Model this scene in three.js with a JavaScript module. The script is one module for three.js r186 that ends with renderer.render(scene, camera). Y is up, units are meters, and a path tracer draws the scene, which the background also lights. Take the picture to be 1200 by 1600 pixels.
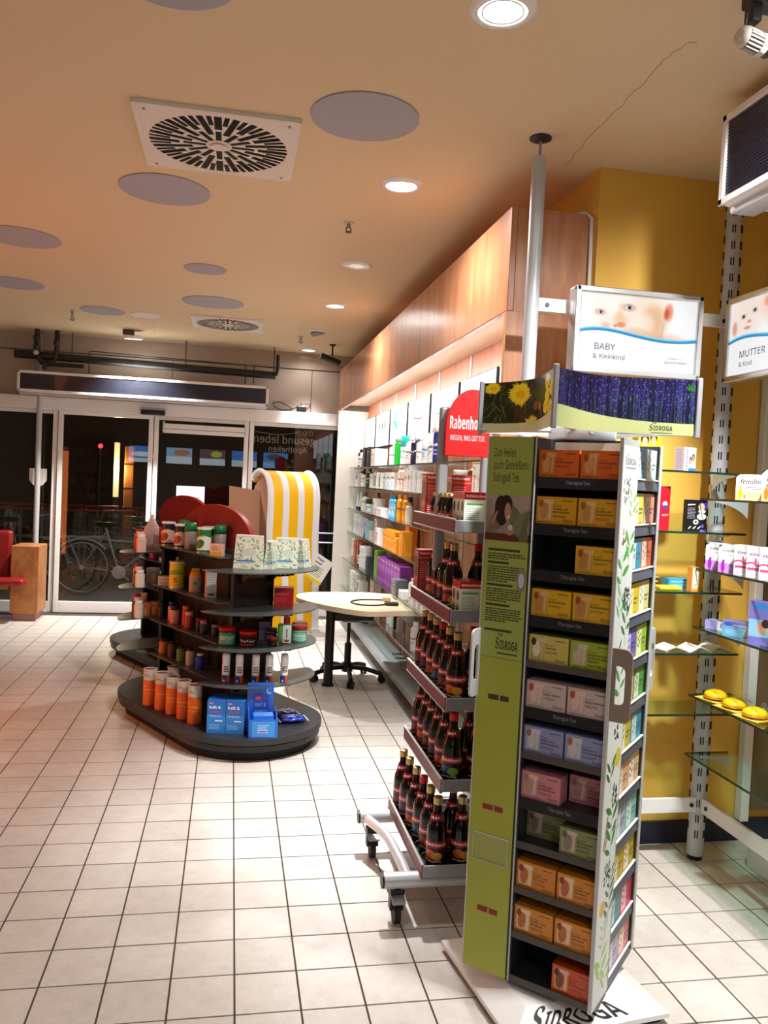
import * as THREE from 'three';
import { RoundedBoxGeometry } from 'three/addons/geometries/RoundedBoxGeometry.js';
import { mergeGeometries } from 'three/addons/utils/BufferGeometryUtils.js';
import { RectAreaLightUniformsLib } from 'three/addons/lights/RectAreaLightUniformsLib.js';
import { FontLoader } from 'three/addons/loaders/FontLoader.js';
import { TextGeometry } from 'three/addons/geometries/TextGeometry.js';

// ---------------------------------------------------------------- camera, background, exposure
// x runs across the shop, y is up, the street lies towards -z
const scene = new THREE.Scene();
const camera = new THREE.PerspectiveCamera(64.78, 0.75, 0.05, 80);
camera.rotation.order = 'YXZ';
camera.position.set(0, 1.62, 0);
camera.rotation.set(-0.0381, -0.1876, 0.0473);
scene.background = new THREE.Color(0.0035, 0.003, 0.003);          // night outside
RectAreaLightUniformsLib.init();
const renderer = new THREE.WebGLRenderer({ antialias: true });
renderer.toneMapping = THREE.LinearToneMapping;
renderer.toneMappingExposure = 0.54;
renderer.shadowMap.enabled = true;
const LIGHT = { near: 3, rear: 15, down: 80, dim: 2, warm: 8, strip: 120, box: 1.8, door: 46, corner: 74 };

// ---------------------------------------------------------------- helpers
let seed = 11;
const rnd = () => { seed = (seed + 0x6d2b79f5) | 0; let t = Math.imul(seed ^ (seed >>> 15), 1 | seed); t = (t + Math.imul(t ^ (t >>> 7), 61 | t)) ^ t; return ((t ^ (t >>> 14)) >>> 0) / 4294967296; };
const rr = (a, b) => a + (b - a) * rnd();
const PI = Math.PI;
const taken = new Map();
const numbered = (n) => { const k = taken.get(n) ?? 0; taken.set(n, k + 1); return k ? n + '_' + String(k).padStart(3, '0') : n; };
const ORD = ['first', 'second', 'third', 'fourth', 'fifth', 'sixth', 'seventh', 'eighth', 'ninth', 'tenth', 'eleventh', 'twelfth'];
function place(o, x, y, d, turn = 0) { o.position.set(x, y, -d); o.rotation.y = turn; return o; }
function tag(o, label, category, group) { o.userData.label = label; o.userData.category = category; if (group) o.userData.group = group; return o; }
function thing(name, label, category, [x, y, d] = [0, 0, 0], turn = 0, group) {
  const o = new THREE.Group(); o.name = numbered(name); scene.add(o);
  place(o, x, y, d, turn);
  return tag(o, label, category, group);
}
function part(name, geo, mat, parent, x = 0, y = 0, z = 0, rx = 0, ry = 0, rz = 0) {
  const m = new THREE.Mesh(geo, mat); m.name = name; m.position.set(x, y, z); m.rotation.set(rx, ry, rz); parent.add(m); return m;
}
function structure(name, geo, mat, x, y, d) {
  const m = new THREE.Mesh(geo, mat); m.name = name; m.position.set(x, y, -d); m.userData.kind = 'structure'; scene.add(m); return m;
}
function copy(src, label, group) {
  const c = src.clone(); c.name = numbered(src.name.replace(/_\d{3}$/, '')); c.userData = { ...src.userData }; scene.add(c);
  if (label) c.userData.label = label;
  if (group) c.userData.group = group;
  return c;
}
const B = (w, h, d) => new THREE.BoxGeometry(w, h, d);
const RB = (w, h, d, r = 0.004, s = 2) => new RoundedBoxGeometry(w, h, d, s, Math.min(r, w / 2.01, h / 2.01, d / 2.01));
const CY = (r, h, n = 20, r2 = r) => new THREE.CylinderGeometry(r2, r, h, n);
const at = (g, x, y, z, rx = 0, ry = 0, rz = 0) => { g.applyMatrix4(new THREE.Matrix4().compose(new THREE.Vector3(x, y, z), new THREE.Quaternion().setFromEuler(new THREE.Euler(rx, ry, rz)), new THREE.Vector3(1, 1, 1))); return g; };
const merge = (list) => mergeGeometries(list.map((g) => { const q = g.index ? g.toNonIndexed() : g; for (const k of Object.keys(q.attributes)) if (!['position', 'normal', 'uv'].includes(k)) q.deleteAttribute(k); return q; }));
const lathe = (pts, n = 20) => new THREE.LatheGeometry(pts.map(([x, y]) => new THREE.Vector2(x, y)), n);
const tube = (pts, r, n = 24, m = 8, closed = false) => new THREE.TubeGeometry(new THREE.CatmullRomCurve3(pts.map((p) => new THREE.Vector3(...p)), closed), n, r, m, closed);
function bar(a, b, r, n = 10) {
  const A = new THREE.Vector3(...a), Bv = new THREE.Vector3(...b), g = new THREE.CylinderGeometry(r, r, A.distanceTo(Bv), n);
  g.applyQuaternion(new THREE.Quaternion().setFromUnitVectors(new THREE.Vector3(0, 1, 0), Bv.clone().sub(A).normalize()));
  const c = A.add(Bv).multiplyScalar(0.5); g.translate(c.x, c.y, c.z); return g;
}
function extrude(shape, depth, bevel = 0, seg = 24) {
  return new THREE.ExtrudeGeometry(shape, { depth, bevelEnabled: bevel > 0, bevelThickness: bevel, bevelSize: bevel, bevelSegments: 2, curveSegments: seg });
}
function poly(pts) { const s = new THREE.Shape(); pts.forEach(([x, y], i) => (i ? s.lineTo(x, y) : s.moveTo(x, y))); s.closePath(); return s; }
const flat = (shape, h, bevel = 0) => { const g = extrude(shape, h, bevel); g.rotateX(-PI / 2); return g; };   // a plan (x, -z) raised by h

// ---------------------------------------------------------------- materials
const C = (r, g, b) => new THREE.Color().setRGB(r, g, b);
function std(color, roughness = 0.6, metalness = 0, extra = {}) { return new THREE.MeshPhysicalMaterial({ color: new THREE.Color(color), roughness, metalness, ...extra }); }
function noiseTex(size, f) {
  const d = new Uint8Array(size * size * 4);
  for (let y = 0; y < size; y++) for (let x = 0; x < size; x++) { const v = f(x / size, y / size), i = (y * size + x) * 4; d[i] = v[0]; d[i + 1] = v[1]; d[i + 2] = v[2]; d[i + 3] = 255; }
  const t = new THREE.DataTexture(d, size, size); t.colorSpace = THREE.SRGBColorSpace; t.wrapS = t.wrapT = THREE.RepeatWrapping; t.magFilter = THREE.LinearFilter; t.minFilter = THREE.LinearMipmapLinearFilter; t.generateMipmaps = true; t.needsUpdate = true; return t;
}
function lattice(n, m = n) {            // tileable value noise on [0,1)^2
  const v = Float32Array.from({ length: n * m }, () => rnd()), s = (t) => t * t * (3 - 2 * t);
  return (x, y) => { const X = x * n, Y = y * m, i = Math.floor(X), j = Math.floor(Y), u = s(X - i), w = s(Y - j), q = (a, b) => v[((b % m + m) % m) * n + ((a % n + n) % n)];
    return (q(i, j) * (1 - u) + q(i + 1, j) * u) * (1 - w) + (q(i, j + 1) * (1 - u) + q(i + 1, j + 1) * u) * w; };
}
const cl = (v) => Math.max(0, Math.min(255, v));
const tileMats = [0, 1, 2, 3].map((k) => {
  const a = lattice(6), b = lattice(40), c = lattice(110), tone = [0, 3, -4, 2][k];
  const t = noiseTex(256, (x, y) => { const n = 10 * (a(x, y) - 0.5) + 9 * (b(x, y) - 0.5), sp = c(x, y) > 0.9 ? -26 * (c(x, y) - 0.9) * 10 * b(x, y) : 0; return [cl(212 + tone + n + sp), cl(205 + tone + n + sp), cl(196 + tone + n + sp * 1.1)]; });
  return new THREE.MeshPhysicalMaterial({ map: t, roughness: 0.34, specularIntensity: 0.7 });
});
function woodMat(base, dark, roughness, coat, sx = 5, sy = 42) {
  const a = lattice(sx, sy), b = lattice(sx * 3, sy * 4), c = lattice(3, 4), f = lattice(8, 9);
  const t = noiseTex(512, (x, y) => { const m = Math.min(1, Math.max(0, 0.38 * a(x, y) + 0.2 * b(x, y) + 0.35 * c(x, y) + 0.25 * (f(x, y) - 0.3))); return base.map((v, i) => cl(v + (dark[i] - v) * m)); });
  return new THREE.MeshPhysicalMaterial({ map: t, roughness, clearcoat: coat, clearcoatRoughness: 0.16 });
}
const MT = {
  wood: woodMat([226, 168, 122], [158, 96, 62], 0.38, 0.5, 42, 5),
  woodBack: woodMat([196, 126, 86], [142, 78, 48], 0.5, 0.1, 42, 5),
  bench: woodMat([214, 150, 88], [150, 92, 46], 0.5, 0.2, 5, 12),
  beech: woodMat([244, 226, 198], [226, 198, 160], 0.42, 0.2, 5, 30),
  ceiling: std(C(0.74, 0.595, 0.385), 0.85),
  yellow: std(C(0.78, 0.46, 0.075), 0.7),
  cream: std(C(0.66, 0.58, 0.48), 0.8),
  panel: std(C(0.42, 0.34, 0.28), 0.12),
  grout: std(C(0.075, 0.05, 0.038), 0.9),
  navy: std(C(0.012, 0.014, 0.03), 0.5),
  white: std(C(0.8, 0.8, 0.78), 0.45),
  whiteGloss: std(C(0.85, 0.85, 0.83), 0.22),
  paper: std(C(0.86, 0.85, 0.82), 0.7),
  alu: std(C(0.62, 0.63, 0.65), 0.34, 0.85),
  aluPaint: std(C(0.52, 0.54, 0.56), 0.4, 0.1),
  greyMetal: std(C(0.36, 0.37, 0.39), 0.42, 0.4),
  chrome: std(C(0.75, 0.75, 0.75), 0.12, 1),
  black: std(C(0.008, 0.008, 0.009), 0.42),
  blackMatt: std(C(0.007, 0.007, 0.007), 0.8),
  rubber: std(C(0.012, 0.012, 0.012), 0.7),
  darkGrey: std(C(0.022, 0.024, 0.029), 0.45),
  speaker: std(C(0.40, 0.40, 0.45), 0.85),
  ventWhite: std(C(0.78, 0.74, 0.67), 0.6),
  glass: new THREE.MeshPhysicalMaterial({ color: C(0.96, 0.985, 0.975), roughness: 0.02, transmission: 1, thickness: 0, ior: 1.5 }),
  pane: new THREE.MeshPhysicalMaterial({ color: C(0.93, 0.95, 0.95), roughness: 0.01, transmission: 1, thickness: 0, ior: 1.43 }),
  shelfGlass: new THREE.MeshPhysicalMaterial({ color: C(0.78, 0.87, 0.84), roughness: 0.03, transmission: 1, thickness: 0, ior: 1.5 }),
  smokeGlass: new THREE.MeshPhysicalMaterial({ color: C(0.07, 0.085, 0.085), roughness: 0.28 }),
  glassEdge: std(C(0.006, 0.035, 0.024), 0.15),
  clearPlastic: new THREE.MeshPhysicalMaterial({ color: C(0.96, 0.97, 0.95), roughness: 0.08, transmission: 0.95, thickness: 0, ior: 1.45 }),
  red: std(C(0.30, 0.010, 0.010), 0.45),
  redSign: std(C(0.62, 0.006, 0.010), 0.4),
  maroon: std(C(0.20, 0.035, 0.05), 0.45),
  bottle: std(C(0.006, 0.002, 0.002), 0.1),
  gold: std(C(0.55, 0.40, 0.16), 0.32, 0.7),
  strip: std(C(0.42, 0.40, 0.36), 0.5, 0.2),
  litEndPanel: std(C(0.86, 0.81, 0.73), 0.4),
  silver: std(C(0.66, 0.67, 0.70), 0.36, 0.45),
  leafGreen: std(C(0.40, 0.46, 0.10), 0.5),
  duct: std(C(0.30, 0.30, 0.30), 0.6, 0.3),
  hosePlastic: std(C(0.62, 0.58, 0.5), 0.5),
};
const flatMats = new Map();
function col(hex, rough = 0.45) { const k = hex + rough; if (!flatMats.has(k)) flatMats.set(k, std(hex, rough)); return flatMats.get(k); }

// ---------------------------------------------------------------- printed matter: one sheet holds many prints
const SHEET = 2048, sheets = [];
let ground = null;                       // the ground colour of the print being drawn
function newSheet() {
  const c = document.createElement('canvas'); c.width = c.height = SHEET;
  const g = c.getContext('2d'); g.fillStyle = '#fff'; g.fillRect(0, 0, SHEET, SHEET);
  const t = new THREE.CanvasTexture(c); t.colorSpace = THREE.SRGBColorSpace;
  const s = { g, t, x: 0, y: 0, h: 0, mats: new Map() };
  sheets.push(s); return s;
}
function print(w, h, draw) {
  let s = sheets.at(-1) ?? newSheet();
  if (s.x + w + 6 > SHEET) { s.x = 0; s.y += s.h + 6; s.h = 0; }
  if (s.y + h + 6 > SHEET - 60) s = newSheet();
  const x = s.x + 3, y = s.y + 3, g = s.g;
  s.x += w + 6; s.h = Math.max(s.h, h);
  ground = null; g.save(); g.beginPath(); g.rect(x - 2, y - 2, w + 4, h + 4); g.clip(); g.translate(x, y); g.textBaseline = 'alphabetic'; draw(g, w, h); g.restore();
  return { s, ground, u0: (x + 0.5) / SHEET, u1: (x + w - 0.5) / SHEET, v0: 1 - (y + h - 0.5) / SHEET, v1: 1 - (y + 0.5) / SHEET };
}
const swatches = new Map();
function swatchOn(f, c) {             // a plain colour in the reserved strip of the sheet that holds print f
  const s = f.s, k = sheets.indexOf(s) + c;
  if (!swatches.has(k)) { const n = s.n = (s.n ?? -1) + 1, x = (n % 146) * 14, y = SHEET - 56 + 14 * Math.floor(n / 146); s.g.fillStyle = c; s.g.fillRect(x, y, 13, 13); swatches.set(k, { s, u0: (x + 4) / SHEET, u1: (x + 9) / SHEET, v0: 1 - (y + 9) / SHEET, v1: 1 - (y + 4) / SHEET }); }
  return swatches.get(k);
}
function together(...list) {             // several prints that must share a sheet
  const h = Math.max(...list.map((l) => l[1])), w = list.reduce((a, l) => a + l[0] + 6, 0), s = sheets.at(-1) ?? newSheet();
  const room = s.x + w < SHEET ? s.y + h + 6 <= SHEET - 60 : s.y + s.h + 6 + h + 6 <= SHEET - 60; if (!room) newSheet();
  return list.map((l) => print(...l));
}
// fine print too small to read in the photograph
function scrawl(g, x, y, w, h, c) { g.fillStyle = c; let q = x; while (q < x + w - 2) { const b = h * rr(0.18, 0.5); g.fillRect(q, y - h * rr(0.6, 0.95), Math.min(b, x + w - q), h * rr(0.5, 0.75)); q += b + h * 0.14; } }
function sheetMat(p, rough = 0.42, glow = 0) {
  const k = rough + '/' + glow;
  if (!p.s.mats.has(k)) p.s.mats.set(k, glow ? new THREE.MeshPhysicalMaterial({ color: C(0.08, 0.08, 0.08), map: p.s.t, emissive: C(1, 1, 1), emissiveMap: p.s.t, emissiveIntensity: glow, roughness: rough }) : new THREE.MeshPhysicalMaterial({ map: p.s.t, roughness: rough }));
  return p.s.mats.get(k);
}
function remap(geo, p, from = 0, count = geo.attributes.uv.count) {
  const uv = geo.attributes.uv;
  for (let i = from; i < from + count; i++) uv.setXY(i, p.u0 + uv.getX(i) * (p.u1 - p.u0), p.v0 + uv.getY(i) * (p.v1 - p.v0));
  return geo;
}
function card(p, w, h) { return remap(new THREE.PlaneGeometry(w, h), p); }
// a carton whose base centre is the origin; its front looks to +z. f: front, s: sides, t: top
function cartonGeo(w, h, d, f, s, t = s, b = f) {
  if (f.s !== s.s || t.s !== f.s || b.s !== f.s) throw new Error('a carton with prints on two sheets');
  const g = B(w, h, d); g.translate(0, h / 2, 0);
  [s, s, t, t, f, b].forEach((p, i) => remap(g, p, i * 4, 4));
  return g;
}
function drum(r, h, p, n = 28) { const g = new THREE.CylinderGeometry(r, r, h, n, 1, true, -PI, 2 * PI); return remap(g, p); }   // printed wrap, print centre to +z
function T(g, s, x, y, size, color = '#222', o = {}) {
  g.font = (o.style ?? '') + ' ' + (o.bold ? 'bold ' : '') + size + 'px ' + (o.font ?? 'sans-serif'); g.fillStyle = color; g.textAlign = o.align ?? 'left';
  if (o.w) { const m = g.measureText(s).width; g.save(); g.translate(x, y); g.scale(o.w / m, 1); g.fillText(s, 0, 0); g.restore(); } else g.fillText(s, x, y);
}
function fill(g, c, w, h) { ground ??= c; g.fillStyle = c; g.fillRect(-3, -3, w + 6, h + 6); }
function lines(g, x, y, w, n, step, th, c, jag = 0.2) { g.fillStyle = c; for (let i = 0; i < n; i++) g.fillRect(x, y + i * step, w * (1 - jag * rnd()), th); }
function blob(g, x, y, rx, ry, c, a = 0) { g.fillStyle = c; g.beginPath(); g.ellipse(x, y, rx, ry, a, 0, 2 * PI); g.fill(); }
function soft(g, x, y, rx, ry, rgb, a = 1, ang = 0) { g.save(); g.translate(x, y); g.rotate(ang); g.scale(rx, ry); const q = g.createRadialGradient(0, 0, 0, 0, 0, 1); q.addColorStop(0, 'rgba(' + rgb + ',' + a + ')'); q.addColorStop(0.6, 'rgba(' + rgb + ',' + a * 0.75 + ')'); q.addColorStop(1, 'rgba(' + rgb + ',0)'); g.fillStyle = q; g.beginPath(); g.arc(0, 0, 1, 0, 7); g.fill(); g.restore(); }
function leafy(g, x, y, len, ang, c) { g.fillStyle = c; g.save(); g.translate(x, y); g.rotate(ang); g.beginPath(); g.moveTo(0, 0); g.quadraticCurveTo(len * 0.45, -len * 0.28, len, 0); g.quadraticCurveTo(len * 0.45, len * 0.28, 0, 0); g.fill(); g.restore(); }
function teaLogo(g, x, y, w, c = '#1d1d1d') {           // the leaf-topped word with its underline
  const h = w * 0.2; T(g, 'S', x, y, h * 1.35, c, { font: 'serif', bold: true }); T(g, 'IDROGA', x + w * 0.17, y, h, c, { bold: true, w: w * 0.8 });
  leafy(g, x + w * 0.2, y - h * 1.05, h * 0.55, -0.5, c); leafy(g, x + w * 0.19, y - h * 1.05, h * 0.5, -2.5, c);
  g.fillStyle = c; g.fillRect(x + w * 0.08, y + h * 0.28, w * 0.88, Math.max(1, h * 0.1));
}
// ================================================================ THE SETTING
// floor: a grout bed with ceramic tiles of 20 cm
const FX0 = -5.0, FX1 = 2.78, FD0 = -4.0, FD1 = 9.34;
{
  const floor = structure('floor', B(FX1 - FX0 + 0.3, 0.1, FD1 - FD0 + 0.3), MT.grout, (FX0 + FX1) / 2, -0.053, (FD0 + FD1) / 2);
  const tg = B(0.1935, 0.01, 0.1935), list = [];
  for (let i = -26; i < 14; i++) for (let k = -21; k < 47; k++) {
    const x = 0.0703 + 0.1 + i * 0.2, d = 0.19 + 0.1 + k * 0.2;
    if (x - 0.1 < FX0 || x + 0.1 > FX1 + 0.02 || d - 0.1 < FD0 || d + 0.1 > FD1 + 0.03) continue;
    if (x > 1.5 && d > 3.4) continue;
    const a = Math.atan2(x, d) - 0.1876, dist = Math.hypot(x, d), near = d > 1.75 && Math.abs(a) < 0.46;
    const behind = (x > 0.6 && x < 1.35 && d > 2.1 && d < 3.4 && x > 0.8) || (d > 4.95 && x > -0.55 && x < 0.2 && d < 6.1);
    list.push({ x, d, score: near && !behind ? dist : 100 + dist });
  }
  list.sort((a, b) => a.score - b.score);
  const rest = [];
  list.forEach((t, i) => {
    if (i < 300) { const m = part(i ? 'tile_' + String(i).padStart(3, '0') : 'tile', tg, tileMats[(rnd() * 4) | 0], floor, t.x - floor.position.x, 0.048 + rr(-0.0004, 0.0004), -t.d - floor.position.z); m.rotation.y = ((rnd() * 4) | 0) * PI / 2; }
    else rest.push(at(tg.clone(), t.x - floor.position.x, 0.048, -t.d - floor.position.z));
  });
  const m = part('floor_tiles', merge(rest), tileMats[0], floor); m.userData.kind = 'stuff';
}
// ceiling with a settlement crack
const VENTS = [[-0.112, 3.63], [-0.098, 7.9]];
{
  const cw = (FX1 - FX0 + 0.4) / 2, cd = (FD1 - FD0 + 0.6) / 2, ccx = (FX0 + FX1) / 2, ccd = (FD0 + FD1) / 2 + 0.06, plan = poly([[-cw, -cd], [cw, -cd], [cw, cd], [-cw, cd]]);
  for (const [x, d] of VENTS) { const p = new THREE.Path(), X = x - ccx, Y = d - ccd, q = 0.3; p.moveTo(X - q, Y - q); p.lineTo(X - q, Y + q); p.lineTo(X + q, Y + q); p.lineTo(X + q, Y - q); p.closePath(); plan.holes.push(p); }   // openings for the air ducts
  const c = structure('ceiling', at(extrude(plan, 0.12), 0, 0.06, 0, PI / 2).scale(1, 1, -1), MT.ceiling, ccx, 3.11, ccd);
  { const g = c.geometry, p = g.attributes.position, n = g.attributes.normal; for (let k = 0; k < p.count; k += 3) for (const t of [p, n]) { const A = [t.getX(k + 1), t.getY(k + 1), t.getZ(k + 1)]; t.setXYZ(k + 1, t.getX(k + 2), t.getY(k + 2), t.getZ(k + 2)); t.setXYZ(k + 2, ...A); } }
  const pts = [];
  const way = [[1.393, 3.418], [1.366, 3.162], [1.363, 3.038], [1.360, 2.869], [1.355, 2.693], [1.349, 2.571], [1.345, 2.504], [1.350, 2.453], [1.358, 2.404], [1.392, 2.375]];
  for (let i = 0; i < way.length - 1; i++) for (let k = 0; k < 4; k++) { const s = k / 4; pts.push([way[i][0] + (way[i + 1][0] - way[i][0]) * s + rr(-0.005, 0.005) - c.position.x, 3.0502 - 3.11, -(way[i][1] + (way[i + 1][1] - way[i][1]) * s + rr(-0.004, 0.004)) - c.position.z]); }
  part('ceiling_crack', tube(pts, 0.0011, 120, 5), MT.grout, c);
}
structure('wall_right', B(0.12, 3.06, 7.5), MT.yellow, 2.84, 1.52, -0.35);
structure('wall_cabinet_side', B(1.36, 3.06, 6.1), MT.yellow, 2.225, 1.52, 6.44).name = 'wall_corner';
{ const b = structure('baseboard_corner', RB(1.2, 0.105, 0.016, 0.003), MT.navy, 2.17, 0.0525, 3.381); b.name = 'baseboard_corner'; }
{ const b = structure('baseboard_right', RB(0.016, 0.105, 3.2, 0.003), MT.navy, 2.771, 0.0525, 1.77); }
structure('trim_1', RB(0.045, 2.85, 0.05, 0.006), MT.white, 2.42, 1.53, 3.36).name = 'trim_1';
structure('trim_2', RB(0.30, 2.6, 0.03, 0.004), col('#6b5a3c', 0.6), 2.61, 1.45, 3.372);
structure('wall_left', B(0.12, 3.06, 13.6), MT.cream, -5.06, 1.52, 2.67);
structure('wall_back', B(8.0, 3.06, 0.12), MT.cream, -1.15, 1.52, -4.06);
// street front
const GD = 9.37;
structure('wall_front', B(6.6, 0.70, 0.10), MT.panel, -1.75, 2.705, GD + 0.06);
structure('trim_3', B(6.6, 0.008, 0.006), MT.blackMatt, -1.75, 2.86, GD + 0.006);
for (const x of [-3.0, -0.7, 0.86]) structure('trim_' + (x < -2 ? 4 : x < 0 ? 5 : 6), B(0.006, 0.5, 0.004), MT.blackMatt, x, 2.6, GD + 0.0085);
structure('trim_7', RB(6.6, 0.14, 0.12, 0.008), MT.whiteGloss, -1.75, 2.296, GD - 0.01);
structure('trim_8', B(6.6, 0.035, 0.2), MT.alu, -1.75, -0.012, GD + 0.1);
function glazed(name, x0, x1, depth, stile, bottom, y1 = 2.228) {
  const w = x1 - x0, g = new THREE.Group(); g.name = name; g.userData.kind = 'structure'; scene.add(g); place(g, (x0 + x1) / 2, 0, depth);
  for (const s of [-1, 1]) part('stile', RB(stile, y1 - 0.006, 0.055, 0.006), MT.whiteGloss, g, s * (w / 2 - stile / 2), y1 / 2 + 0.004, 0);
  part('bottom_rail', RB(w - 2 * stile, bottom, 0.05, 0.006), MT.whiteGloss, g, 0, bottom / 2 + 0.006, 0);
  part('top_rail', RB(w - 2 * stile, 0.04, 0.05, 0.006), MT.whiteGloss, g, 0, y1 - 0.022, 0);
  part('pane', B(w - 2 * stile + 0.01, y1 - bottom - 0.03, 0.006), MT.pane, g, 0, (y1 + bottom) / 2 - 0.01, 0);
  return g;
}
glazed('window_1', -5.0, -1.895, GD + 0.03, 0.05, 0.12);
const door1 = glazed('door_1', -1.885, -0.882, GD, 0.05, 0.125);
const door2 = glazed('door_2', -0.874, 0.165, GD, 0.05, 0.125);
const win2 = glazed('window_2', 0.175, 1.545, GD + 0.03, 0.05, 0.12);
part('pull_rod', bar([-0.64, 0.98, 0.035], [0.64, 0.98, 0.035], 0.009), MT.alu, win2);
part('pull_rod', bar([-0.64, 0.87, 0.035], [0.64, 0.87, 0.035], 0.009), MT.alu, win2);
part('shield_sticker', extrude(poly([[-0.09, 0.1], [0.09, 0.1], [0.09, -0.03], [0.05, -0.08], [0, -0.1], [-0.05, -0.08], [-0.09, -0.03]]), 0.002), MT.paper, scene.getObjectByName('window_1'), 1.36, 1.48, 0.006);
{ // lettering on the outside of the pane, read from behind
  const font = await new FontLoader().loadAsync('fonts/droid/droid_sans_regular.typeface.json');
  const put = (s, size, x, y) => { const t = new TextGeometry(s, { font, size, depth: 0.0015, curveSegments: 3 }); t.computeBoundingBox(); const w = t.boundingBox.max.x; t.scale(-1, 1, 1); { const p = t.attributes.position; for (const q of [t.attributes.position, t.attributes.normal, t.attributes.uv]) for (let k = 0; k < p.count; k += 3) for (let m = 0; m < q.itemSize; m++) { const v = q.getComponent(k + 1, m); q.setComponent(k + 1, m, q.getComponent(k + 2, m)); q.setComponent(k + 2, m, v); } } t.translate(x + w / 2, y, 0); return t; };
  const g = merge([put('gesund leben', 0.085, -0.28, 2.0), put('Apotheken', 0.066, -0.24, 1.9)]);
  part('mirrored_lettering', g, col('#8c8c84', 0.7), win2, 0, 0, -0.008);
  const w = merge([tube([[-0.62, 2.12, 0], [-0.35, 2.1, 0], [-0.12, 2.135, 0]], 0.003, 16, 5), ...[-0.12, -0.05, 0.02].map((x) => at(new THREE.TorusGeometry(0.022, 0.004, 6, 16), x, 2.13, 0))]);
  part('mirrored_emblem', w, col('#8c8c84', 0.7), win2, 0, 0, -0.008);
}
tag(part('paper_notice', B(0.31, 0.21, 0.0015), MT.paper, scene, -0.455, 1.355, -(GD - 0.012)), 'white paper notice with an arrow taped to the glass door', 'notice');
{ const n = scene.getObjectByName('paper_notice'); part('arrow_print', merge([B(0.2, 0.004, 0.001), at(B(0.03, 0.004, 0.001), 0.09, 0.008, 0, 0, 0, -0.6), at(B(0.03, 0.004, 0.001), 0.09, -0.008, 0, 0, 0, 0.6)]), col('#777'), n, 0, -0.02, 0.0015); }
{ const t = thing('blind_box', 'white roller box at the top of the glass door', 'blind', [-0.32, 2.02, GD - 0.06]);
  part('casing', RB(0.9, 0.055, 0.045, 0.006), MT.white, t, 0, 0.1, 0); part('valance', RB(0.9, 0.045, 0.03, 0.004), MT.whiteGloss, t, 0, 0.045, 0); part('end_plate', RB(0.02, 0.12, 0.06, 0.004), MT.alu, t, 0.45, 0.09, 0); part('end_plate', RB(0.02, 0.12, 0.06, 0.004), MT.alu, t, -0.45, 0.09, 0); }
{ const t = thing('motion_sensor', 'black motion sensor above the sliding glass door', 'sensor', [-0.885, 2.225, GD - 0.1]);
  part('housing', RB(0.26, 0.055, 0.06, 0.012), MT.black, t, 0, 0.03, 0); part('lens', RB(0.14, 0.02, 0.01, 0.004), MT.darkGrey, t, 0, 0.018, 0.03); part('mounting_plate', RB(0.28, 0.02, 0.06, 0.004), MT.greyMetal, t, 0, 0.068, 0); }

// ================================================================ STREET
structure('pavement', B(16, 0.1, 10), std(C(0.075, 0.07, 0.065), 0.85), -1, -0.06, 14.5);
{
  const pv = scene.getObjectByName('pavement'), sg = B(0.39, 0.02, 0.39), sm = [std(C(0.10, 0.092, 0.085), 0.85), std(C(0.085, 0.08, 0.075), 0.85)];
  let n = 0;
  for (let k = 0; k < 4; k++) for (let i = 0; i < 12; i++) part(n++ ? 'paving_slab_' + String(n - 1).padStart(3, '0') : 'paving_slab', sg, sm[(rnd() * 2) | 0], pv, -3.4 + i * 0.4 + 1, 0.047, -(9.72 + k * 0.4) + 14.5);
}
structure('wall_street', B(16, 6, 0.2), std(C(0.035, 0.018, 0.014), 0.8), -1, 3, 16.2);
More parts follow.
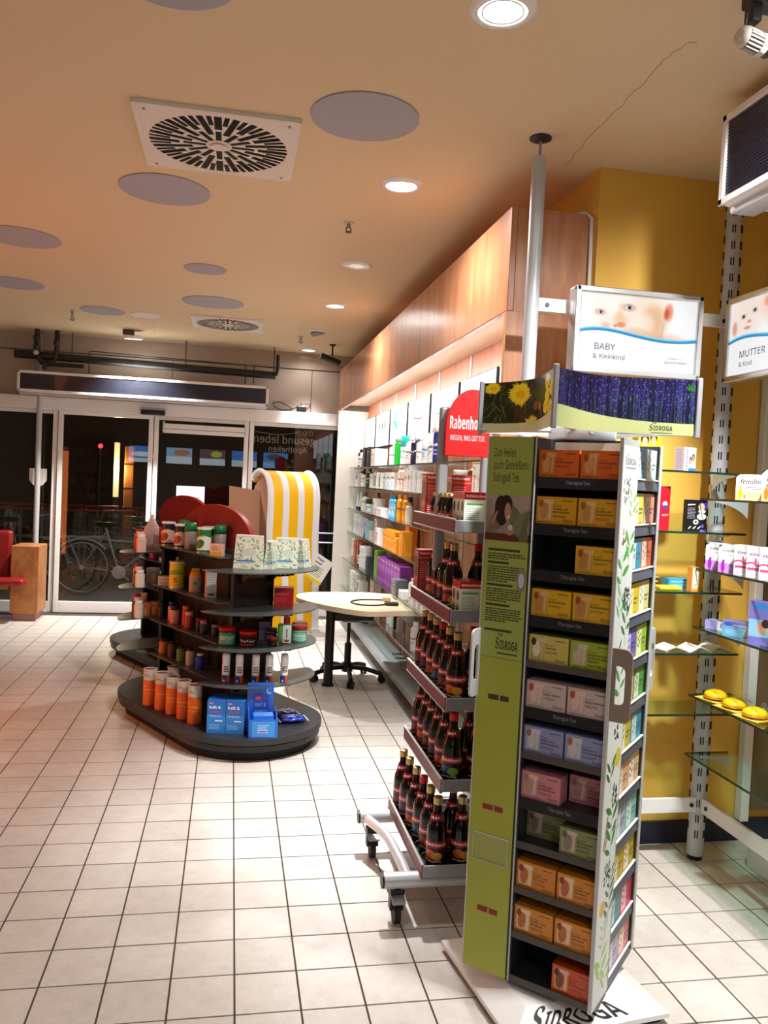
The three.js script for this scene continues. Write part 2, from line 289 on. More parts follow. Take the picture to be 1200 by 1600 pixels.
// ---- bicycle outside the door
{
  const bk = thing('bicycle', 'bicycle with pale mudguard parked outside the glass door', 'bicycle', [-1.3, 0, 10.75], 0.12);
  const R = 0.335, fr = std(C(0.45, 0.47, 0.48), 0.35, 0.4);
  const wheel = (x, n) => { const w = part(n, at(new THREE.TorusGeometry(R, 0.018, 8, 40), 0, 0, 0), MT.rubber, bk, x, R + 0.02, 0);
    part('rim', new THREE.TorusGeometry(R - 0.022, 0.009, 6, 40), MT.alu, w); const sp = []; for (let i = 0; i < 18; i++) sp.push(bar([0, 0, 0.01 * (i % 2 ? 1 : -1)], [(R - 0.02) * Math.cos(i * PI / 9), (R - 0.02) * Math.sin(i * PI / 9), 0], 0.0015, 5)); part('spokes', merge(sp), MT.alu, w);
    part('mudguard', at(new THREE.TorusGeometry(R + 0.028, 0.014, 6, 30, PI * 0.62), 0, 0, 0, 0, 0, PI * (x < 0 ? 0.22 : 0.2)), col('#c9cfcc', 0.4), w); part('hub', at(CY(0.025, 0.09, 12), 0, 0, 0, PI / 2), MT.alu, w); };
  wheel(-0.53, 'wheel'); wheel(0.53, 'wheel');
  const bb = [-0.08, 0.3, 0], seat = [-0.24, 0.82, 0], head = [0.34, 0.86, 0], hb = [0.38, 0.68, 0], rear = [-0.53, R + 0.02, 0], front = [0.53, R + 0.02, 0];
  part('frame', merge([bar(bb, seat, 0.016), bar(bb, hb, 0.018), bar([-0.2, 0.7, 0], hb, 0.016), bar(bb, rear, 0.011), bar(seat, rear, 0.009)]), fr, bk);
  part('fork', merge([bar(head, hb, 0.017), bar([0.38, 0.68, 0.04], [0.53, R + 0.02, 0.04], 0.011), bar([0.38, 0.68, -0.04], [0.53, R + 0.02, -0.04], 0.011)]), fr, bk);
  part('handlebar', tube([[0.22, 0.98, 0.27], [0.32, 1.0, 0.15], [0.34, 0.98, 0], [0.32, 1.0, -0.15], [0.22, 0.98, -0.27]], 0.012), MT.alu, bk); part('stem', bar(head, [0.34, 0.98, 0], 0.013), MT.alu, bk);
  part('saddle', at(new THREE.SphereGeometry(0.1, 14, 8), 0, 0, 0).scale(1.35, 0.35, 0.8), MT.black, bk, -0.26, 0.9, 0); part('seat_post', bar(seat, [-0.26, 0.9, 0], 0.013), MT.alu, bk);
  part('chainring', at(CY(0.085, 0.006, 24), 0, 0, 0, PI / 2), MT.alu, bk, -0.08, 0.3, 0.05); part('crank', merge([bar([-0.08, 0.3, 0.06], [0.05, 0.2, 0.06], 0.008), bar([-0.08, 0.3, -0.06], [-0.21, 0.4, -0.06], 0.008)]), MT.alu, bk);
  part('luggage_rack', merge([bar([-0.75, 0.74, 0.06], [-0.26, 0.74, 0.06], 0.006), bar([-0.75, 0.74, -0.06], [-0.26, 0.74, -0.06], 0.006), bar([-0.7, 0.74, 0.06], [-0.53, R, 0.06], 0.005), bar([-0.7, 0.74, -0.06], [-0.53, R, -0.06], 0.005)]), MT.alu, bk);
  part('reflector', at(CY(0.025, 0.01, 12), 0, 0, 0, PI / 2), col('#ff6a1a', 0.3), bk, -0.62, 0.22, 0.03);
  const b2 = copy(bk, 'dark second bicycle leaning behind the first outside the glass', 'bicycles outside'); place(b2, -2.55, 0, 11.1, -0.15); bk.userData.group = 'bicycles outside';
}
// ---- rows of nested shopping trolleys with red handles
{
  const tr = thing('shopping_trolley', '', 'trolley', [0, 0, 0], 0, 'shopping trolleys outside'), wire = [], L = 0.75, y0 = 0.5, y1 = 0.92;
  for (const s of [-1, 1]) { for (let k = 0; k < 6; k++) { const y = y0 + (y1 - y0) * k / 5; wire.push(bar([-L / 2 + 0.02 * k, y, s * 0.2], [L / 2, y + 0.03, s * 0.24], 0.004, 5)); } for (let k = 0; k < 7; k++) { const x = -L / 2 + L * k / 6; wire.push(bar([x, y0, s * 0.21], [x, y1, s * 0.23], 0.003, 5)); } }
  for (let k = 0; k < 6; k++) wire.push(bar([-L / 2 + L * k / 5, y0, -0.2], [-L / 2 + L * k / 5, y0, 0.2], 0.003, 5));
  part('wire_basket', merge(wire), MT.alu, tr);
  part('handle', bar([L / 2 + 0.08, 1.02, -0.25], [L / 2 + 0.08, 1.02, 0.25], 0.02), col('#b8201c', 0.4), tr);
  part('handle_arm', merge([-0.23, 0.23].map((z) => bar([L / 2, y1, z], [L / 2 + 0.08, 1.02, z], 0.012))), MT.alu, tr);
  part('chassis', merge([-0.22, 0.22].flatMap((z) => [bar([L / 2, 0.5, z], [L / 2 - 0.1, 0.12, z], 0.012), bar([L / 2 - 0.1, 0.14, z], [-L / 2, 0.14, z * 0.7], 0.012)])), MT.alu, tr);
  for (const x of [L / 2 - 0.1, -L / 2]) for (const z of [-0.2, 0.2]) part('wheel', at(CY(0.055, 0.025, 14), 0, 0, 0, PI / 2), MT.rubber, tr, x, 0.056, z);
  for (let r = 0; r < 2; r++) for (let i = 0; i < 9; i++) {
    const o = r + i ? copy(tr) : tr; place(o, -4.3 + i * 0.53 + r * 0.1, 0, 12.2 + r * 1.25, -PI / 2 + 0.3);
    o.userData.label = ORD[i] + ' red-handled shopping trolley from the left in the ' + (r ? 'rear' : 'front') + ' row outside';
  }
}
{ // lit street fittings
  const lamp = thing('light_tube', 'upright lit fluorescent tube across the dark street', 'lamp', [-1.89, 0, 14]);
  part('mounting_post', RB(0.06, 1.15, 0.06, 0.01), MT.darkGrey, lamp, 0, 0.575, 0);
  part('glowing_tube', CY(0.045, 0.9, 16), new THREE.MeshStandardMaterial({ color: C(0.6, 0.5, 0.3), emissive: C(1, 0.78, 0.32), emissiveIntensity: 1.7 }), lamp, 0, 1.6, 0);
  const l = new THREE.PointLight(C(1, 0.8, 0.5), 4, 8, 2); l.position.set(0, 1.6, 0.1); l.castShadow = true; l.shadow.radius = 4; lamp.add(l);
  const c = thing('advertising_column', 'slim orange advertising column standing across the street', 'column', [-1.68, 0, 14]);
  part('shaft', RB(0.16, 1.98, 0.1, 0.02), std(C(0.62, 0.19, 0.03), 0.5), c, 0, 1.02, 0); part('foot', RB(0.22, 0.06, 0.18, 0.01), MT.darkGrey, c, 0, 0.03, 0);
  for (let i = 0; i < 4; i++) part('band', RB(0.165, 0.03, 0.105, 0.006), MT.darkGrey, c, 0, 0.5 + i * 0.4, 0);
  for (const [x, y, d, q] of [[-2.4, 1.98, 15.6, 'upper left'], [-1.35, 1.83, 14.6, 'lower right']]) {
    const t = thing('signal_light', 'small ' + q + ' red signal light glowing in the dark street', 'lamp', [x, 0, d]);
    part('post', CY(0.02, y, 10), MT.darkGrey, t, 0, y / 2, 0); part('lens', new THREE.SphereGeometry(0.045, 14, 10), new THREE.MeshStandardMaterial({ color: C(0.3, 0.02, 0.02), emissive: C(1, 0.06, 0.05), emissiveIntensity: 3 }), t, 0, y + 0.04, 0);
    const p = new THREE.PointLight(C(1, 0.1, 0.08), 0.15, 4, 2); p.position.set(0, y + 0.04, 0.07); p.castShadow = true; t.add(p);
  }
}

// ================================================================ CEILING FITTINGS
function downlight(x, d, label, power, glow, spill = power * 0.25, cone = 0.52, soft = 1, aim = [0, 0]) {
  const t = thing('downlight', label, 'ceiling light', [x, 3.05, d], 0, 'ceiling downlights');
  part('trim_ring', lathe([[0.074, -0.001], [0.076, -0.014], [0.09, -0.012], [0.102, -0.004], [0.103, -0.0005]], 40), MT.whiteGloss, t);
  part('diffuser', at(CY(0.075, 0.004, 40), 0, -0.006, 0), new THREE.MeshStandardMaterial({ color: C(0.7, 0.7, 0.66), roughness: 0.4, emissive: C(1, 0.97, 0.93), emissiveIntensity: glow }), t);
  part('reflector_ring', at(new THREE.TorusGeometry(0.062, 0.003, 6, 40), 0, -0.009, 0, PI / 2), MT.chrome, t);
  const s = new THREE.SpotLight(C(0.98, 0.985, 1), power, 0, cone, soft, 2); s.position.set(0, -0.02, 0); s.target.position.set(aim[0], -3, -aim[1]); s.castShadow = true; s.shadow.radius = 3.2; s.shadow.bias = -0.0005; t.add(s, s.target);   // the beam
  if (spill > 0.5) { const q = new THREE.SpotLight(C(1, 0.98, 0.96), spill, 0, 1.45, 0.5, 2); q.position.set(0, -0.02, 0); q.target.position.set(0, -3, 0); q.castShadow = true; q.shadow.radius = 3.2; t.add(q, q.target); }   // what the rim scatters sideways
  return t;
}
downlight(0.742, 2.38, 'largest lit downlight at the top edge of the photo', LIGHT.near, 9, LIGHT.near);
downlight(0.744, 3.87, 'lit downlight between the big grey disc and the ceiling pole', LIGHT.down, 9);
downlight(0.758, 5.39, 'dim downlight with visible reflector, third along the ceiling row', LIGHT.dim, 0.7);
downlight(0.78, 6.69, 'lit downlight just behind the dim one in the row', LIGHT.down, 9);
downlight(0.785, 9.12, 'farthest lit downlight near the wood-fronted cabinet end', LIGHT.door, 7, 2);
downlight(0.75, 0.9, 'unseen downlight in the row above the photographer', 1.5, 2, 0);  // out of view, carries the row on and faintly lights the near floor
downlight(1.55, 1.72, 'unseen downlight above the glass shelf corner', LIGHT.corner, 9, LIGHT.corner * 0.28, 0.86, 0.85, [0.75, 2.3]);  // out of view, aimed to light the yellow wall and the floor on the right
downlight(0.75, -0.7, 'unseen downlight behind the photographer, nearer one', LIGHT.rear, 9, 0, 1.32, 0.5);  // out of view, placed to brighten the front of the tea tower
downlight(-1.1, -1.6, 'unseen downlight behind the photographer, left one', LIGHT.rear * 0.6, 9, 0, 1.32, 0.5);  // out of view as well, brightens the tower front from the left
{ const t = thing('spotlight', 'surface-mounted lit spotlight above the air curtain', 'ceiling light', [-1.077, 3.05, 8.75]);
  part('canopy', RB(0.11, 0.05, 0.11, 0.008), col('#5d463a', 0.5), t, -0.03, -0.026, 0); part('head', at(CY(0.1, 0.035, 32), 0, 0, 0, 0.14), MT.whiteGloss, t, 0.02, -0.07, 0.02);
  part('lamp_face', at(CY(0.085, 0.006, 32), 0, 0, 0, 0.14), new THREE.MeshStandardMaterial({ color: C(0.7, 0.7, 0.66), emissive: C(1, 0.97, 0.93), emissiveIntensity: 7 }), t, 0.02, -0.09, 0.02);
  const s = new THREE.SpotLight(C(1, 0.965, 0.92), LIGHT.door * 2.2, 0, 0.95, 0.8, 2); s.position.set(0.02, -0.1, 0.02); s.target.position.set(0.2, -3, -0.5); s.castShadow = true; s.shadow.radius = 3; t.add(s, s.target); }
{ const t = thing('tilted_downlight', 'unlit tilting downlight beside the far ceiling vent', 'ceiling light', [0.77, 3.05, 7.95]);
  part('trim_ring', lathe([[0.074, -0.001], [0.076, -0.014], [0.09, -0.012], [0.102, -0.004], [0.103, -0.0005]], 32), MT.whiteGloss, t); part('tilted_lamp', at(CY(0.072, 0.03, 28), 0, -0.012, 0, 0.25, 0, 0.3), MT.greyMetal, t); part('reflector_face', at(CY(0.06, 0.004, 28), 0, -0.03, 0, 0.25, 0, 0.3), MT.darkGrey, t); }
function disc(x, d, rx, rz, label, mat = MT.speaker) {
  const t = thing('ceiling_disc', label, 'ceiling disc', [x, 3.05, d], 0, 'round ceiling discs');
  const f = part('disc_face', at(CY(1, 0.006, 56), 0, -0.003, 0), mat, t); f.scale.set(rx - 0.004, 1, rz - 0.004);
  const r = part('rim', at(new THREE.TorusGeometry(1, 0.01, 6, 56), 0, 0, 0, PI / 2), mat === MT.speaker ? MT.greyMetal : MT.white, t, 0, -0.002, 0); r.scale.set(rx - 0.006, 0.35, rz - 0.006);
}
disc(0.458, 3.21, 0.218, 0.218, 'largest round grey ceiling disc, right of the slotted vent');
disc(-0.393, 4.316, 0.23, 0.23, 'round grey ceiling disc just behind the slotted square vent');
disc(-1.365, 5.5, 0.24, 0.24, 'round grey ceiling disc cut by the left edge, reddish glow on it');
disc(-0.242, 5.877, 0.15, 0.15, 'small round grey ceiling disc, middle of the ceiling');
disc(-0.214, 6.983, 0.26, 0.24, 'round grey ceiling disc right in front of the far vent');
disc(-1.219, 7.767, 0.2, 0.2, 'round grey ceiling disc beside the pale far disc');
disc(-0.225, 2.44, 0.2, 0.2, 'round grey ceiling disc cut by the top edge');
disc(-1.75, 6.9, 0.22, 0.22, 'sliver of a grey ceiling disc on the left edge');
disc(-0.841, 7.812, 0.14, 0.14, 'pale flat round ceiling cover beside a grey disc', MT.ventWhite);
function vent(x, d, label) {
  const t = thing('ceiling_vent', label, 'air vent', [x, 3.05, d], 0, 'square ceiling vents'), S = 0.325;
  const sh = poly([[-S, -S], [S, -S], [S, S], [-S, S]]);
  const slot = (a, r0, r1, w) => { const c = Math.cos(a), s = Math.sin(a), p = new THREE.Path(); [[r0, -w], [r1, -w], [r1, w], [r0, w]].forEach(([r, q], i) => { const X = r * c - q * s, Y = r * s + q * c; i ? p.lineTo(X, Y) : p.moveTo(X, Y); }); p.closePath(); sh.holes.push(p); };
  for (let i = 0; i < 12; i++) { const a = i * PI / 6; slot(a, 0.055, 0.15, 0.0125); slot(a, 0.166, 0.292, 0.0155); slot(a + PI / 12, 0.115, 0.292, 0.0145); }
  for (let i = 0; i < 24; i++) slot(i * PI / 12 + PI / 24, 0.205, 0.292, 0.0105);
  part('slotted_plate', at(extrude(sh, 0.002), 0, 0, 0, PI / 2), MT.ventWhite, t, 0, -0.016, 0);
  part('duct_box', merge([at(B(0.6, 0.01, 0.6), 0, 0.4, 0), ...[[0.297, 0, 0.006, 0.6], [-0.297, 0, 0.006, 0.6], [0, 0.297, 0.6, 0.006], [0, -0.297, 0.6, 0.006]].map(([x2, z2, w2, d2]) => at(B(w2, 0.4, d2), x2, 0.2, z2))]), MT.duct, t);
  part('plate_edge', merge([[0, S, 0.65, 0.012], [0, -S, 0.65, 0.012], [S, 0, 0.012, 0.65], [-S, 0, 0.012, 0.65]].map(([a, b, w, q]) => at(B(w, 0.018, q), a, -0.0095, b))), MT.ventWhite, t);
  part('hub', at(CY(0.035, 0.006, 24), 0, -0.023, 0), MT.ventWhite, t);
  for (const a of [-1, 1]) for (const b of [-1, 1]) part('screw', at(CY(0.006, 0.003, 10), a * 0.285, -0.0215, b * 0.285), MT.greyMetal, t);
}
vent(...VENTS[0], 'large square vent with radial slots beside the biggest grey disc');
vent(...VENTS[1], 'far square slotted vent above the entrance');
function sprinkler(x, d, label, down) {
  const t = thing('sprinkler', label, 'sprinkler', [x, 3.05, d], 0, 'ceiling sprinklers');
  part('rosette', at(CY(0.03, 0.006, 20), 0, -0.003, 0), MT.hosePlastic, t); part('body', at(CY(0.011, down, 12), 0, -down / 2 - 0.005, 0), MT.greyMetal, t);
  part('frame_arms', at(new THREE.TorusGeometry(0.014, 0.003, 6, 16), 0, -down - 0.018, 0), MT.darkGrey, t); part('deflector', at(CY(0.018, 0.003, 16), 0, -down - 0.033, 0), MT.darkGrey, t);
}
sprinkler(0.583, 4.53, 'dark sprinkler head between two lit downlights', 0.02);
sprinkler(-1.495, 7.86, 'pale sprinkler head near the left ceiling', 0.06);
sprinkler(0.63, 8.3, 'small sprinkler head beside the farthest downlight', 0.03);
// ================================================================ ENTRANCE: air curtain, pipes, bench
function airCurtain(label, w, h, depth) {       // origin: middle of the underside, grille to +z
  const t = thing('air_curtain', label, 'air curtain');
  part('housing', RB(w, h, depth, 0.02), MT.whiteGloss, t, 0, h / 2, -depth / 2);
  const fr = 0.028;
  part('frame', merge([at(RB(w, fr, 0.014, 0.005), 0, fr / 2, 0.006), at(RB(w, fr, 0.014, 0.005), 0, h - fr / 2, 0.006), at(RB(fr, h, 0.014, 0.005), -w / 2 + fr / 2, h / 2, 0.006), at(RB(fr, h, 0.014, 0.005), w / 2 - fr / 2, h / 2, 0.006)]), MT.whiteGloss, t);
  part('grille_backing', B(w - 2 * fr, h - 2 * fr, 0.003), MT.black, t, 0, h / 2, 0.001);
  const n = Math.round((h - 2 * fr) / 0.011), sl = [];
  for (let i = 0; i < n; i++) sl.push(at(B(w - 2 * fr, 0.006, 0.003), 0, fr + (i + 0.5) * (h - 2 * fr) / n, 0.0035, 0.3));
  const g = part('grille_slats', merge(sl), MT.gloss, t); g.userData.kind = 'stuff';
  part('outlet_lip', RB(w - 0.02, 0.03, 0.1, 0.006), MT.alu, t, 0, -0.008, -0.08);
  return t;
}
MT.gloss = std(C(0.024, 0.028, 0.05), 0.3, 0.0, { clearcoat: 0.3 });
place(airCurtain('long white-framed air curtain with black grille above the entrance', 2.586, 0.218, 0.28), -0.937, 2.378, 8.99);
{ // pipes above it
  const t = thing('heating_pipes', 'black insulated heating pipes running above the entrance air curtain', 'pipes', [-0.95, 2.72, 9.15]);
  part('main_pipe', bar([-1.35, 0.06, 0], [1.38, 0.02, 0], 0.042, 16), MT.black, t);
  part('return_pipe', bar([-1.05, -0.03, 0.04], [-0.65, -0.03, 0.04], 0.022, 12), MT.black, t);
  part('feed_pipe', tube([[-0.93, 0.33, 0.02], [-0.93, 0.12, 0.03], [-0.95, 0.02, 0.04], [-1.03, -0.03, 0.04], [-1.05, -0.09, 0.04]], 0.026), MT.black, t);
  part('feed_pipe', tube([[-1.13, 0.33, 0.02], [-1.13, 0.12, 0.03], [-1.12, 0.06, 0.04], [-1.06, -0.03, 0.04]], 0.026), MT.black, t);
  for (const [x, y] of [[-0.93, 0.2], [-1.13, 0.24], [-1.13, 0.14]]) part('valve', new THREE.SphereGeometry(0.038, 14, 10), MT.darkGrey, t, x, y, 0.03);
  part('valve_cap', new THREE.SphereGeometry(0.03, 12, 8), MT.hosePlastic, t, -1.13, 0.08, 0.05);
  for (const x of [-0.78, 0.4, 1.36]) part('hanger_rod', bar([x, 0.33, 0], [x, 0.0, 0], 0.006), MT.darkGrey, t);
  part('end_valve', tube([[1.38, 0.02, 0], [1.4, 0.1, 0], [1.4, 0.25, 0]], 0.02), MT.black, t);
  part('thin_conduit', merge([bar([-0.6, 0.14, 0.02], [1.05, 0.11, 0.02], 0.006), bar([-0.6, 0.14, 0.02], [-0.6, -0.1, 0.02], 0.006), bar([1.05, 0.11, 0.02], [1.05, -0.1, 0.02], 0.006), bar([1.14, 0.11, 0.02], [1.36, 0.1, 0.02], 0.006), bar([1.14, 0.11, 0.02], [1.14, -0.1, 0.02], 0.006)]), MT.darkGrey, t);
  const h = thing('support_post', 'slim grey post holding up the left end of the air curtain', 'post', [-2.075, 0, 9.315]);
  part('tube', CY(0.03, 2.74, 16), MT.aluPaint, h, 0, 1.372, 0); part('screw_jack', CY(0.008, 0.3, 8), MT.greyMetal, h, 0, 2.88, 0); part('ceiling_plate', CY(0.05, 0.012, 20), MT.greyMetal, h, 0, 3.04, 0); part('foot', CY(0.05, 0.015, 20), MT.greyMetal, h, 0, 0.008, 0);
  const s = thing('track_spotlight', 'black swivel spotlight hanging over the wooden cabinet end', 'spotlight', [1.0, 3.05, 8.65]);
  part('base', CY(0.035, 0.012, 16), MT.black, s, 0, -0.006, 0); part('stem', bar([0, 0, 0], [0, -0.12, 0], 0.01), MT.black, s); part('lamp_barrel', at(CY(0.035, 0.22, 16), -0.02, -0.16, 0, 0.3, 0, 1.25), MT.black, s);
  const k = thing('cable_transformer', 'black plug transformer and loose cable on the door header', 'transformer', [0.75, 2.366, 9.33]);
  part('body', RB(0.11, 0.07, 0.06, 0.012), MT.black, k, 0, 0.036, 0); part('cable', tube([[0.06, 0.03, 0], [0.1, 0.09, 0], [0.02, 0.1, 0.01], [-0.08, 0.04, 0], [-0.25, 0.02, 0], [-0.33, 0.08, 0], [-0.25, 0.1, 0], [-0.1, 0.02, 0.01], [-0.4, 0.012, 0], [-0.55, 0.07, 0.02], [-0.46, 0.16, 0.02], [-0.55, 0.2, 0.02]], 0.006, 60, 6), MT.black, k);
}
{
  const b = thing('waiting_bench', 'red upholstered bench with a wooden end block by the entrance', 'bench', [-2.06, 0, 8.9]);
  part('end_block', RB(0.27, 0.70, 0.38, 0.006), MT.bench, b, 0, 0.43, -0.1); part('block_plinth', RB(0.22, 0.08, 0.32, 0.004), col('#a07868', 0.6), b, 0, 0.04, -0.1);
  part('seat', RB(1.3, 0.075, 0.5, 0.035, 4), MT.red, b, -0.62, 0.415, 0.0); part('backrest', RB(1.2, 0.52, 0.09, 0.04, 4), MT.red, b, -0.78, 0.66, -0.14, -0.08); part('seat_frame', RB(1.1, 0.05, 0.3, 0.006), MT.bench, b, -0.7, 0.352, -0.06); part('far_block', RB(0.2, 0.33, 0.36, 0.006), MT.bench, b, -1.15, 0.165, -0.08);
}

// ================================================================ WOOD CABINET ALONG THE WALL
const CX = 1.165, CB = 1.50, CD0 = 3.45, CD1 = 9.2;
{
  const u = thing('wall_cabinet', 'long wooden wall cabinet with tall fascia and lit glass shelves', 'cabinet', [CX, 0, CD0]);
  const L = CD1 - CD0;
  const uvWorld = (g, sx, sy) => { const p = g.attributes.position, n = g.attributes.normal, uv = g.attributes.uv; for (let i = 0; i < p.count; i++) { const ax = Math.abs(n.getX(i)), ay = Math.abs(n.getY(i)); ax > 0.5 ? uv.setXY(i, p.getZ(i) * sx, p.getY(i) * sy) : ay > 0.5 ? uv.setXY(i, p.getZ(i) * sx, p.getX(i) * sy) : uv.setXY(i, p.getX(i) * sx, p.getY(i) * sy); } return g; };
  part('fascia', uvWorld(RB(0.03, 0.457, L, 0.004), 0.55, 0.7), MT.wood, u, 0.015, 2.629, -L / 2);
  part('fascia_end', uvWorld(B(0.345, 0.457, 0.025), 0.9, 0.8), MT.wood, u, 0.2025, 2.629, -0.0125);
  part('roof', uvWorld(B(0.345, 0.02, L - 0.03), 0.5, 0.7), MT.wood, u, 0.2025, 2.84, -L / 2);
  part('soffit', uvWorld(B(0.305, 0.02, L - 0.03), 0.5, 0.7), MT.beech, u, 0.1825, 2.475, -L / 2);
  part('end_panel', uvWorld(B(0.375, 2.399, 0.035), 0.9, 0.8), MT.wood, u, 0.1875, 1.2, -0.0175);
  part('end_panel', uvWorld(B(0.375, 2.399, 0.04), 0.9, 0.8), MT.litEndPanel, u, 0.1875, 1.2, -L + 0.02);  // far panel: glare of the strip light put into its paler colour
  const n = 7, seg = (L - 0.075) / n;
  for (let i = 0; i < n; i++) part(i ? 'back_panel_' + String(i).padStart(3, '0') : 'back_panel', uvWorld(B(0.03, 2.355, seg - 0.006), 0.5, 0.7), MT.woodBack, u, CB - CX + 0.018, 1.2875, -(0.035 + seg * (i + 0.5)));
  for (let i = 1; i < n; i++) part(i > 1 ? 'slotted_rail_' + String(i - 1).padStart(3, '0') : 'slotted_rail', RB(0.012, 2.355, 0.022, 0.003), MT.alu, u, CB - CX + 0.002, 1.2875, -(0.035 + seg * i));
  part('plinth', B(0.16, 0.10, L - 0.08), MT.blackMatt, u, 0.29, 0.05, -L / 2);
  part('base_deck', RB(0.24, 0.02, L - 0.08, 0.003), MT.greyMetal, u, 0.235, 0.135, -L / 2);
  part('deck_apron', RB(0.012, 0.05, L - 0.08, 0.003), MT.greyMetal, u, 0.112, 0.115, -L / 2);
  part('edge_conduit', tube([[0.372, 0.9, 0.012], [0.372, 2.75, 0.012], [0.37, 2.86, 0.0], [0.345, 2.872, -0.03], [0.32, 2.868, -0.06]], 0.009, 40), MT.white, u);
  // fluorescent strip below the fascia
  const tubeMat = new THREE.MeshStandardMaterial({ color: C(0.8, 0.8, 0.8), emissive: C(1, 0.97, 0.94), emissiveIntensity: 5 });
  for (let i = 0; i < 4; i++) {
    const z = -(0.06 + (L - 0.12) * (i + 0.5) / 4), l = (L - 0.2) / 4;
    part('strip_housing', RB(0.03, 0.018, l, 0.004), MT.white, u, 0.048, 2.456, z); part('light_strip', at(CY(0.008, l - 0.06, 10), 0, 0, 0, PI / 2), tubeMat, u, 0.048, 2.4395, z);
    const a = new THREE.RectAreaLight(C(1, 0.97, 0.95), LIGHT.strip, 0.03, l - 0.06); a.position.set(0.05, 2.428, z);
    a.quaternion.setFromRotationMatrix(new THREE.Matrix4().makeBasis(new THREE.Vector3(-0.927, -0.375, 0), new THREE.Vector3(0, 0, 1), new THREE.Vector3(-0.375, 0.927, 0))); u.add(a);
  }
}
{ const s = structure('trim_9', RB(0.03, 0.008, 5.6, 0.002), MT.alu, 1.268, 0.003, 6.4); }
// backlit posters at the top of the cabinet
const posterArt = [
  (g, w, h) => { scrawl(g, w * 0.1, h * 0.3, w * 0.36, h * 0.09, '#8fb8c8'); lines(g, w * 0.1, h * 0.5, w * 0.5, 3, h * 0.06, h * 0.015, '#b9d3dc'); },
  (g, w, h) => { for (let i = 0; i < 3; i++) blob(g, w * (0.3 + i * 0.2), h * (0.42 - i * 0.03), w * 0.035, h * 0.18, '#3a4a46', 0.2); scrawl(g, w * 0.3, h * 0.78, w * 0.36, h * 0.09, '#4fae94'); },
  (g, w, h) => { leafy(g, w * 0.18, h * 0.35, w * 0.3, 0.3, '#37b9ae'); leafy(g, w * 0.2, h * 0.28, w * 0.25, -0.2, '#5fd0c4'); scrawl(g, w * 0.25, h * 0.62, w * 0.36, h * 0.1, '#49b7c9'); lines(g, w * 0.25, h * 0.72, w * 0.45, 2, h * 0.06, h * 0.015, '#9fd6dd'); },
  (g, w, h) => { g.strokeStyle = '#a22a8c'; g.lineWidth = h * 0.03; g.beginPath(); g.moveTo(w * 0.2, h * 0.5); g.bezierCurveTo(w * 0.35, h * 0.32, w * 0.5, h * 0.62, w * 0.78, h * 0.42); g.stroke(); leafy(g, w * 0.62, h * 0.44, h * 0.24, -1.3, '#f08a2e'); scrawl(g, w * 0.25, h * 0.68, w * 0.36, h * 0.08, '#999'); },
  (g, w, h) => { g.strokeStyle = '#b04a9c'; g.lineWidth = h * 0.025; g.beginPath(); g.moveTo(w * 0.15, h * 0.55); g.bezierCurveTo(w * 0.3, h * 0.4, w * 0.5, h * 0.66, w * 0.8, h * 0.5); g.stroke(); leafy(g, w * 0.5, h * 0.46, h * 0.16, -1.2, '#f3a65e'); },
  (g, w, h) => { g.strokeStyle = '#9c3aa0'; g.lineWidth = h * 0.03; g.beginPath(); g.moveTo(w * 0.1, h * 0.6); g.bezierCurveTo(w * 0.3, h * 0.42, w * 0.5, h * 0.7, w * 0.9, h * 0.5); g.stroke(); scrawl(g, w * 0.3, h * 0.8, w * 0.36, h * 0.09, '#b88'); }];
const posterD = [[9.14, 8.52], [8.47, 7.72], [7.67, 6.92], [6.87, 6.1], [6.05, 5.3], [5.25, 4.5], [4.45, 3.7]];
posterD.forEach(([a, b], i) => {
  const w = a - b, h = 0.35, art = posterArt[i % 6], p = print(256, 128, (g, W, H) => { fill(g, '#fdfdfd', W, H); art(g, W, H); });
  const look = ['pale blue script', 'three dark bottles pictured on it', 'turquoise leaves', 'magenta wave and orange leaf', 'faint magenta wave', 'violet wave', 'blue script'][i];
  const t = thing('backlit_poster', 'glowing white shelf poster with ' + look + ', ' + ORD[i] + ' from the entrance', 'poster', [CB - 0.002, 1.965, (a + b) / 2], -PI / 2, 'backlit posters in the wall cabinet');
  part('light_box', RB(w, h, 0.03, 0.004), MT.darkGrey, t, 0, h / 2, 0.004); part('lit_face', card(p, w - 0.02, h - 0.02), sheetMat(p, 0.4, 2.5), t, 0, h / 2, 0.0205);
  const l = new THREE.RectAreaLight(C(1, 1, 1), LIGHT.box, w - 0.02, h - 0.02); l.position.set(0, h / 2, 0.03); l.rotation.y = PI; t.add(l);
});
// glass shelves of the cabinet
const SH = [1.76, 1.55, 1.30, 1.04, 0.73, 0.41], SHN = ['top', 'second', 'third', 'fourth', 'fifth', 'sixth'];
SH.forEach((y, i) => {
  const L = CD1 - CD0 - 0.10, x0 = 1.315 - (i > 3 ? 0.035 : 0), w = CB - 0.006 - x0;
  const t = thing('glass_shelf', SHN[i] + ' glass shelf from above inside the wooden wall cabinet', 'shelf', [x0 + w / 2, y, (CD0 + CD1) / 2], 0, 'cabinet glass shelves');
  part('glass_pane', B(w, 0.008, L), MT.shelfGlass, t, 0, -0.004, 0); part('front_edge', B(0.003, 0.0085, L), MT.glassEdge, t, -w / 2 - 0.0015, -0.004, 0);
  for (let k = 0; k < 8; k++) part('bracket', RB(w * 0.8, 0.012, 0.006, 0.002), MT.alu, t, w * 0.1, -0.0145, L / 2 - 0.1 - k * (L - 0.2) / 7);
});

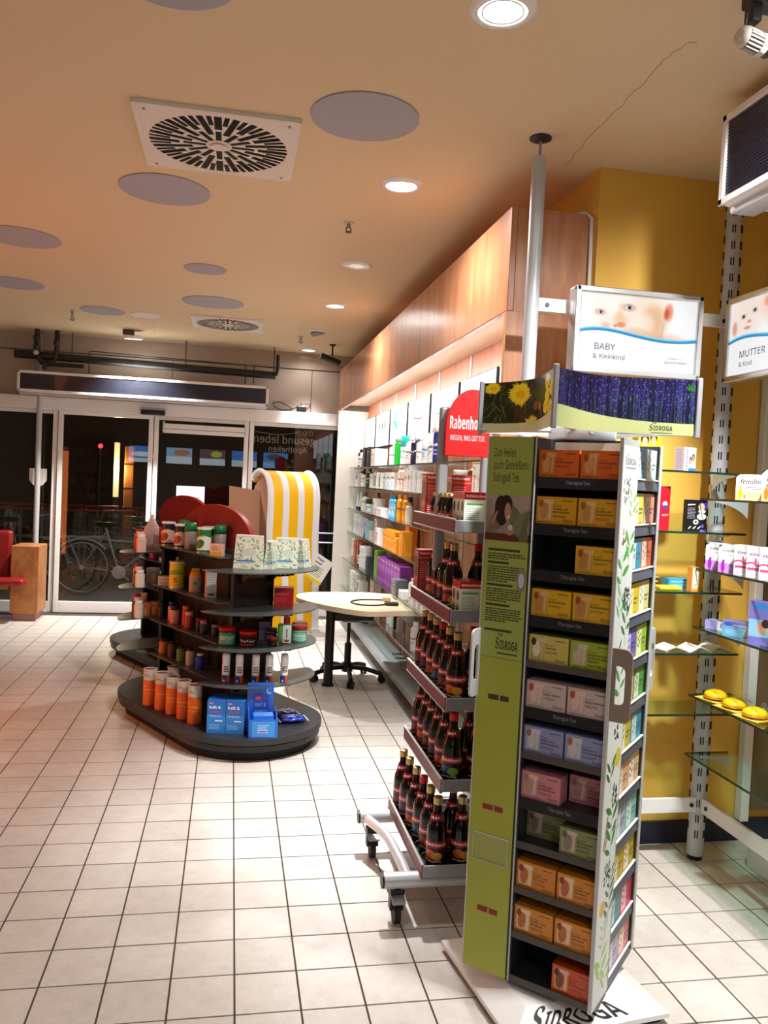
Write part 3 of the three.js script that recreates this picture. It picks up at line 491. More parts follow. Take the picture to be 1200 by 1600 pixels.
// ================================================================ GOODS: builders
function boxThing(name, label, cat, w, h, d, art, group, sideArt) {     // a carton in the ground colour of its print; sideArt: its own print on the sides
  const px = (m) => Math.round(Math.min(260, Math.max(40, m * 1500)));
  const [f, s] = sideArt ? together([px(w), px(h), art], [px(d), px(h), sideArt]) : [print(px(w), px(h), art)];
  const t = tag(new THREE.Mesh(cartonGeo(w, h, d, f, s ?? swatchOn(f, f.ground), swatchOn(f, f.ground)), sheetMat(f, 0.42)), label, cat, group); t.name = numbered(name); scene.add(t); return t;
}
const plainArt = (bg, ink, o = {}) => (g, w, h) => {
  fill(g, bg, w, h); if (o.band) { g.fillStyle = o.band; g.fillRect(0, h * (o.by ?? 0.62), w, h * (o.bh ?? 0.38) + 3); }
  if (o.dot) blob(g, w * 0.5, h * 0.45, w * 0.22, w * 0.22, o.dot);
  const horiz = h < w * 1.3;
  if (horiz) { scrawl(g, w * 0.08, h * 0.42, w * 0.66, h * 0.2, ink); lines(g, w * 0.08, h * 0.55, w * 0.6, 3, h * 0.1, h * 0.03, ink); }
  else { g.save(); g.translate(w * 0.64, h * 0.92); g.rotate(-PI / 2); scrawl(g, 0, 0, h * 0.58, w * 0.3, ink); g.restore(); lines(g, w * 0.12, h * 0.08, w * 0.7, 3, h * 0.035, h * 0.012, ink); }
};
// bottle as parts: body of revolution, cap, printed label
function bottleThing(name, label, cat, { r, h, neck = 0.35, shoulder = 0.78, body = '#fff', cap = '#fff', capH = 0.14, lab, lab0 = 0.12, lab1 = 0.62, rough = 0.3, group, oval = 1 }) {
  const t = thing(name, label, cat, [0, 0, 0], 0, group), hb = h * (1 - capH), sy = h * shoulder;
  const g = lathe([[0, 0.0005], [r * 0.92, 0.0005], [r, r * 0.1], [r, sy * 0.96], [r * 0.93, sy], [r * neck, Math.min(sy + r * 0.8, hb)], [r * neck, hb], [0, hb]], 20);
  const b = part('bottle_body', g, typeof body === 'string' ? col(body, rough) : body, t); b.scale.z = oval;
  const c = part('cap', lathe([[0, hb], [r * neck * 1.18, hb], [r * neck * 1.18, h * 0.99], [r * neck * 1.05, h], [0, h]], 18), typeof cap === 'string' ? col(cap, 0.35) : cap, t); c.scale.z = oval;
  if (lab) { const p = typeof lab === 'function' ? print(96, Math.max(24, Math.round(96 * (h * (lab1 - lab0)) / (2 * PI * r) * 1.4)), lab) : lab; const l = part('label', drum(r * 1.012, h * (lab1 - lab0), p, 24), sheetMat(p, 0.4), t, 0, h * (lab0 + lab1) / 2, 0); l.scale.z = oval; }
  return t;
}
function jarThing(name, label, cat, { r, h, body, lid, lidH = 0.25, lab, group, rough = 0.3 }) {
  const t = thing(name, label, cat, [0, 0, 0], 0, group), hb = h * (1 - lidH);
  part('jar_body', lathe([[0, 0.0005], [r * 0.93, 0.0005], [r * 0.98, h * 0.04], [r * 0.98, hb], [0, hb]], 24), col(body, rough), t);
  if (lab) { const p = print(160, 60, lab); part('label', drum(r, hb * 0.8, p), sheetMat(p, 0.4), t, 0, hb * 0.48, 0); }
  part('lid', lathe([[0, hb], [r * 1.03, hb], [r * 1.04, h * 0.97], [r * 0.98, h], [0, h]], 24), col(lid, 0.35), t);
  return t;
}
function tubeThing(name, label, cat, { w, h, body, cap, art, group }) {   // squeeze tube standing on its cap
  const t = thing(name, label, cat, [0, 0, 0], 0, group), g = new THREE.CylinderGeometry(1, 1, h * 0.84, 20, 6), p = g.attributes.position;
  for (let i = 0; i < p.count; i++) { const k = (p.getY(i) / (h * 0.84) + 0.5), s = 1 - k; p.setX(i, p.getX(i) * w / 2 * (0.86 + 0.14 * k)); p.setZ(i, p.getZ(i) * w / 2 * (0.12 + 0.72 * s)); }
  g.translate(0, h * 0.16 + h * 0.42, 0); g.computeVertexNormals(); part('tube_body', g, col(body, 0.35), t); part('cap', CY(w * 0.4, h * 0.16, 18), col(cap, 0.35), t, 0, h * 0.08, 0);
  part('crimp', B(w * 0.98, h * 0.03, w * 0.1), col(body, 0.4), t, 0, h - 0.002, 0);
  if (art) { const p2 = print(64, 96, art), q = card(p2, w * 0.62, h * 0.5), u = q.attributes.position; part('print_panel', q, sheetMat(p2, 0.4), t, 0, h * 0.52, w * 0.335, -0.07 * 0); }
  return t;
}

// ================================================================ GOODS IN THE CABINET
const GW = 'goods in the wall cabinet';
const onShelf = (o, s, d, x = 1.392) => place(o, x, SH[s], d, -PI / 2);
const again = (src, label) => copy(src, label);
{
  const L = (s) => s + ' on the cabinet';
  // ---- top shelf
  onShelf(bottleThing('lotion_bottle', 'small all-white bottle, farthest on the top cabinet shelf', 'bottle', { r: 0.03, h: 0.13, body: '#f4f2ee', cap: '#e8e4e0', group: GW }), 0, 9.0);
  onShelf(bottleThing('serum_bottle', 'dark plum bottle with black cap beside the farthest white bottle', 'bottle', { r: 0.032, h: 0.2, body: '#3a2747', cap: '#111', group: GW, lab: plainArt('#efeaf2', '#3a2747') }), 0, 8.86);
  onShelf(bottleThing('shampoo_bottle', 'white bottle with dark green cap near the entrance end, top shelf', 'bottle', { r: 0.035, h: 0.19, body: '#f2f4ef', cap: '#1f4a3a', group: GW, lab: plainArt('#f2f4ef', '#1f4a3a') }), 0, 8.7);
  onShelf(boxThing('gift_carton', 'rose carton tucked beside black gift packs, top shelf', 'box', 0.06, 0.1, 0.06, plainArt('#c98a8a', '#fff'), GW), 0, 8.58);
  const blk = boxThing('gift_pack', 'left black gift pack with arched top on the top shelf', 'box', 0.12, 0.2, 0.1, (g, w, h) => { fill(g, '#15161c', w, h); scrawl(g, w * 0.3, h * 0.3, w * 0.4, w * 0.18, '#cfd3dc'); g.fillStyle = '#8a8f9c'; g.fillRect(w * 0.3, h * 0.55, w * 0.4, h * 0.08); }, GW); onShelf(blk, 0, 8.36);
  onShelf(again(blk, 'right black gift pack on the top shelf, next to white carton'), 0, 8.1);
  onShelf(boxThing('cream_carton', 'big plain white carton standing between black packs and green bottle', 'box', 0.24, 0.17, 0.12, plainArt('#fbf7f2', '#c9b7a6'), GW), 0, 7.72);
  onShelf(bottleThing('bath_bottle', 'pale blue bottle left of bright green bottle, top shelf', 'bottle', { r: 0.04, h: 0.2, body: '#dcf0f6', cap: '#f6fbfd', group: GW, lab: plainArt('#eaf6fa', '#3a86a8') }), 0, 7.0);
  onShelf(bottleThing('bath_bottle', 'bright green bottle with white cap on the top shelf', 'bottle', { r: 0.045, h: 0.24, body: '#17b93e', cap: '#f8f8f8', neck: 0.8, capH: 0.16, group: GW }), 0, 6.74);
  onShelf(bottleThing('bath_bottle', 'white bottle with big cyan cap right of green bottle', 'bottle', { r: 0.042, h: 0.24, body: '#f7fbfb', cap: '#38cfd2', neck: 0.85, capH: 0.4, shoulder: 0.58, group: GW, lab: plainArt('#f7fbfb', '#30a4b0', { }) }), 0, 6.5);
  onShelf(bottleThing('lotion_bottle', 'slim white bottle between cyan-capped and navy bottle', 'bottle', { r: 0.034, h: 0.22, body: '#f2f2f2', cap: '#d5d8dc', group: GW, lab: plainArt('#f7f7f7', '#556') }), 0, 6.33);
  const nv = bottleThing('men_bottle', 'navy bottle with white cap on the top shelf', 'bottle', { r: 0.036, h: 0.22, body: '#161c38', cap: '#e8e8ec', group: GW, lab: plainArt('#1c2446', '#eee') }); onShelf(nv, 0, 6.14);
  ['white pump bottle second after navy bottle, top shelf', 'tall white bottle with pale blue label, top shelf', 'white bottle with grey print beside blue bottle, top shelf'].forEach((l, i) => onShelf(bottleThing('lotion_bottle', l, 'bottle', { r: 0.036 + 0.004 * i, h: 0.2 + 0.025 * i, body: '#fafafa', cap: ['#cfd4da', '#ffffff', '#bcd'][i], group: GW, lab: plainArt(['#f6f6f6', '#d7e8f6', '#eee'][i], ['#667', '#2a5a9a', '#555'][i]) }), 0, 5.95 - i * 0.2));
  onShelf(bottleThing('sun_bottle', 'deep blue bottle with tall white cap near grey sign pole', 'bottle', { r: 0.04, h: 0.27, body: '#21316e', cap: '#fff', neck: 0.8, capH: 0.2, group: GW, lab: plainArt('#273b86', '#fff') }), 0, 5.42);
  // ---- second shelf
  onShelf(boxThing('cream_carton', 'blue and white carton farthest on the second shelf', 'box', 0.1, 0.12, 0.06, plainArt('#e8edf6', '#27408f', { band: '#27408f', by: 0, bh: 0.3 }), GW), 1, 8.92);
  onShelf(bottleThing('pump_bottle', 'beige pump bottle with dark cap on the second shelf', 'bottle', { r: 0.035, h: 0.17, body: '#d8bba8', cap: '#2b2b2b', group: GW }), 1, 8.72);
  onShelf(bottleThing('pump_bottle', 'white pump bottle with black tall head on the second shelf', 'bottle', { r: 0.035, h: 0.19, body: '#f0f0ee', cap: '#222', capH: 0.3, shoulder: 0.6, group: GW, lab: plainArt('#fff', '#333') }), 1, 8.56);
  onShelf(bottleThing('oil_bottle', 'dark green oil bottle on the second shelf', 'bottle', { r: 0.04, h: 0.19, body: '#16321f', cap: '#1f4d2b', group: GW, lab: plainArt('#203a26', '#e8e3c8') }), 1, 8.2);
  onShelf(boxThing('cream_carton', 'white carton beside dark green oil bottle, second shelf', 'box', 0.12, 0.14, 0.07, plainArt('#f6f8f6', '#5a7a68'), GW), 1, 7.95);
  const bw = boxThing('set_carton', 'white carton with two black tubes pictured, second shelf', 'box', 0.2, 0.15, 0.08, (g, w, h) => { fill(g, '#f6f6f4', w, h); g.fillStyle = '#15171a'; g.fillRect(w * 0.2, h * 0.25, w * 0.2, h * 0.6); g.fillRect(w * 0.55, h * 0.25, w * 0.2, h * 0.6); }, GW); onShelf(bw, 1, 7.68);
  onShelf(boxThing('set_carton', 'white carton with one black tube pictured, second shelf', 'box', 0.14, 0.14, 0.08, (g, w, h) => { fill(g, '#f6f6f4', w, h); g.fillStyle = '#15171a'; g.fillRect(w * 0.35, h * 0.25, w * 0.3, h * 0.65); }, GW), 1, 7.42);
  ['pale blue-grey carton with fine print', 'white carton with blue side stripe', 'white carton with grey side stripe'].forEach((l, i) => onShelf(boxThing('cream_carton', l + ', second shelf', 'box', 0.13, 0.15, 0.07, plainArt(['#e6eef2', '#fbfbfb', '#f4f4f4'][i], ['#567', '#2a66b0', '#888'][i], { band: ['#d2dfe6', '#cfe2f4', '#ddd'][i], by: 0.75, bh: 0.25 }), GW), 1, 7.2 - i * 0.19));
  const pk = bottleThing('rose_bottle', 'first pink bottle on the second shelf', 'bottle', { r: 0.034, h: 0.2, body: '#f3d6cc', cap: '#f6e6e0', neck: 0.6, group: GW, lab: plainArt('#f8e2da', '#b0685a') }); onShelf(pk, 1, 6.62);
  onShelf(again(pk, 'second pink bottle on the second shelf'), 1, 6.48); 
  ['white carton with red dots, left', 'white carton with red dots, right'].forEach((l, i) => onShelf(boxThing('cream_carton', l + ' on the second shelf beside pink bottles', 'box', 0.09, 0.18 + i * 0.02, 0.07, plainArt('#fbf4f2', '#b0504a', { dot: '#e8b0a8' }), GW), 1, 6.3 - i * 0.12));
  for (let i = 0; i < 4; i++) onShelf(boxThing('white_carton', ORD[i] + ' white carton behind the juice cart on the second shelf', 'box', 0.1, 0.17 - 0.01 * i, 0.08, plainArt(['#f6f6f6', '#eef2f6', '#f8f2ee', '#f4f4f4'][i], '#667'), GW), 1, 6.05 - i * 0.16);
  onShelf(jarThing('powder_tin', 'white tin with white lid seen below the red arch sign', 'tin', { r: 0.05, h: 0.16, body: '#f4f4f2', lid: '#fff', group: GW, lab: plainArt('#f6f6f6', '#445') }), 1, 4.82);
  { const t = bottleThing('perfume_bottle', 'amber brown bottle beside white carton under the red arch sign', 'bottle', { r: 0.04, h: 0.2, body: '#6b2f12', cap: '#c99a5a', rough: 0.12, group: GW }); onShelf(t, 1, 4.55); }
  onShelf(boxThing('white_carton', 'white carton right of the amber bottle', 'box', 0.09, 0.19, 0.08, plainArt('#f4efe8', '#7a4a2a'), GW), 1, 4.42);
  // ---- third shelf
  onShelf(tubeThing('hand_cream_tube', 'violet and white tube, farthest on the third shelf', 'tube', { w: 0.06, h: 0.17, body: '#efeaf2', cap: '#3b3f8f', group: GW }), 2, 8.9);
  onShelf(tubeThing('hand_cream_tube', 'pale pink tube with black cap on the third shelf', 'tube', { w: 0.07, h: 0.19, body: '#e6d9dd', cap: '#24181e', group: GW }), 2, 8.7);
  onShelf(bottleThing('pump_bottle', 'white pump bottle with brown head on the third shelf', 'bottle', { r: 0.045, h: 0.2, body: '#eceae4', cap: '#6b5a50', capH: 0.25, shoulder: 0.65, group: GW, lab: plainArt('#f4f2ec', '#665') }), 2, 8.42);
  onShelf(jarThing('cream_jar', 'white jar with dark green lid on the third shelf', 'jar', { r: 0.05, h: 0.13, body: '#e6eef2', lid: '#22402c', lidH: 0.35, group: GW, lab: plainArt('#e6eef2', '#357') }), 2, 8.08);
  onShelf(bottleThing('tonic_bottle', 'dark capped tonic bottle behind the green-lidded jar', 'bottle', { r: 0.025, h: 0.2, body: '#7d7f6e', cap: '#18181a', group: GW }), 2, 7.95, 1.45);
  onShelf(boxThing('white_carton', 'square white carton standing upright on the third shelf', 'box', 0.12, 0.15, 0.1, plainArt('#f8f8f8', '#889'), GW), 2, 7.62);
  const lw = boxThing('flat_carton', 'low white carton with red print, left of pair on third shelf', 'box', 0.17, 0.075, 0.1, plainArt('#fafafa', '#a33a3a'), GW); onShelf(lw, 2, 7.4, 1.375);
  onShelf(again(lw, 'low white carton with red print, right of pair on third shelf'), 2, 7.2, 1.375);
  const bl = bottleThing('sunscreen_bottle', 'left tall light blue sunscreen bottle on the third shelf', 'bottle', { r: 0.042, h: 0.2, body: '#5cb4e4', cap: '#3f8ed0', neck: 0.6, group: GW, oval: 0.6, lab: plainArt('#8fd0f0', '#fff') }); onShelf(bl, 2, 6.98); onShelf(again(bl, 'right tall light blue sunscreen bottle on the third shelf'), 2, 6.84);
  const og = bottleThing('sunscreen_bottle', 'first orange sunscreen bottle after the blue ones', 'bottle', { r: 0.045, h: 0.21, body: '#f29a1c', cap: '#f2a52a', neck: 0.55, group: GW, oval: 0.6, lab: plainArt('#f6a72a', '#8a3c10') }); onShelf(og, 2, 6.62);
  onShelf(bottleThing('sunscreen_bottle', 'dark blue capped bottle half hidden between orange bottles', 'bottle', { r: 0.03, h: 0.2, body: '#2a3a8c', cap: '#2a3a8c', neck: 0.7, group: GW }), 2, 6.52, 1.45);
  onShelf(again(og, 'second orange sunscreen bottle, nearer the juice cart'), 2, 6.4);
  onShelf(bottleThing('sunscreen_bottle', 'white sunscreen bottle beside the second orange bottle', 'bottle', { r: 0.03, h: 0.16, body: '#fff4e8', cap: '#e8a060', neck: 0.6, group: GW }), 2, 6.26);
  // ---- fourth shelf
  for (let i = 0; i < 5; i++) onShelf(boxThing('pill_carton', ORD[i] + ' slim white carton from the entrance on the fourth shelf', 'box', 0.085, 0.2 - 0.006 * i, 0.06, plainArt(['#f2f2f0', '#e6e9f2', '#f2e8f0', '#f4f4f4', '#f0eef6'][i], ['#334', '#2a3f8a', '#8a2a5a', '#222', '#446'][i]), GW), 3, 8.92 - i * 0.13);
  onShelf(boxThing('pill_carton', 'sky blue and white carton on the fourth shelf', 'box', 0.13, 0.17, 0.08, (g, w, h) => { fill(g, '#bfdcf2', w, h); g.fillStyle = '#1f66b8'; g.beginPath(); g.moveTo(0, h); g.lineTo(0, h * 0.75); g.quadraticCurveTo(w * 0.5, h * 0.6, w, h * 0.85); g.lineTo(w, h); g.fill(); scrawl(g, w * 0.2, h * 0.3, w * 0.5, w * 0.22, '#2a4a8a'); }, GW), 3, 8.14);
  onShelf(boxThing('pill_carton', 'small low white carton beside the sky blue one', 'box', 0.12, 0.08, 0.07, plainArt('#f6f6f4', '#99a'), GW), 3, 7.86);
  onShelf(boxThing('bandage_carton', 'tall white carton with red specks on the fourth shelf', 'box', 0.12, 0.22, 0.09, plainArt('#f7f4f4', '#a04a5a', { dot: '#e9c4c8' }), GW), 3, 7.5);
  { const t = thing('wrapped_candy_bag', 'clear bag of orange sweets standing behind white cartons', 'bag', [0, 0, 0], 0, GW); const g = new THREE.SphereGeometry(0.07, 16, 12); g.scale(1, 1.3, 0.55); part('bag_film', g, MT.clearPlastic, t, 0, 0.1, 0); for (let i = 0; i < 9; i++) part('sweet', new THREE.SphereGeometry(0.019, 10, 8), col('#f06a1e', 0.4), t, rr(-0.03, 0.03), 0.035 + i * 0.013, rr(-0.012, 0.012)); part('tied_top', new THREE.ConeGeometry(0.03, 0.06, 12, 1, true), MT.clearPlastic, t, 0, 0.2, 0, PI); onShelf(t, 3, 7.28, 1.45); }
  onShelf(boxThing('bandage_carton', 'shorter white carton with red specks in front of sweets bag', 'box', 0.14, 0.15, 0.09, plainArt('#f7f4f4', '#a04a5a', { dot: '#e9c4c8' }), GW), 3, 7.24, 1.36);
  const oc = boxThing('orange_carton', 'first of three wide amber cartons on the fourth shelf', 'box', 0.17, 0.16, 0.1, plainArt('#f2a01c', '#b8480c', {}), GW); onShelf(oc, 3, 6.98); onShelf(again(oc, 'second of three wide amber cartons on the fourth shelf'), 3, 6.8); onShelf(again(oc, 'third of three wide amber cartons on the fourth shelf'), 3, 6.62);
  onShelf(boxThing('orange_carton', 'tall deep orange carton with open flap behind amber cartons', 'box', 0.15, 0.235, 0.07, plainArt('#f07a12', '#fff0d8', { band: '#f6b24a', by: 0.5, bh: 0.2 }), GW), 3, 6.4, 1.45);
  onShelf(boxThing('orange_carton', 'small amber carton in front of the tall orange carton', 'box', 0.1, 0.12, 0.05, plainArt('#f6a828', '#a8440c'), GW), 3, 6.44, 1.35);
  onShelf(boxThing('orange_carton', 'upright amber carton nearest the juice cart, fourth shelf', 'box', 0.12, 0.19, 0.08, plainArt('#f29c1e', '#a8440c'), GW), 3, 6.24, 1.37);
  // ---- fifth shelf
  for (let i = 0; i < 4; i++) onShelf(boxThing('tea_carton', ORD[i] + ' brown-red carton from the entrance on the fifth shelf', 'box', 0.13, 0.23, 0.08, plainArt(i ? '#b0380e' : '#e8dcc8', i ? '#ffe0b0' : '#8a3a1a', { band: i ? '#7e260a' : '#c0541a', by: 0.8, bh: 0.2 }), GW), 4, 8.9 - i * 0.17);
  onShelf(bottleThing('syrup_bottle', 'slim dark green syrup bottle beside white rolls, fifth shelf', 'bottle', { r: 0.03, h: 0.19, body: '#1a3424', cap: '#e8e4d8', group: GW, lab: plainArt('#e8e4d0', '#1a3424') }), 4, 8.25, 1.34);
  for (let k = 0; k < 2; k++) for (let i = 0; i < 4; i++) { const o = tag(new THREE.Mesh(lathe([[0.016, 0.001], [0.052, 0.001], [0.056, 0.008], [0.056, 0.048], [0.052, 0.055], [0.016, 0.055], [0.016, 0.001]], 24), col(k ? '#e3e6f0' : '#eef0f4', 0.8)), ['lowest', 'second', 'third', 'topmost'][i] + ' white bandage roll in the ' + (k ? 'right' : 'left') + ' stack, fifth shelf', 'bandage roll', 'bandage rolls on the fifth shelf'); o.name = numbered('bandage_roll'); scene.add(o); place(o, 1.36, SH[4] + i * 0.0555, 8.1 - k * 0.14); }
  for (let i = 0; i < 3; i++) { const o = boxThing('small_pack', ['bottom', 'middle', 'top'][i] + ' small black and silver pack stacked beside bandage rolls', 'box', 0.11, 0.05, 0.07, plainArt('#3a3f42', '#cfd8d4'), GW); place(o, 1.35, SH[4] + i * 0.0505, 7.72, -PI / 2); }
  onShelf(boxThing('green_carton', 'leaf green carton left of the purple cartons, fifth shelf', 'box', 0.12, 0.24, 0.09, plainArt('#7fbf3c', '#1f5a1a'), GW), 4, 7.42);
  const pc = boxThing('purple_carton', 'first purple carton from the green one, fifth shelf', 'box', 0.125, 0.21, 0.1, (g, w, h) => { fill(g, '#8e3aa2', w, h); g.fillStyle = '#b46cc4'; g.fillRect(0, 0, w, h * 0.13); g.fillStyle = '#7a2c90'; g.fillRect(0, h * 0.6, w, h * 0.25); blob(g, w * 0.5, h * 0.1, w * 0.16, h * 0.05, '#e8d8ee'); lines(g, w * 0.15, h * 0.3, w * 0.6, 3, h * 0.07, h * 0.02, '#d8b4e2'); }, GW);
  onShelf(pc, 4, 7.24); for (let i = 1; i < 8; i++) onShelf(again(pc, ORD[i] + ' purple carton from the green one, fifth shelf'), 4, 7.24 - i * 0.13);
  for (let i = 0; i < 4; i++) { const o = boxThing('grey_pack', ORD[i] + ' grey pack from below stacked before purple cartons', 'box', 0.17, 0.03, 0.1, plainArt('#5d6068', '#d0d4dc'), GW); place(o, 1.335, SH[4] + i * 0.0305, 6.22, -PI / 2 + (i % 2) * 0.06); }
  onShelf(boxThing('white_carton', 'small white packet lying open near the grey packs', 'box', 0.14, 0.06, 0.08, plainArt('#f4f4f2', '#889'), GW), 4, 6.02, 1.34);
  onShelf(bottleThing('lotion_bottle', 'tall white bottle on the fifth shelf by juice cart', 'bottle', { r: 0.03, h: 0.17, body: '#f6f4f2', cap: '#eee', group: GW }), 4, 5.92, 1.37);
  for (let i = 0; i < 6; i++) onShelf(boxThing('white_carton', ORD[i] + ' low white carton under the cart edge, fifth shelf', 'box', 0.11, 0.065, 0.08, plainArt('#f2f2f0', '#778'), GW), 4, 5.72 - i * 0.15, 1.35);
  // ---- sixth shelf
  const wp = boxThing('white_pack', 'first pale pack on the sixth shelf above the table', 'box', 0.15, 0.2, 0.1, plainArt('#eee8e0', '#b0a090', { dot: '#ded4c8' }), GW); onShelf(wp, 5, 8.85); for (let i = 1; i < 3; i++) onShelf(again(wp, ORD[i] + ' pale pack on the sixth shelf above the table'), 5, 8.85 - i * 0.17);
  onShelf(boxThing('detergent_pack', 'white and blue pack with red stripe above the table', 'box', 0.17, 0.17, 0.1, (g, w, h) => { fill(g, '#f4f4f4', w, h); g.fillStyle = '#1f5ab8'; g.beginPath(); g.moveTo(0, h); g.lineTo(0, h * 0.6); g.lineTo(w * 0.7, h); g.fill(); g.fillStyle = '#c83a3a'; g.save(); g.rotate(-0.3); g.fillRect(-w * 0.1, h * 0.55, w, h * 0.09); g.restore(); blob(g, w * 0.6, h * 0.2, w * 0.25, h * 0.1, '#1c1f2a', 0.4); }, GW), 5, 8.2, 1.36);
  onShelf(boxThing('detergent_pack', 'plain light carton behind the white and blue pack', 'box', 0.2, 0.24, 0.08, plainArt('#e4d2c0', '#c0a890'), GW), 5, 7.9, 1.45);
  onShelf(jarThing('cream_jar', 'white jar beside the white and blue pack', 'jar', { r: 0.05, h: 0.1, body: '#f2f2f0', lid: '#f8f8f8', group: GW }), 5, 7.86, 1.34);
  ['#f2dce0', '#f6f4f2', '#2a2a2e', '#e8d0d8'].forEach((c, i) => onShelf(bottleThing('cream_bottle', ['rose', 'cream', 'black', 'mauve'][i] + ' bottle under the table on the sixth shelf', 'bottle', { r: 0.038, h: 0.15, body: c, cap: '#eee', neck: 0.7, group: GW }), 5, 6.72 - i * 0.14, 1.38));
  ['#e8dcdc', '#f4f2f0', '#d9b9c2', '#f2efec', '#c98f9e', '#eeeae8'].forEach((c, i) => onShelf(bottleThing('body_lotion_bottle', ORD[i] + ' tall lotion bottle beside the juice cart, sixth shelf', 'bottle', { r: 0.036, h: 0.21 - 0.01 * (i % 2), body: c, cap: '#f6f6f6', neck: 0.55, group: GW, lab: plainArt(c, '#a85a6c') }), 5, 5.62 - i * 0.13, 1.34 + 0.03 * (i % 2)));
}

// ================================================================ TABLE AND STOOL
{
  const t = thing('consultation_table', 'beech peninsula table with rounded end beside the wall cabinet', 'table', [0.95, 0, 6.02]);
  const s = new THREE.Shape();                     // plan: x right, y away from the camera
  s.moveTo(0.42, 0.44); s.lineTo(0.30, 0.44); s.bezierCurveTo(0.24, 0.5, -0.1, 0.5, -0.24, 0.46); s.bezierCurveTo(-0.43, 0.4, -0.46, 0.2, -0.38, 0.04); s.bezierCurveTo(-0.28, -0.18, -0.1, -0.4, 0.02, -0.44); s.bezierCurveTo(0.1, -0.47, 0.2, -0.4, 0.3, -0.4); s.lineTo(0.42, -0.4); s.closePath();
  part('table_top', flat(s, 0.032, 0.004), MT.beech, t, 0, 0.664, 0);
  part('leg', CY(0.036, 0.66, 20), MT.black, t, -0.15, 0.335, -0.22); part('foot_plate', CY(0.05, 0.012, 20), MT.black, t, -0.15, 0.006, -0.22); part('mounting_plate', CY(0.08, 0.01, 20), MT.black, t, -0.15, 0.655, -0.22);
  part('wall_bracket', RB(0.06, 0.05, 0.7, 0.006), MT.greyMetal, t, 0.36, 0.632, 0);
  const c = thing('card_cable', 'black cable loop with a plug lying on the beech table', 'cable', [1.1, 0.70, 5.95]);
  part('cable_loop', tube([[0.1, 0.006, 0.05], [-0.02, 0.006, 0.14], [-0.14, 0.006, 0.12], [-0.19, 0.006, 0.0], [-0.1, 0.006, -0.12], [0.06, 0.006, -0.13], [0.12, 0.006, -0.12]], 0.006, 50, 6), MT.black, c); part('adapter', RB(0.06, 0.03, 0.05, 0.006), col('#c9a06a', 0.5), c, 0.1, 0.016, -0.1); part('hand_unit', RB(0.1, 0.025, 0.07, 0.01), MT.black, c, 0.1, 0.013, 0.1);
  const k = thing('swivel_stool', 'black swivel stool on five castors under the beech table', 'stool', [0.975, 0, 6.42]);
  part('seat', at(new RoundedBoxGeometry(0.36, 0.085, 0.36, 5, 0.04), 0, 0.545, 0), MT.black, k); part('seat_ring', at(new THREE.TorusGeometry(0.12, 0.008, 8, 30), 0, 0.492, 0, PI / 2), MT.chrome, k);
  part('gas_lift', CY(0.014, 0.26, 14), MT.black, k, 0, 0.36, 0); part('column', CY(0.028, 0.2, 16), MT.black, k, 0, 0.2, 0); part('hub', CY(0.045, 0.07, 16), MT.black, k, 0, 0.105, 0); part('lever', bar([0, 0.48, 0], [0.15, 0.47, 0.05], 0.006), MT.black, k);
  for (let i = 0; i < 5; i++) {
    const a = 0.35 + i * 2 * PI / 5, cx = Math.cos(a), cz = Math.sin(a), leg = part(i ? 'leg_' + String(i).padStart(3, '0') : 'leg', tube([[0.02 * cx, 0.105, 0.02 * cz], [0.15 * cx, 0.1, 0.15 * cz], [0.29 * cx, 0.068, 0.29 * cz]], 0.019, 12, 10), MT.black, k);
    part('castor', merge([at(CY(0.028, 0.018, 16), 0, 0, 0.014, PI / 2), at(CY(0.028, 0.018, 16), 0, 0, -0.014, PI / 2), at(CY(0.01, 0.045, 8), 0, 0.025, 0)]), MT.rubber, leg, 0.285 * cx, 0.0285, 0.285 * cz, 0, i * 1.1, 0);
  }
}
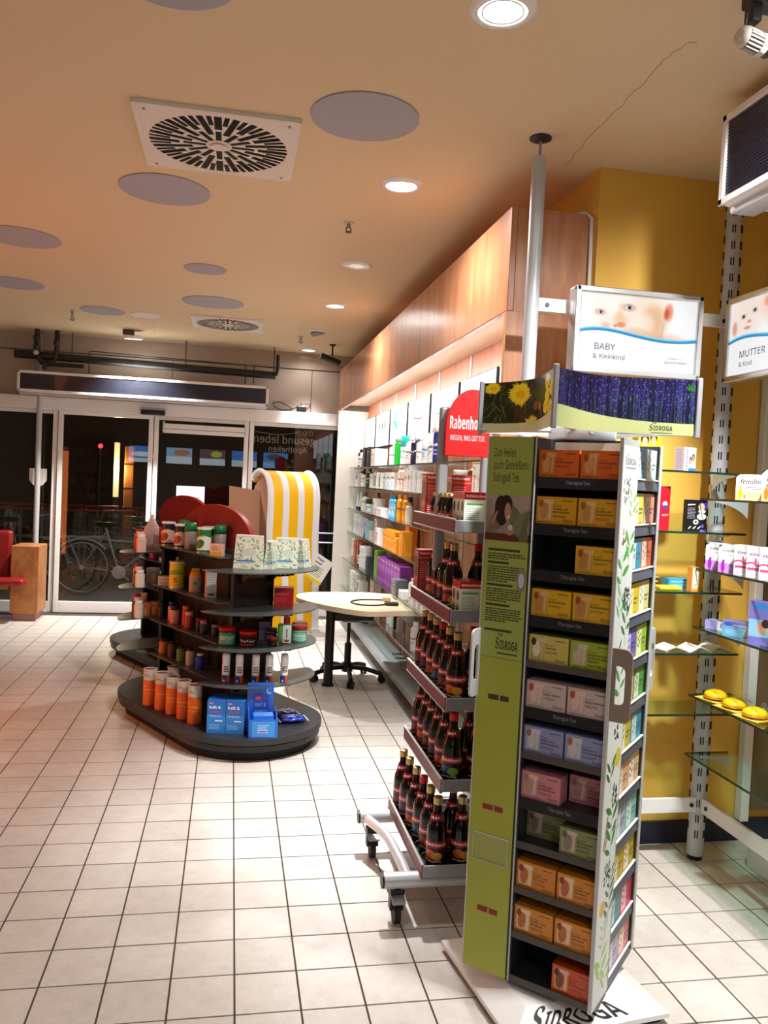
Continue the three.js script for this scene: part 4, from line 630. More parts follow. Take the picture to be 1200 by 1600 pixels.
// ================================================================ BLACK GONDOLAS
// local frame of a gondola: origin at the near end of its spine, -z along the spine
const GT = PI / 6;
function makeGondola(label) {
  const t = thing('display_gondola', label, 'display stand', [0, 0, 0], GT, 'black display gondolas'), L = 0.95;
  const LB = 0.8, stadium = (r) => { const s = new THREE.Shape(); s.absarc(0, 0, r, PI, 2 * PI, false); s.lineTo(r, LB); s.absarc(0, LB, r, 0, PI, false); s.closePath(); return s; };
  part('base_plinth', flat(stadium(0.40), 0.06), MT.blackMatt, t, 0, 0.002, 0); part('base_lower', flat(stadium(0.44), 0.028, 0.004), MT.black, t, 0, 0.064, 0); part('base_top', flat(stadium(0.45), 0.03, 0.004), MT.darkGrey, t, 0, 0.104, 0);
  part('spine', RB(0.1, 1.0, L + 0.04, 0.006), MT.black, t, 0, 0.64, -L / 2);
  for (const z of [0.0, -L]) part('end_panel', RB(0.29, 1.02, 0.035, 0.008), MT.black, t, 0, 0.65, z);
  const a = new THREE.Shape(); a.moveTo(-0.46, 0); a.lineTo(-0.46, 0.085); a.quadraticCurveTo(-0.36, 0.26, 0, 0.265); a.quadraticCurveTo(0.36, 0.26, 0.46, 0.085); a.lineTo(0.46, 0); a.closePath();
  part('arched_header', at(extrude(a, 0.03, 0.003), -0.015, 1.15, -L / 2, 0, PI / 2), MT.red, t);
  // brackets with round holes at both ends
  const br = (z, dir, y) => { const s = new THREE.Shape(); s.moveTo(0, -0.075); s.quadraticCurveTo(0.06, -0.05, 0.08, -0.03); s.lineTo(0.27, 0.0); s.lineTo(0.27, 0.012); s.lineTo(0, 0.012); s.closePath(); for (let i = 0; i < 4; i++) { const p = new THREE.Path(); p.absellipse(0.085 + i * 0.047, -0.011 + i * 0.0025, 0.0085 - i * 0.0007, 0.0085 - i * 0.0007, 0, 2 * PI); s.holes.push(p); }
    const g = extrude(s, 0.006); return at(g, dir > 0 ? 0.003 : -0.003, y - 0.022, z, 0, dir > 0 ? -PI / 2 : PI / 2); };
  const lobe = (f, dir) => { const s = new THREE.Shape(); s.moveTo(-0.36, 0); s.absellipse(0.03, 0, 0.39, 0.31, PI, 2 * PI, false); s.closePath(); const g = flat(s, 0.007); if (dir < 0) g.rotateY(PI); return g; };
  for (const y of [0.4, 0.61, 0.82, 1.06]) {
    for (const dir of [1, -1]) { const z = dir > 0 ? 0.02 : -L - 0.02; part('end_shelf', lobe(0, dir), MT.smokeGlass, t, 0, y - 0.007, z); for (const x of [-0.1, 0.1]) part('bracket', br(z, dir, y), MT.black, t, x, 0, 0); }
  }
  for (const y of [0.38, 0.61, 0.85, 1.12]) for (const s of [-1, 1]) { part('side_shelf', B(0.205, 0.008, L - 0.04), MT.smokeGlass, t, s * 0.128, y - 0.004, -L / 2); part('shelf_rail', RB(0.2, 0.014, 0.012, 0.003), MT.black, t, s * 0.125, y - 0.0155, -0.12); part('shelf_rail', RB(0.2, 0.014, 0.012, 0.003), MT.black, t, s * 0.125, y - 0.0155, -L + 0.12); }
  return t;
}
const gd1 = makeGondola('nearer black display gondola with red arched header'); place(gd1, 0.15, 0, 4.97, GT);
const gd2 = copy(gd1, 'farther black display gondola behind the nearer one'); place(gd2, -0.15, 0, 6.72, GT);
for (const k of gd2.children.filter((q) => q.name === 'end_shelf' && q.position.z < -0.5)) gd2.remove(k);   // the far end of the rear unit carries no shelves
let nb = 0; for (const k of gd2.children.filter((q) => q.name === 'bracket')) { if (nb % 4 > 1) gd2.remove(k); nb++; }
const gPut = (o, x, y, z, turn = 0, org = gd1) => { const c = Math.cos(GT), s = Math.sin(GT); o.position.set(org.position.x + x * c + z * s, y, org.position.z - x * s + z * c); o.rotation.y = GT + turn; return o; };
const GG = 'goods on the black gondolas', faceCam = -GT;
{ // base: six orange effervescent canisters
  const p = print(300, 230, (g, w, h) => { fill(g, '#cfc4b8', w, h); g.fillStyle = '#e8641a'; g.fillRect(w * 0.3, h * 0.28, w * 0.42, h * 0.74); T(g, 'Das', w * 0.35, h * 0.48, h * 0.08, '#ffb03a'); scrawl(g, w * 0.35, h * 0.58, w * 0.3, h * 0.07, '#ffa21e'); scrawl(g, w * 0.36, h * 0.68, w * 0.26, h * 0.06, '#f28a1e'); lines(g, w * 0.8, h * 0.3, w * 0.16, 8, h * 0.05, h * 0.012, '#8a7a70'); lines(g, w * 0.02, h * 0.3, w * 0.2, 8, h * 0.05, h * 0.012, '#8a7a70'); scrawl(g, w * 0.4, h * 0.19, w * 0.14, h * 0.08, '#8d7d70'); });
  const mk = (label) => { const t = thing('powder_canister', label, 'canister', [0, 0, 0], 0, 'orange canisters on the gondola base'); part('printed_drum', drum(0.041, 0.222, p, 32), sheetMat(p, 0.35), t, 0, 0.113, 0); part('rim', at(new THREE.TorusGeometry(0.0405, 0.003, 8, 32), 0, 0.226, 0, PI / 2), MT.ventWhite, t); part('lid', CY(0.039, 0.004, 32), col('#8d5f4a', 0.5), t, 0, 0.2215, 0); part('bottom', CY(0.04, 0.003, 24), MT.alu, t, 0, 0.002, 0); return t; };
  [[-0.392, -0.54], [-0.372, -0.415], [-0.356, -0.295], [-0.343, -0.175], [-0.335, -0.05]].forEach(([x, z], i) => gPut(mk(ORD[i] + ' orange and white canister from the left on the gondola base'), x, 0.1385, z, faceCam - 0.25));
  gPut(mk('orange and white canister standing alone behind the row'), -0.24, 0.1385, -0.52, faceCam - 0.2);
}
{ // blue hot and cold compress cartons
  const f = print(190, 330, (g, w, h) => { fill(g, '#1f6fc4', w, h); g.fillStyle = '#2a86da'; g.fillRect(0, h * 0.45, w, h * 0.55); T(g, 'kalt &', w * 0.1, h * 0.26, h * 0.13, '#eaf4ff', { bold: true }); T(g, 'warm', w * 0.14, h * 0.39, h * 0.125, '#c8262a', { bold: true }); T(g, 'Kompresse', w * 0.12, h * 0.5, h * 0.075, '#d8ecff'); g.fillStyle = '#e03038'; g.fillRect(w * 0.1, h * 0.07, w * 0.22, h * 0.05); scrawl(g, w * 0.11, h * 0.11, w * 0.2, h * 0.03, '#fff'); g.fillStyle = '#f4f8ff'; g.fillRect(w * 0.45, h * 0.6, w * 0.4, h * 0.035); lines(g, w * 0.12, h * 0.74, w * 0.6, 4, h * 0.04, h * 0.012, '#a8d0f4'); });
  const s = swatchOn(f, '#1f6fc4'), tp = s, geo = cartonGeo(0.105, 0.19, 0.075, f, s, tp);
  const mk = (l) => { const m = tag(new THREE.Mesh(geo, sheetMat(f, 0.35)), l, 'box', 'blue compress cartons'); m.name = numbered('compress_carton'); scene.add(m); return m; };
  gPut(mk('left front blue hot and cold compress carton'), -0.30, 0.1385, 0.162, -0.72); gPut(mk('right front blue hot and cold compress carton'), -0.219, 0.1385, 0.233, -0.72);
  gPut(mk('blue compress carton directly behind the left front one'), -0.245, 0.1385, 0.10, -0.72); gPut(mk('blue compress carton directly behind the right front one'), -0.163, 0.1385, 0.172, -0.72);
  // counter display tray with back card
  const bk = print(200, 260, (g, w, h) => { fill(g, '#1c62c8', w, h); g.fillStyle = '#173f9e'; g.fillRect(w * 0.22, h * 0.2, w * 0.6, h * 0.75); g.fillStyle = '#e03038'; g.fillRect(w * 0.3, h * 0.28, w * 0.2, h * 0.06); T(g, 'KALT &', w * 0.3, h * 0.48, h * 0.1, '#8fc8ff'); T(g, 'KOMPRESSE', w * 0.28, h * 0.62, h * 0.09, '#8fc8ff', { w: w * 0.5 }); g.strokeStyle = '#bfe2ff'; g.lineWidth = 5; g.beginPath(); g.arc(w * 0.82, h * 0.16, h * 0.06, 0.6, 5.4); g.stroke(); });
  const fr = print(200, 150, (g, w, h) => { fill(g, '#1f6fd8', w, h); g.fillStyle = '#3d9af0'; g.fillRect(w * 0.1, h * 0.1, w * 0.8, h * 0.85); lines(g, w * 0.3, h * 0.3, w * 0.4, 4, h * 0.12, h * 0.04, '#d8ecff'); g.fillStyle = '#c02a3a'; g.fillRect(w * 0.35, h * 0.62, w * 0.25, h * 0.06); });
  const t = thing('compress_display', 'blue cardboard counter display with tall back card on gondola base', 'display box', [0, 0, 0], 0, GG); const sw = swatchOn(fr, '#1f6fd8');
  part('tray_front', cartonGeo(0.16, 0.105, 0.006, fr, sw), sheetMat(fr, 0.4), t, 0, 0, 0.06); part('back_card', cartonGeo(0.15, 0.285, 0.005, bk, swatchOn(bk, '#1c62c8')), sheetMat(bk, 0.4), t, -0.015, 0, -0.06);
  for (const q of [-1, 1]) part('tray_side', at(extrude(poly([[-0.06, 0], [0.06, 0], [0.06, 0.105], [-0.06, 0.15]]), 0.004), q * 0.078 - 0.002, 0, 0, 0, -PI / 2), col('#1f6fd8'), t); part('tray_floor', B(0.155, 0.004, 0.12), col('#1f6fd8'), t, 0, 0.002, 0);
  for (let i = 0; i < 3; i++) part('gel_pad', at(RB(0.12, 0.09, 0.015, 0.007, 3), 0, 0, 0, -0.2), col('#2a7ae0', 0.2), t, 0, 0.075, -0.03 + i * 0.025);
  gPut(t, -0.115, 0.1385, 0.355, -0.5);
  const pouch = (l, x, z, a, c, ty) => { const q = thing('gel_pouch', l, 'pouch', [0, 0, 0], 0, 'blue gel pouches'); const g = new THREE.SphereGeometry(1, 24, 10), p = g.attributes.position; for (let i = 0; i < p.count; i++) { const X = p.getX(i), Z = p.getZ(i), m = Math.max(Math.abs(X), Math.abs(Z), 1e-6), r = Math.hypot(X, Z), k = 0.4 + 0.6 * r / m / 1.1; p.setXYZ(i, X * k * 0.085, p.getY(i) * 0.018 + 0.004 * Math.sin(X * 9) * Math.cos(Z * 7), Z * k * 0.055); } g.computeVertexNormals();
    part('pouch_film', g, std(c, 0.12, 0.1, { clearcoat: 1 }), q, 0, 0.02, 0); for (const e of [-1, 1]) part('sealed_edge', B(0.008, 0.003, 0.11), col('#dfe8ff', 0.3), q, e * 0.086, 0.018, 0); const h = new THREE.SphereGeometry(0.03, 12, 6); h.scale(1.1, 0.2, 0.7); part('print_patch', h, col('#9ac4f4', 0.2), q, -0.02, 0.034, 0.005); gPut(q, x, 0.1385 + ty, z, a); };
  pouch('front glossy blue gel pouch lying on the gondola base', 0.17, 0.235, -0.35, '#1438b8', 0); pouch('rear glossy blue gel pouch behind the front pouch', 0.19, 0.11, -0.2, '#1a4ac8', 0);
  const lf = thing('leaflet', 'white leaflet strip lying beside the gel pouches', 'leaflet', [0, 0, 0], 0, GG); part('sheet', B(0.15, 0.002, 0.035), MT.paper, lf, 0, 0.001, 0); part('printed_line', B(0.1, 0.0006, 0.004), col('#667'), lf, 0, 0.0023, 0); gPut(lf, 0.06, 0.1385, 0.07, -0.9);
}
{ // spray cans
  const p = print(150, 140, (g, w, h) => { fill(g, '#f6f6f6', w, h); for (const x of [0.28, 0.5]) lines(g, w * 0.4, h * (x === 0.28 ? 0.1 : 0.28), w * 0.26, 2, h * 0.09, h * 0.05, '#33343c'); g.fillStyle = '#1c3aa8'; g.fillRect(w * 0.3, h * 0.6, w * 0.24, h * 0.4); g.fillStyle = '#f0641e'; g.fillRect(w * 0.54, h * 0.6, w * 0.18, h * 0.4); blob(g, w * 0.42, h * 0.9, w * 0.06, h * 0.06, '#dfe6f4'); });
  const mk = (l) => { const t = thing('spray_can', l, 'spray can', [0, 0, 0], 0, 'white spray cans on the gondola'); part('can_body', drum(0.0225, 0.105, p, 28), sheetMat(p, 0.3), t, 0, 0.0525, 0); part('cap', lathe([[0, 0.105], [0.0228, 0.105], [0.0228, 0.15], [0.02, 0.165], [0.012, 0.169], [0, 0.17]], 26), MT.whiteGloss, t); return t; };
  [[-0.213, 0.086], [-0.155, 0.14], [-0.075, 0.19], [-0.005, 0.228], [0.079, 0.262]].forEach(([x, z], i) => gPut(mk(ORD[i] + ' white spray can from the left in the row of five'), x, 0.4, z, faceCam));
}
{ // balm jars
  const gl = (a, b) => (g, w, h) => { fill(g, a, w, h); lines(g, w * 0.32, h * 0.2, w * 0.36, 5, h * 0.15, h * 0.06, b); scrawl(g, w * 0.34, h * 0.5, w * 0.3, h * 0.26, b); };
  gPut(jarThing('balm_jar', 'green balm jar with red lid at the left of the shelf', 'jar', { r: 0.05, h: 0.105, body: '#2f9c6a', lid: '#c4141c', group: GG, lab: gl('#3aa676', '#dff2e6') }), -0.189, 0.61, 0.045, faceCam);
  gPut(jarThing('balm_jar', 'black balm jar with red lid beside the green jar', 'jar', { r: 0.053, h: 0.09, body: '#14161a', lid: '#c4141c', lidH: 0.33, group: GG, lab: (g, w, h) => { fill(g, '#14161a', w, h); scrawl(g, w * 0.36, h * 0.5, w * 0.28, h * 0.28, '#e8e8e8'); blob(g, w * 0.5, h * 0.8, w * 0.15, h * 0.12, '#c4242a'); } }), -0.1, 0.61, 0.13, faceCam);
  gPut(jarThing('balm_jar', 'tiny dark jar with red lid at the shelf front', 'jar', { r: 0.027, h: 0.05, body: '#1a1c22', lid: '#c4141c', lidH: 0.4, group: GG }), 0.026, 0.61, 0.205, faceCam);
  { const t = thing('gel_bottle', 'clear green gel bottle with red cap and white label', 'bottle', [0, 0, 0], 0, GG); part('bottle_body', at(RB(0.085, 0.12, 0.045, 0.014, 3), 0, 0.061, 0), new THREE.MeshPhysicalMaterial({ color: C(0.25, 0.6, 0.2), roughness: 0.06, transmission: 0.55, thickness: 0 }), t); part('cap', CY(0.02, 0.04, 20), col('#c4141c', 0.35), t, 0.01, 0.142, 0); const p = print(80, 150, (g, w, h) => { fill(g, '#eef4ee', w, h); g.save(); g.translate(w * 0.62, h * 0.7); g.rotate(-PI / 2); scrawl(g, 0, 0, h * 0.5, w * 0.28, '#3a4a40'); g.restore(); blob(g, w * 0.5, h * 0.86, w * 0.3, h * 0.07, '#c83a30'); }); part('label', card(p, 0.05, 0.11), sheetMat(p, 0.4), t, 0.014, 0.06, 0.0235); gPut(t, 0.13, 0.61, 0.175, faceCam - 0.1); }
  const gj = jarThing('balm_jar', 'front mint green jar with red lid at the right end', 'jar', { r: 0.047, h: 0.1, body: '#6cc49a', lid: '#c81a20', group: GG, lab: gl('#63bd94', '#e6f6ec') }); gPut(gj, 0.245, 0.61, 0.165, faceCam); gPut(copy(gj, 'mint green jar with red lid behind the front one'), 0.305, 0.61, 0.08, faceCam);
  gPut(boxThing('purple_pack', 'dark purple pack behind the gel bottle', 'box', 0.07, 0.08, 0.05, plainArt('#2a1626', '#b070a0'), GG), 0.1, 0.61, 0.07, faceCam);
  { const t = thing('blister_pack', 'lilac hanging blister pack on the gondola bracket', 'pack', [0, 0, 0], 0, GG); part('backing_card', B(0.07, 0.11, 0.003), col('#b8b4d8', 0.5), t, 0, 0.056, 0); const c = []; for (let i = 0; i < 8; i++) c.push(at(B(0.004, 0.03, 0.004), -0.026 + i * 0.0075, 0.09, 0.004)); part('comb_teeth', merge(c), col('#9088c0', 0.4), t); part('comb_spine', RB(0.06, 0.014, 0.006, 0.003), col('#8a82bc', 0.4), t, 0, 0.07, 0.004); gPut(t, 0.075, 0.61, 0.035, faceCam); }
  { const c = boxThing('red_carton', 'plain red carton standing on the upper end shelf', 'box', 0.12, 0.115, 0.1, plainArt('#b0121a', '#d84a4a'), GG); gPut(c, 0.19, 0.82, 0.06, faceCam - 0.08); }
}
{ // patterned paper gift bags
  const bagArt = (g, w, h) => { fill(g, '#e9ecdc', w, h); for (let i = 0; i < 110; i++) leafy(g, rnd() * w, rnd() * h, rr(18, 42), rnd() * 6.28, ['#7fa878', '#5f9a6a', '#a9bd8a', '#b9b488', '#6fa894', '#e9ecdc', '#f2f4ea'][(rnd() * 7) | 0]); blob(g, w * 0.55, h * 0.5, w * 0.26, h * 0.12, '#cfdccf'); g.fillStyle = '#3a86b0'; g.fillRect(w * 0.1, h * 0.74, w * 0.6, h * 0.05); g.fillStyle = '#8fc0d8'; g.fillRect(w * 0.1, h * 0.81, w * 0.55, h * 0.03); };
  const p = print(200, 200, bagArt);
  const mk = (l, w, h, d) => { const t = thing('paper_bag', l, 'paper bag', [0, 0, 0], 0, 'leaf-patterned bags on the gondola'); const g = new THREE.BufferGeometry(), W = w / 2, D = d / 2;
    const quad = (a, b, c, e, u) => ({ v: [a, b, c, a, c, e], u: [u[0], u[1], u[2], u[0], u[2], u[3]] }), uF = [[0, 0], [1, 0], [1, 1], [0, 1]], uS = [[0, 0], [0.3, 0], [0.3, 1], [0, 1]];
    const top = 0.012, q = [quad([-W, 0, D], [W, 0, D], [W * 0.96, h, top], [-W * 0.96, h, top], uF), quad([W, 0, -D], [-W, 0, -D], [-W * 0.96, h, -top], [W * 0.96, h, -top], uF), quad([W, 0, D], [W * 0.97, 0, 0], [W * 0.6, h * 0.93, 0], [W * 0.96, h, top], uS), quad([W * 0.97, 0, 0], [W, 0, -D], [W * 0.96, h, -top], [W * 0.6, h * 0.93, 0], uS), quad([-W, 0, -D], [-W * 0.97, 0, 0], [-W * 0.6, h * 0.93, 0], [-W * 0.96, h, -top], uS), quad([-W * 0.97, 0, 0], [-W, 0, D], [-W * 0.96, h, top], [-W * 0.6, h * 0.93, 0], uS)];
    g.setAttribute('position', new THREE.Float32BufferAttribute(q.flatMap((f) => f.v.flat()), 3)); g.setAttribute('uv', new THREE.Float32BufferAttribute(q.flatMap((f) => f.u.flat()), 2)); g.computeVertexNormals(); remap(g, p); part('bag_paper', g, sheetMat(p, 0.6), t, 0, 0.001, 0); part('bag_floor', B(w * 0.98, 0.002, d * 0.98), MT.paper, t, 0, 0.001, 0); part('folded_top', RB(w * 0.96, 0.012, 0.03, 0.003), MT.paper, t, 0, h - 0.006, 0); return t; };
  gPut(mk('leaf-patterned gift bag at the left of the top end shelf', 0.17, 0.2, 0.08), -0.07, 1.06, 0.06, faceCam - 0.35); gPut(mk('leaf-patterned gift bag seen edge-on between two others', 0.09, 0.17, 0.06), 0.05, 1.06, 0.11, faceCam + 1.2); gPut(mk('leaf-patterned gift bag right of the edge-on one', 0.14, 0.185, 0.08), 0.17, 1.06, 0.1, faceCam - 0.1); gPut(mk('small leaf-patterned gift bag at the right tip', 0.08, 0.175, 0.08), 0.30, 1.06, 0.09, faceCam + 0.9);
}
{ // goods on the long side shelves, left of the spine
  const L0 = -0.15, put = (o, y, z, x = L0, turn = 0) => gPut(o, x, y, z, faceCam - 0.1 + turn);
  { const t = thing('clear_pouch', 'translucent plastic pouch at the far left of the top shelf', 'pouch', [0, 0, 0], 0, GG); const g = lathe([[0, 0.001], [0.07, 0.001], [0.066, 0.09], [0.055, 0.15], [0.03, 0.19], [0.018, 0.22], [0, 0.22]], 20); g.scale(1, 1, 0.5); part('pouch_film', g, std('#d8c4ba', 0.3, 0, { transmission: 0.25, thickness: 0 }), t); part('spout', CY(0.012, 0.03, 12), col('#d9cfc8'), t, 0.0, 0.232, 0); put(t, 1.06, -1.16, -0.13); }
  put(tubeThing('red_tube', 'bright red standing tube beside the translucent pouch', 'tube', { w: 0.055, h: 0.17, body: '#c41822', cap: '#e0a49c', group: GG }), 1.06, -1.03, -0.11);
  const can = (l, c1, c2, ink) => { const p = print(170, 130, (g, w, h) => { fill(g, c1, w, h); g.fillStyle = c2; g.beginPath(); g.moveTo(0, h); g.lineTo(0, h * 0.5); g.lineTo(w * 0.5, h * 0.25); g.lineTo(w, h * 0.5); g.lineTo(w, h); g.fill(); blob(g, w * 0.42, h * 0.62, w * 0.1, h * 0.2, ink, 0.3); g.fillStyle = '#e0b23a'; g.save(); g.translate(w * 0.25, h * 0.36); g.rotate(-0.3); g.fillRect(0, 0, w * 0.3, h * 0.05); g.restore(); g.fillStyle = c1; g.fillRect(0, h * 0.88, w, h * 0.15); });
    const t = thing('food_can', l, 'can', [0, 0, 0], 0, 'powder cans on the gondola'); part('can_body', drum(0.045, 0.145, p, 28), sheetMat(p, 0.35), t, 0, 0.0735, 0); part('lid', CY(0.046, 0.012, 28), MT.whiteGloss, t, 0, 0.151, 0); part('base_rim', CY(0.0455, 0.006, 28), MT.alu, t, 0, 0.003, 0); return t; };
  put(can('first dark-topped powder can from the left, top shelf', '#20222c', '#e6c9b8', '#a03a22'), 1.12, -0.86); put(can('second dark-topped powder can from the left, top shelf', '#20222c', '#ecd0c0', '#b0402a'), 1.12, -0.64, -0.165);
  const grn = (l) => { const t = thing('sports_bottle', l, 'bottle', [0, 0, 0], 0, 'green-capped shakers on the gondola'); part('cup', lathe([[0, 0.001], [0.036, 0.001], [0.04, 0.12], [0, 0.12]], 24), col('#9a8f8c', 0.3), t); part('green_cap', lathe([[0, 0.12], [0.042, 0.12], [0.04, 0.155], [0.034, 0.175], [0, 0.177]], 24), col('#1c7a3e', 0.35), t); return t; };
  put(grn('green-capped grey shaker left of the dark-topped can'), 1.12, -0.76, -0.085); put(grn('green-capped grey shaker in the middle of the top shelf'), 1.12, -0.52, -0.16); put(grn('green-capped shaker at the right of the can row'), 1.12, -0.3, -0.07);
  put(can('third powder can with green front on the top shelf', '#1f7a38', '#f0e6dc', '#1f7a38'), 1.12, -0.33, -0.165); put(can('powder can half hidden behind the green-fronted can', '#23262c', '#e8cdbf', '#a83a22'), 1.12, -0.42, -0.08);
  put(boxThing('soap_carton', 'small peach and yellow carton at the right end of the row', 'box', 0.075, 0.07, 0.05, (g, w, h) => { fill(g, '#ecb8a0', w, h); g.fillStyle = '#e0b020'; g.fillRect(0, h * 0.65, w, h * 0.4); lines(g, w * 0.15, h * 0.2, w * 0.6, 3, h * 0.12, h * 0.04, '#8a4a3a'); }, GG), 1.12, -0.14, -0.175, -0.35);
  // middle shelf
  put(jarThing('bath_jar', 'pink jar with white lid at the far end of the middle shelf', 'jar', { r: 0.045, h: 0.11, body: '#e6b8a8', lid: '#f0e6e0', group: GG }), 0.82, -1.14, -0.12);
  put(boxThing('green_pack', 'wide dark green pack under the top shelf', 'box', 0.14, 0.1, 0.08, plainArt('#155c26', '#9cc89a'), GG), 0.82, -1.02, 0.0);
  put(tubeThing('red_white_tube', 'white tube with red cap at the far left end', 'tube', { w: 0.06, h: 0.14, body: '#e6d2c6', cap: '#c43a1c', group: GG }), 0.61, -1.18, -0.17);
  const ob = boxThing('lozenge_carton', 'first orange lozenge carton in the middle shelf row', 'box', 0.055, 0.095, 0.05, plainArt('#ee7a14', '#fff0d0'), GG); put(ob, 0.61, -1.05, -0.2); for (let i = 1; i < 4; i++) put(copy(ob, ORD[i] + ' orange lozenge carton in the middle shelf row'), 0.61, -1.05 + 0.0, -0.2 + i * 0.058);
  put(boxThing('cereal_pack', 'low cream-coloured pack beside the yellow can', 'box', 0.1, 0.06, 0.07, plainArt('#d8ccb4', '#8a7a5a'), GG), 0.85, -0.84, -0.16);
  { const p = print(220, 170, (g, w, h) => { fill(g, '#ecc81c', w, h); g.fillStyle = '#7fae2a'; g.beginPath(); g.moveTo(w * 0.3, h * 0.45); g.quadraticCurveTo(w * 0.5, h * 0.05, w * 0.68, h * 0.42); g.fill(); T(g, 'S', w * 0.44, h * 0.75, h * 0.26, '#c02a1a', { bold: true }); lines(g, w * 0.66, h * 0.15, w * 0.14, 10, h * 0.07, h * 0.025, '#5a4a10'); g.fillStyle = '#f4dc4a'; g.fillRect(0, h * 0.9, w, h * 0.1); });
    const t = thing('yellow_can', 'bright yellow can with green hill picture on the middle shelf', 'can', [0, 0, 0], 0, GG); part('can_body', drum(0.05, 0.165, p, 30), sheetMat(p, 0.35), t, 0, 0.0835, 0); part('lid', CY(0.051, 0.012, 30), col('#e8dcc0'), t, 0, 0.171, 0); part('spoon_clip', RB(0.02, 0.03, 0.02, 0.004), col('#8fbf3a'), t, 0, 0.19, 0); part('base_rim', CY(0.0505, 0.006, 28), MT.alu, t, 0, 0.003, 0); put(t, 0.85, -0.68, -0.165); }
  { const t = thing('snack_pouch', 'stand-up pouch with orange top between yellow can and white carton', 'pouch', [0, 0, 0], 0, GG); const mk = (y0, y1, c, n) => { const g = lathe([[0.036, y0], [0.036 * (1 - (y1 > 0.11 ? 0.25 : 0)), y1], [0, y1]], 16); g.scale(1.1, 1, 0.6); part(n, g, col(c, 0.35), t); }; mk(0.001, 0.1, '#c4ada0', 'pouch_lower'); mk(0.1, 0.135, '#f0a010', 'pouch_top'); part('leaf_emblem', at(new THREE.SphereGeometry(0.012, 10, 8), 0, 0, 0), col('#4a9a2a'), t, 0, 0.06, 0.02); part('pouch_seal', B(0.05, 0.02, 0.004), col('#e8940c'), t, 0, 0.143, 0); put(t, 0.85, -0.47, -0.14); }
  put(boxThing('pink_white_carton', 'tall white carton with salmon side at the shelf end', 'box', 0.062, 0.17, 0.05, (g, w, h) => { fill(g, '#eceaea', w, h); lines(g, w * 0.12, h * 0.08, w * 0.76, 12, h * 0.06, h * 0.012, '#9a98a0'); g.fillStyle = '#33333a'; g.fillRect(w * 0.2, h * 0.85, w * 0.6, h * 0.06); }, GG, (g, w, h) => { fill(g, '#e8a296', w, h); scrawl(g, w * 0.3, h * 0.4, w * 0.4, h * 0.08, '#a02a2a'); scrawl(g, w * 0.3, h * 0.7, w * 0.4, h * 0.05, '#a02a2a'); }), 0.85, -0.24, -0.155, 0.35);
  ['#e6c8b8', '#c42a20', '#e07a1a', '#f0e2d2', '#3a5aa8', '#d8a02a', '#e8d8cc', '#2a7a4a', '#b03a3a'].forEach((c, i) => { const lv = [1.06, 0.82, 0.61][(i / 3) | 0]; put(bottleThing('care_bottle', ['cream', 'red', 'orange', 'ivory', 'blue', 'ochre', 'pale pink', 'green', 'brick red'][i] + ' bottle on the rounded far-left end of the nearer gondola', 'bottle', { r: 0.033, h: 0.12 + 0.012 * (i % 3), body: c, cap: ['#fff', '#f4e0d8', '#b8340c'][i % 3], neck: 0.65, capH: 0.22, group: GG }), lv, -0.985 - 0.075 * (i % 3), -0.285 + (i % 3) * 0.025); });
  // lower shelves
  const mixed = [['#14161a', '#222', 0.11, 'black carton far left on the lower shelf'], ['#d8917c', '#2a2f6a', 0.13, 'peach tube pack with blue top, lower shelf'], ['#d49a86', '#14161a', 0.12, 'peach pack with black base, lower shelf'], ['#c8303a', '#e06a4a', 0.13, 'red pack beside peach packs, lower shelf'], ['#b03a3a', '#f0a08a', 0.11, 'dark red bottle-shaped pack, lower shelf'], ['#1a1c22', '#8a2a2a', 0.08, 'small black and red box, lower shelf'], ['#22242a', '#c86a8a', 0.085, 'small black and pink box, lower shelf'], ['#2a2c30', '#8a8f96', 0.07, 'small grey-topped black box, lower shelf']];
  mixed.forEach(([a, b, h, l], i) => { const o = bottleThing('care_bottle', l.replace(/carton|pack|box/, 'bottle'), 'bottle', { r: 0.026 + (i % 3) * 0.003, h, body: a, cap: b, neck: 0.75, capH: 0.25, group: GG }); put(o, 0.61, -0.9 + i * 0.1, -0.16 + 0.03 * (i % 2)); });
  ['#c87a3a', '#5a3a2a', '#6a8a4a', '#c9b8b0', '#2a3fb0'].forEach((c, i) => put(bottleThing('care_bottle', ['amber', 'brown', 'olive', 'pale', 'cobalt blue'][i] + ' bottle low on the gondola side', 'bottle', { r: 0.03, h: 0.1 + 0.01 * (i % 2), body: c, cap: i === 4 ? '#d8dce6' : '#222', neck: 0.6, group: GG }), 0.38, -0.85 + i * 0.13, -0.16));
  const W = 'white cap small bottle on the rear gondola';
  ['#e8e0d8', '#c42a2a', '#3a8a4a', '#e0b030', '#d88a6a', '#2a4a9a', '#eee6e0', '#b84a6a'].forEach((c, i) => gPut(bottleThing('care_bottle', ['cream', 'red', 'green', 'mustard', 'apricot', 'blue', 'off-white', 'raspberry'][i] + ' bottle on the farther gondola side shelf', 'bottle', { r: 0.032, h: 0.13 + 0.012 * (i % 3), body: c, cap: '#eee', neck: 0.6, group: GG }), -0.15, i < 4 ? 0.61 : 0.85, -0.15 - (i % 4) * 0.2, faceCam, gd2));
}

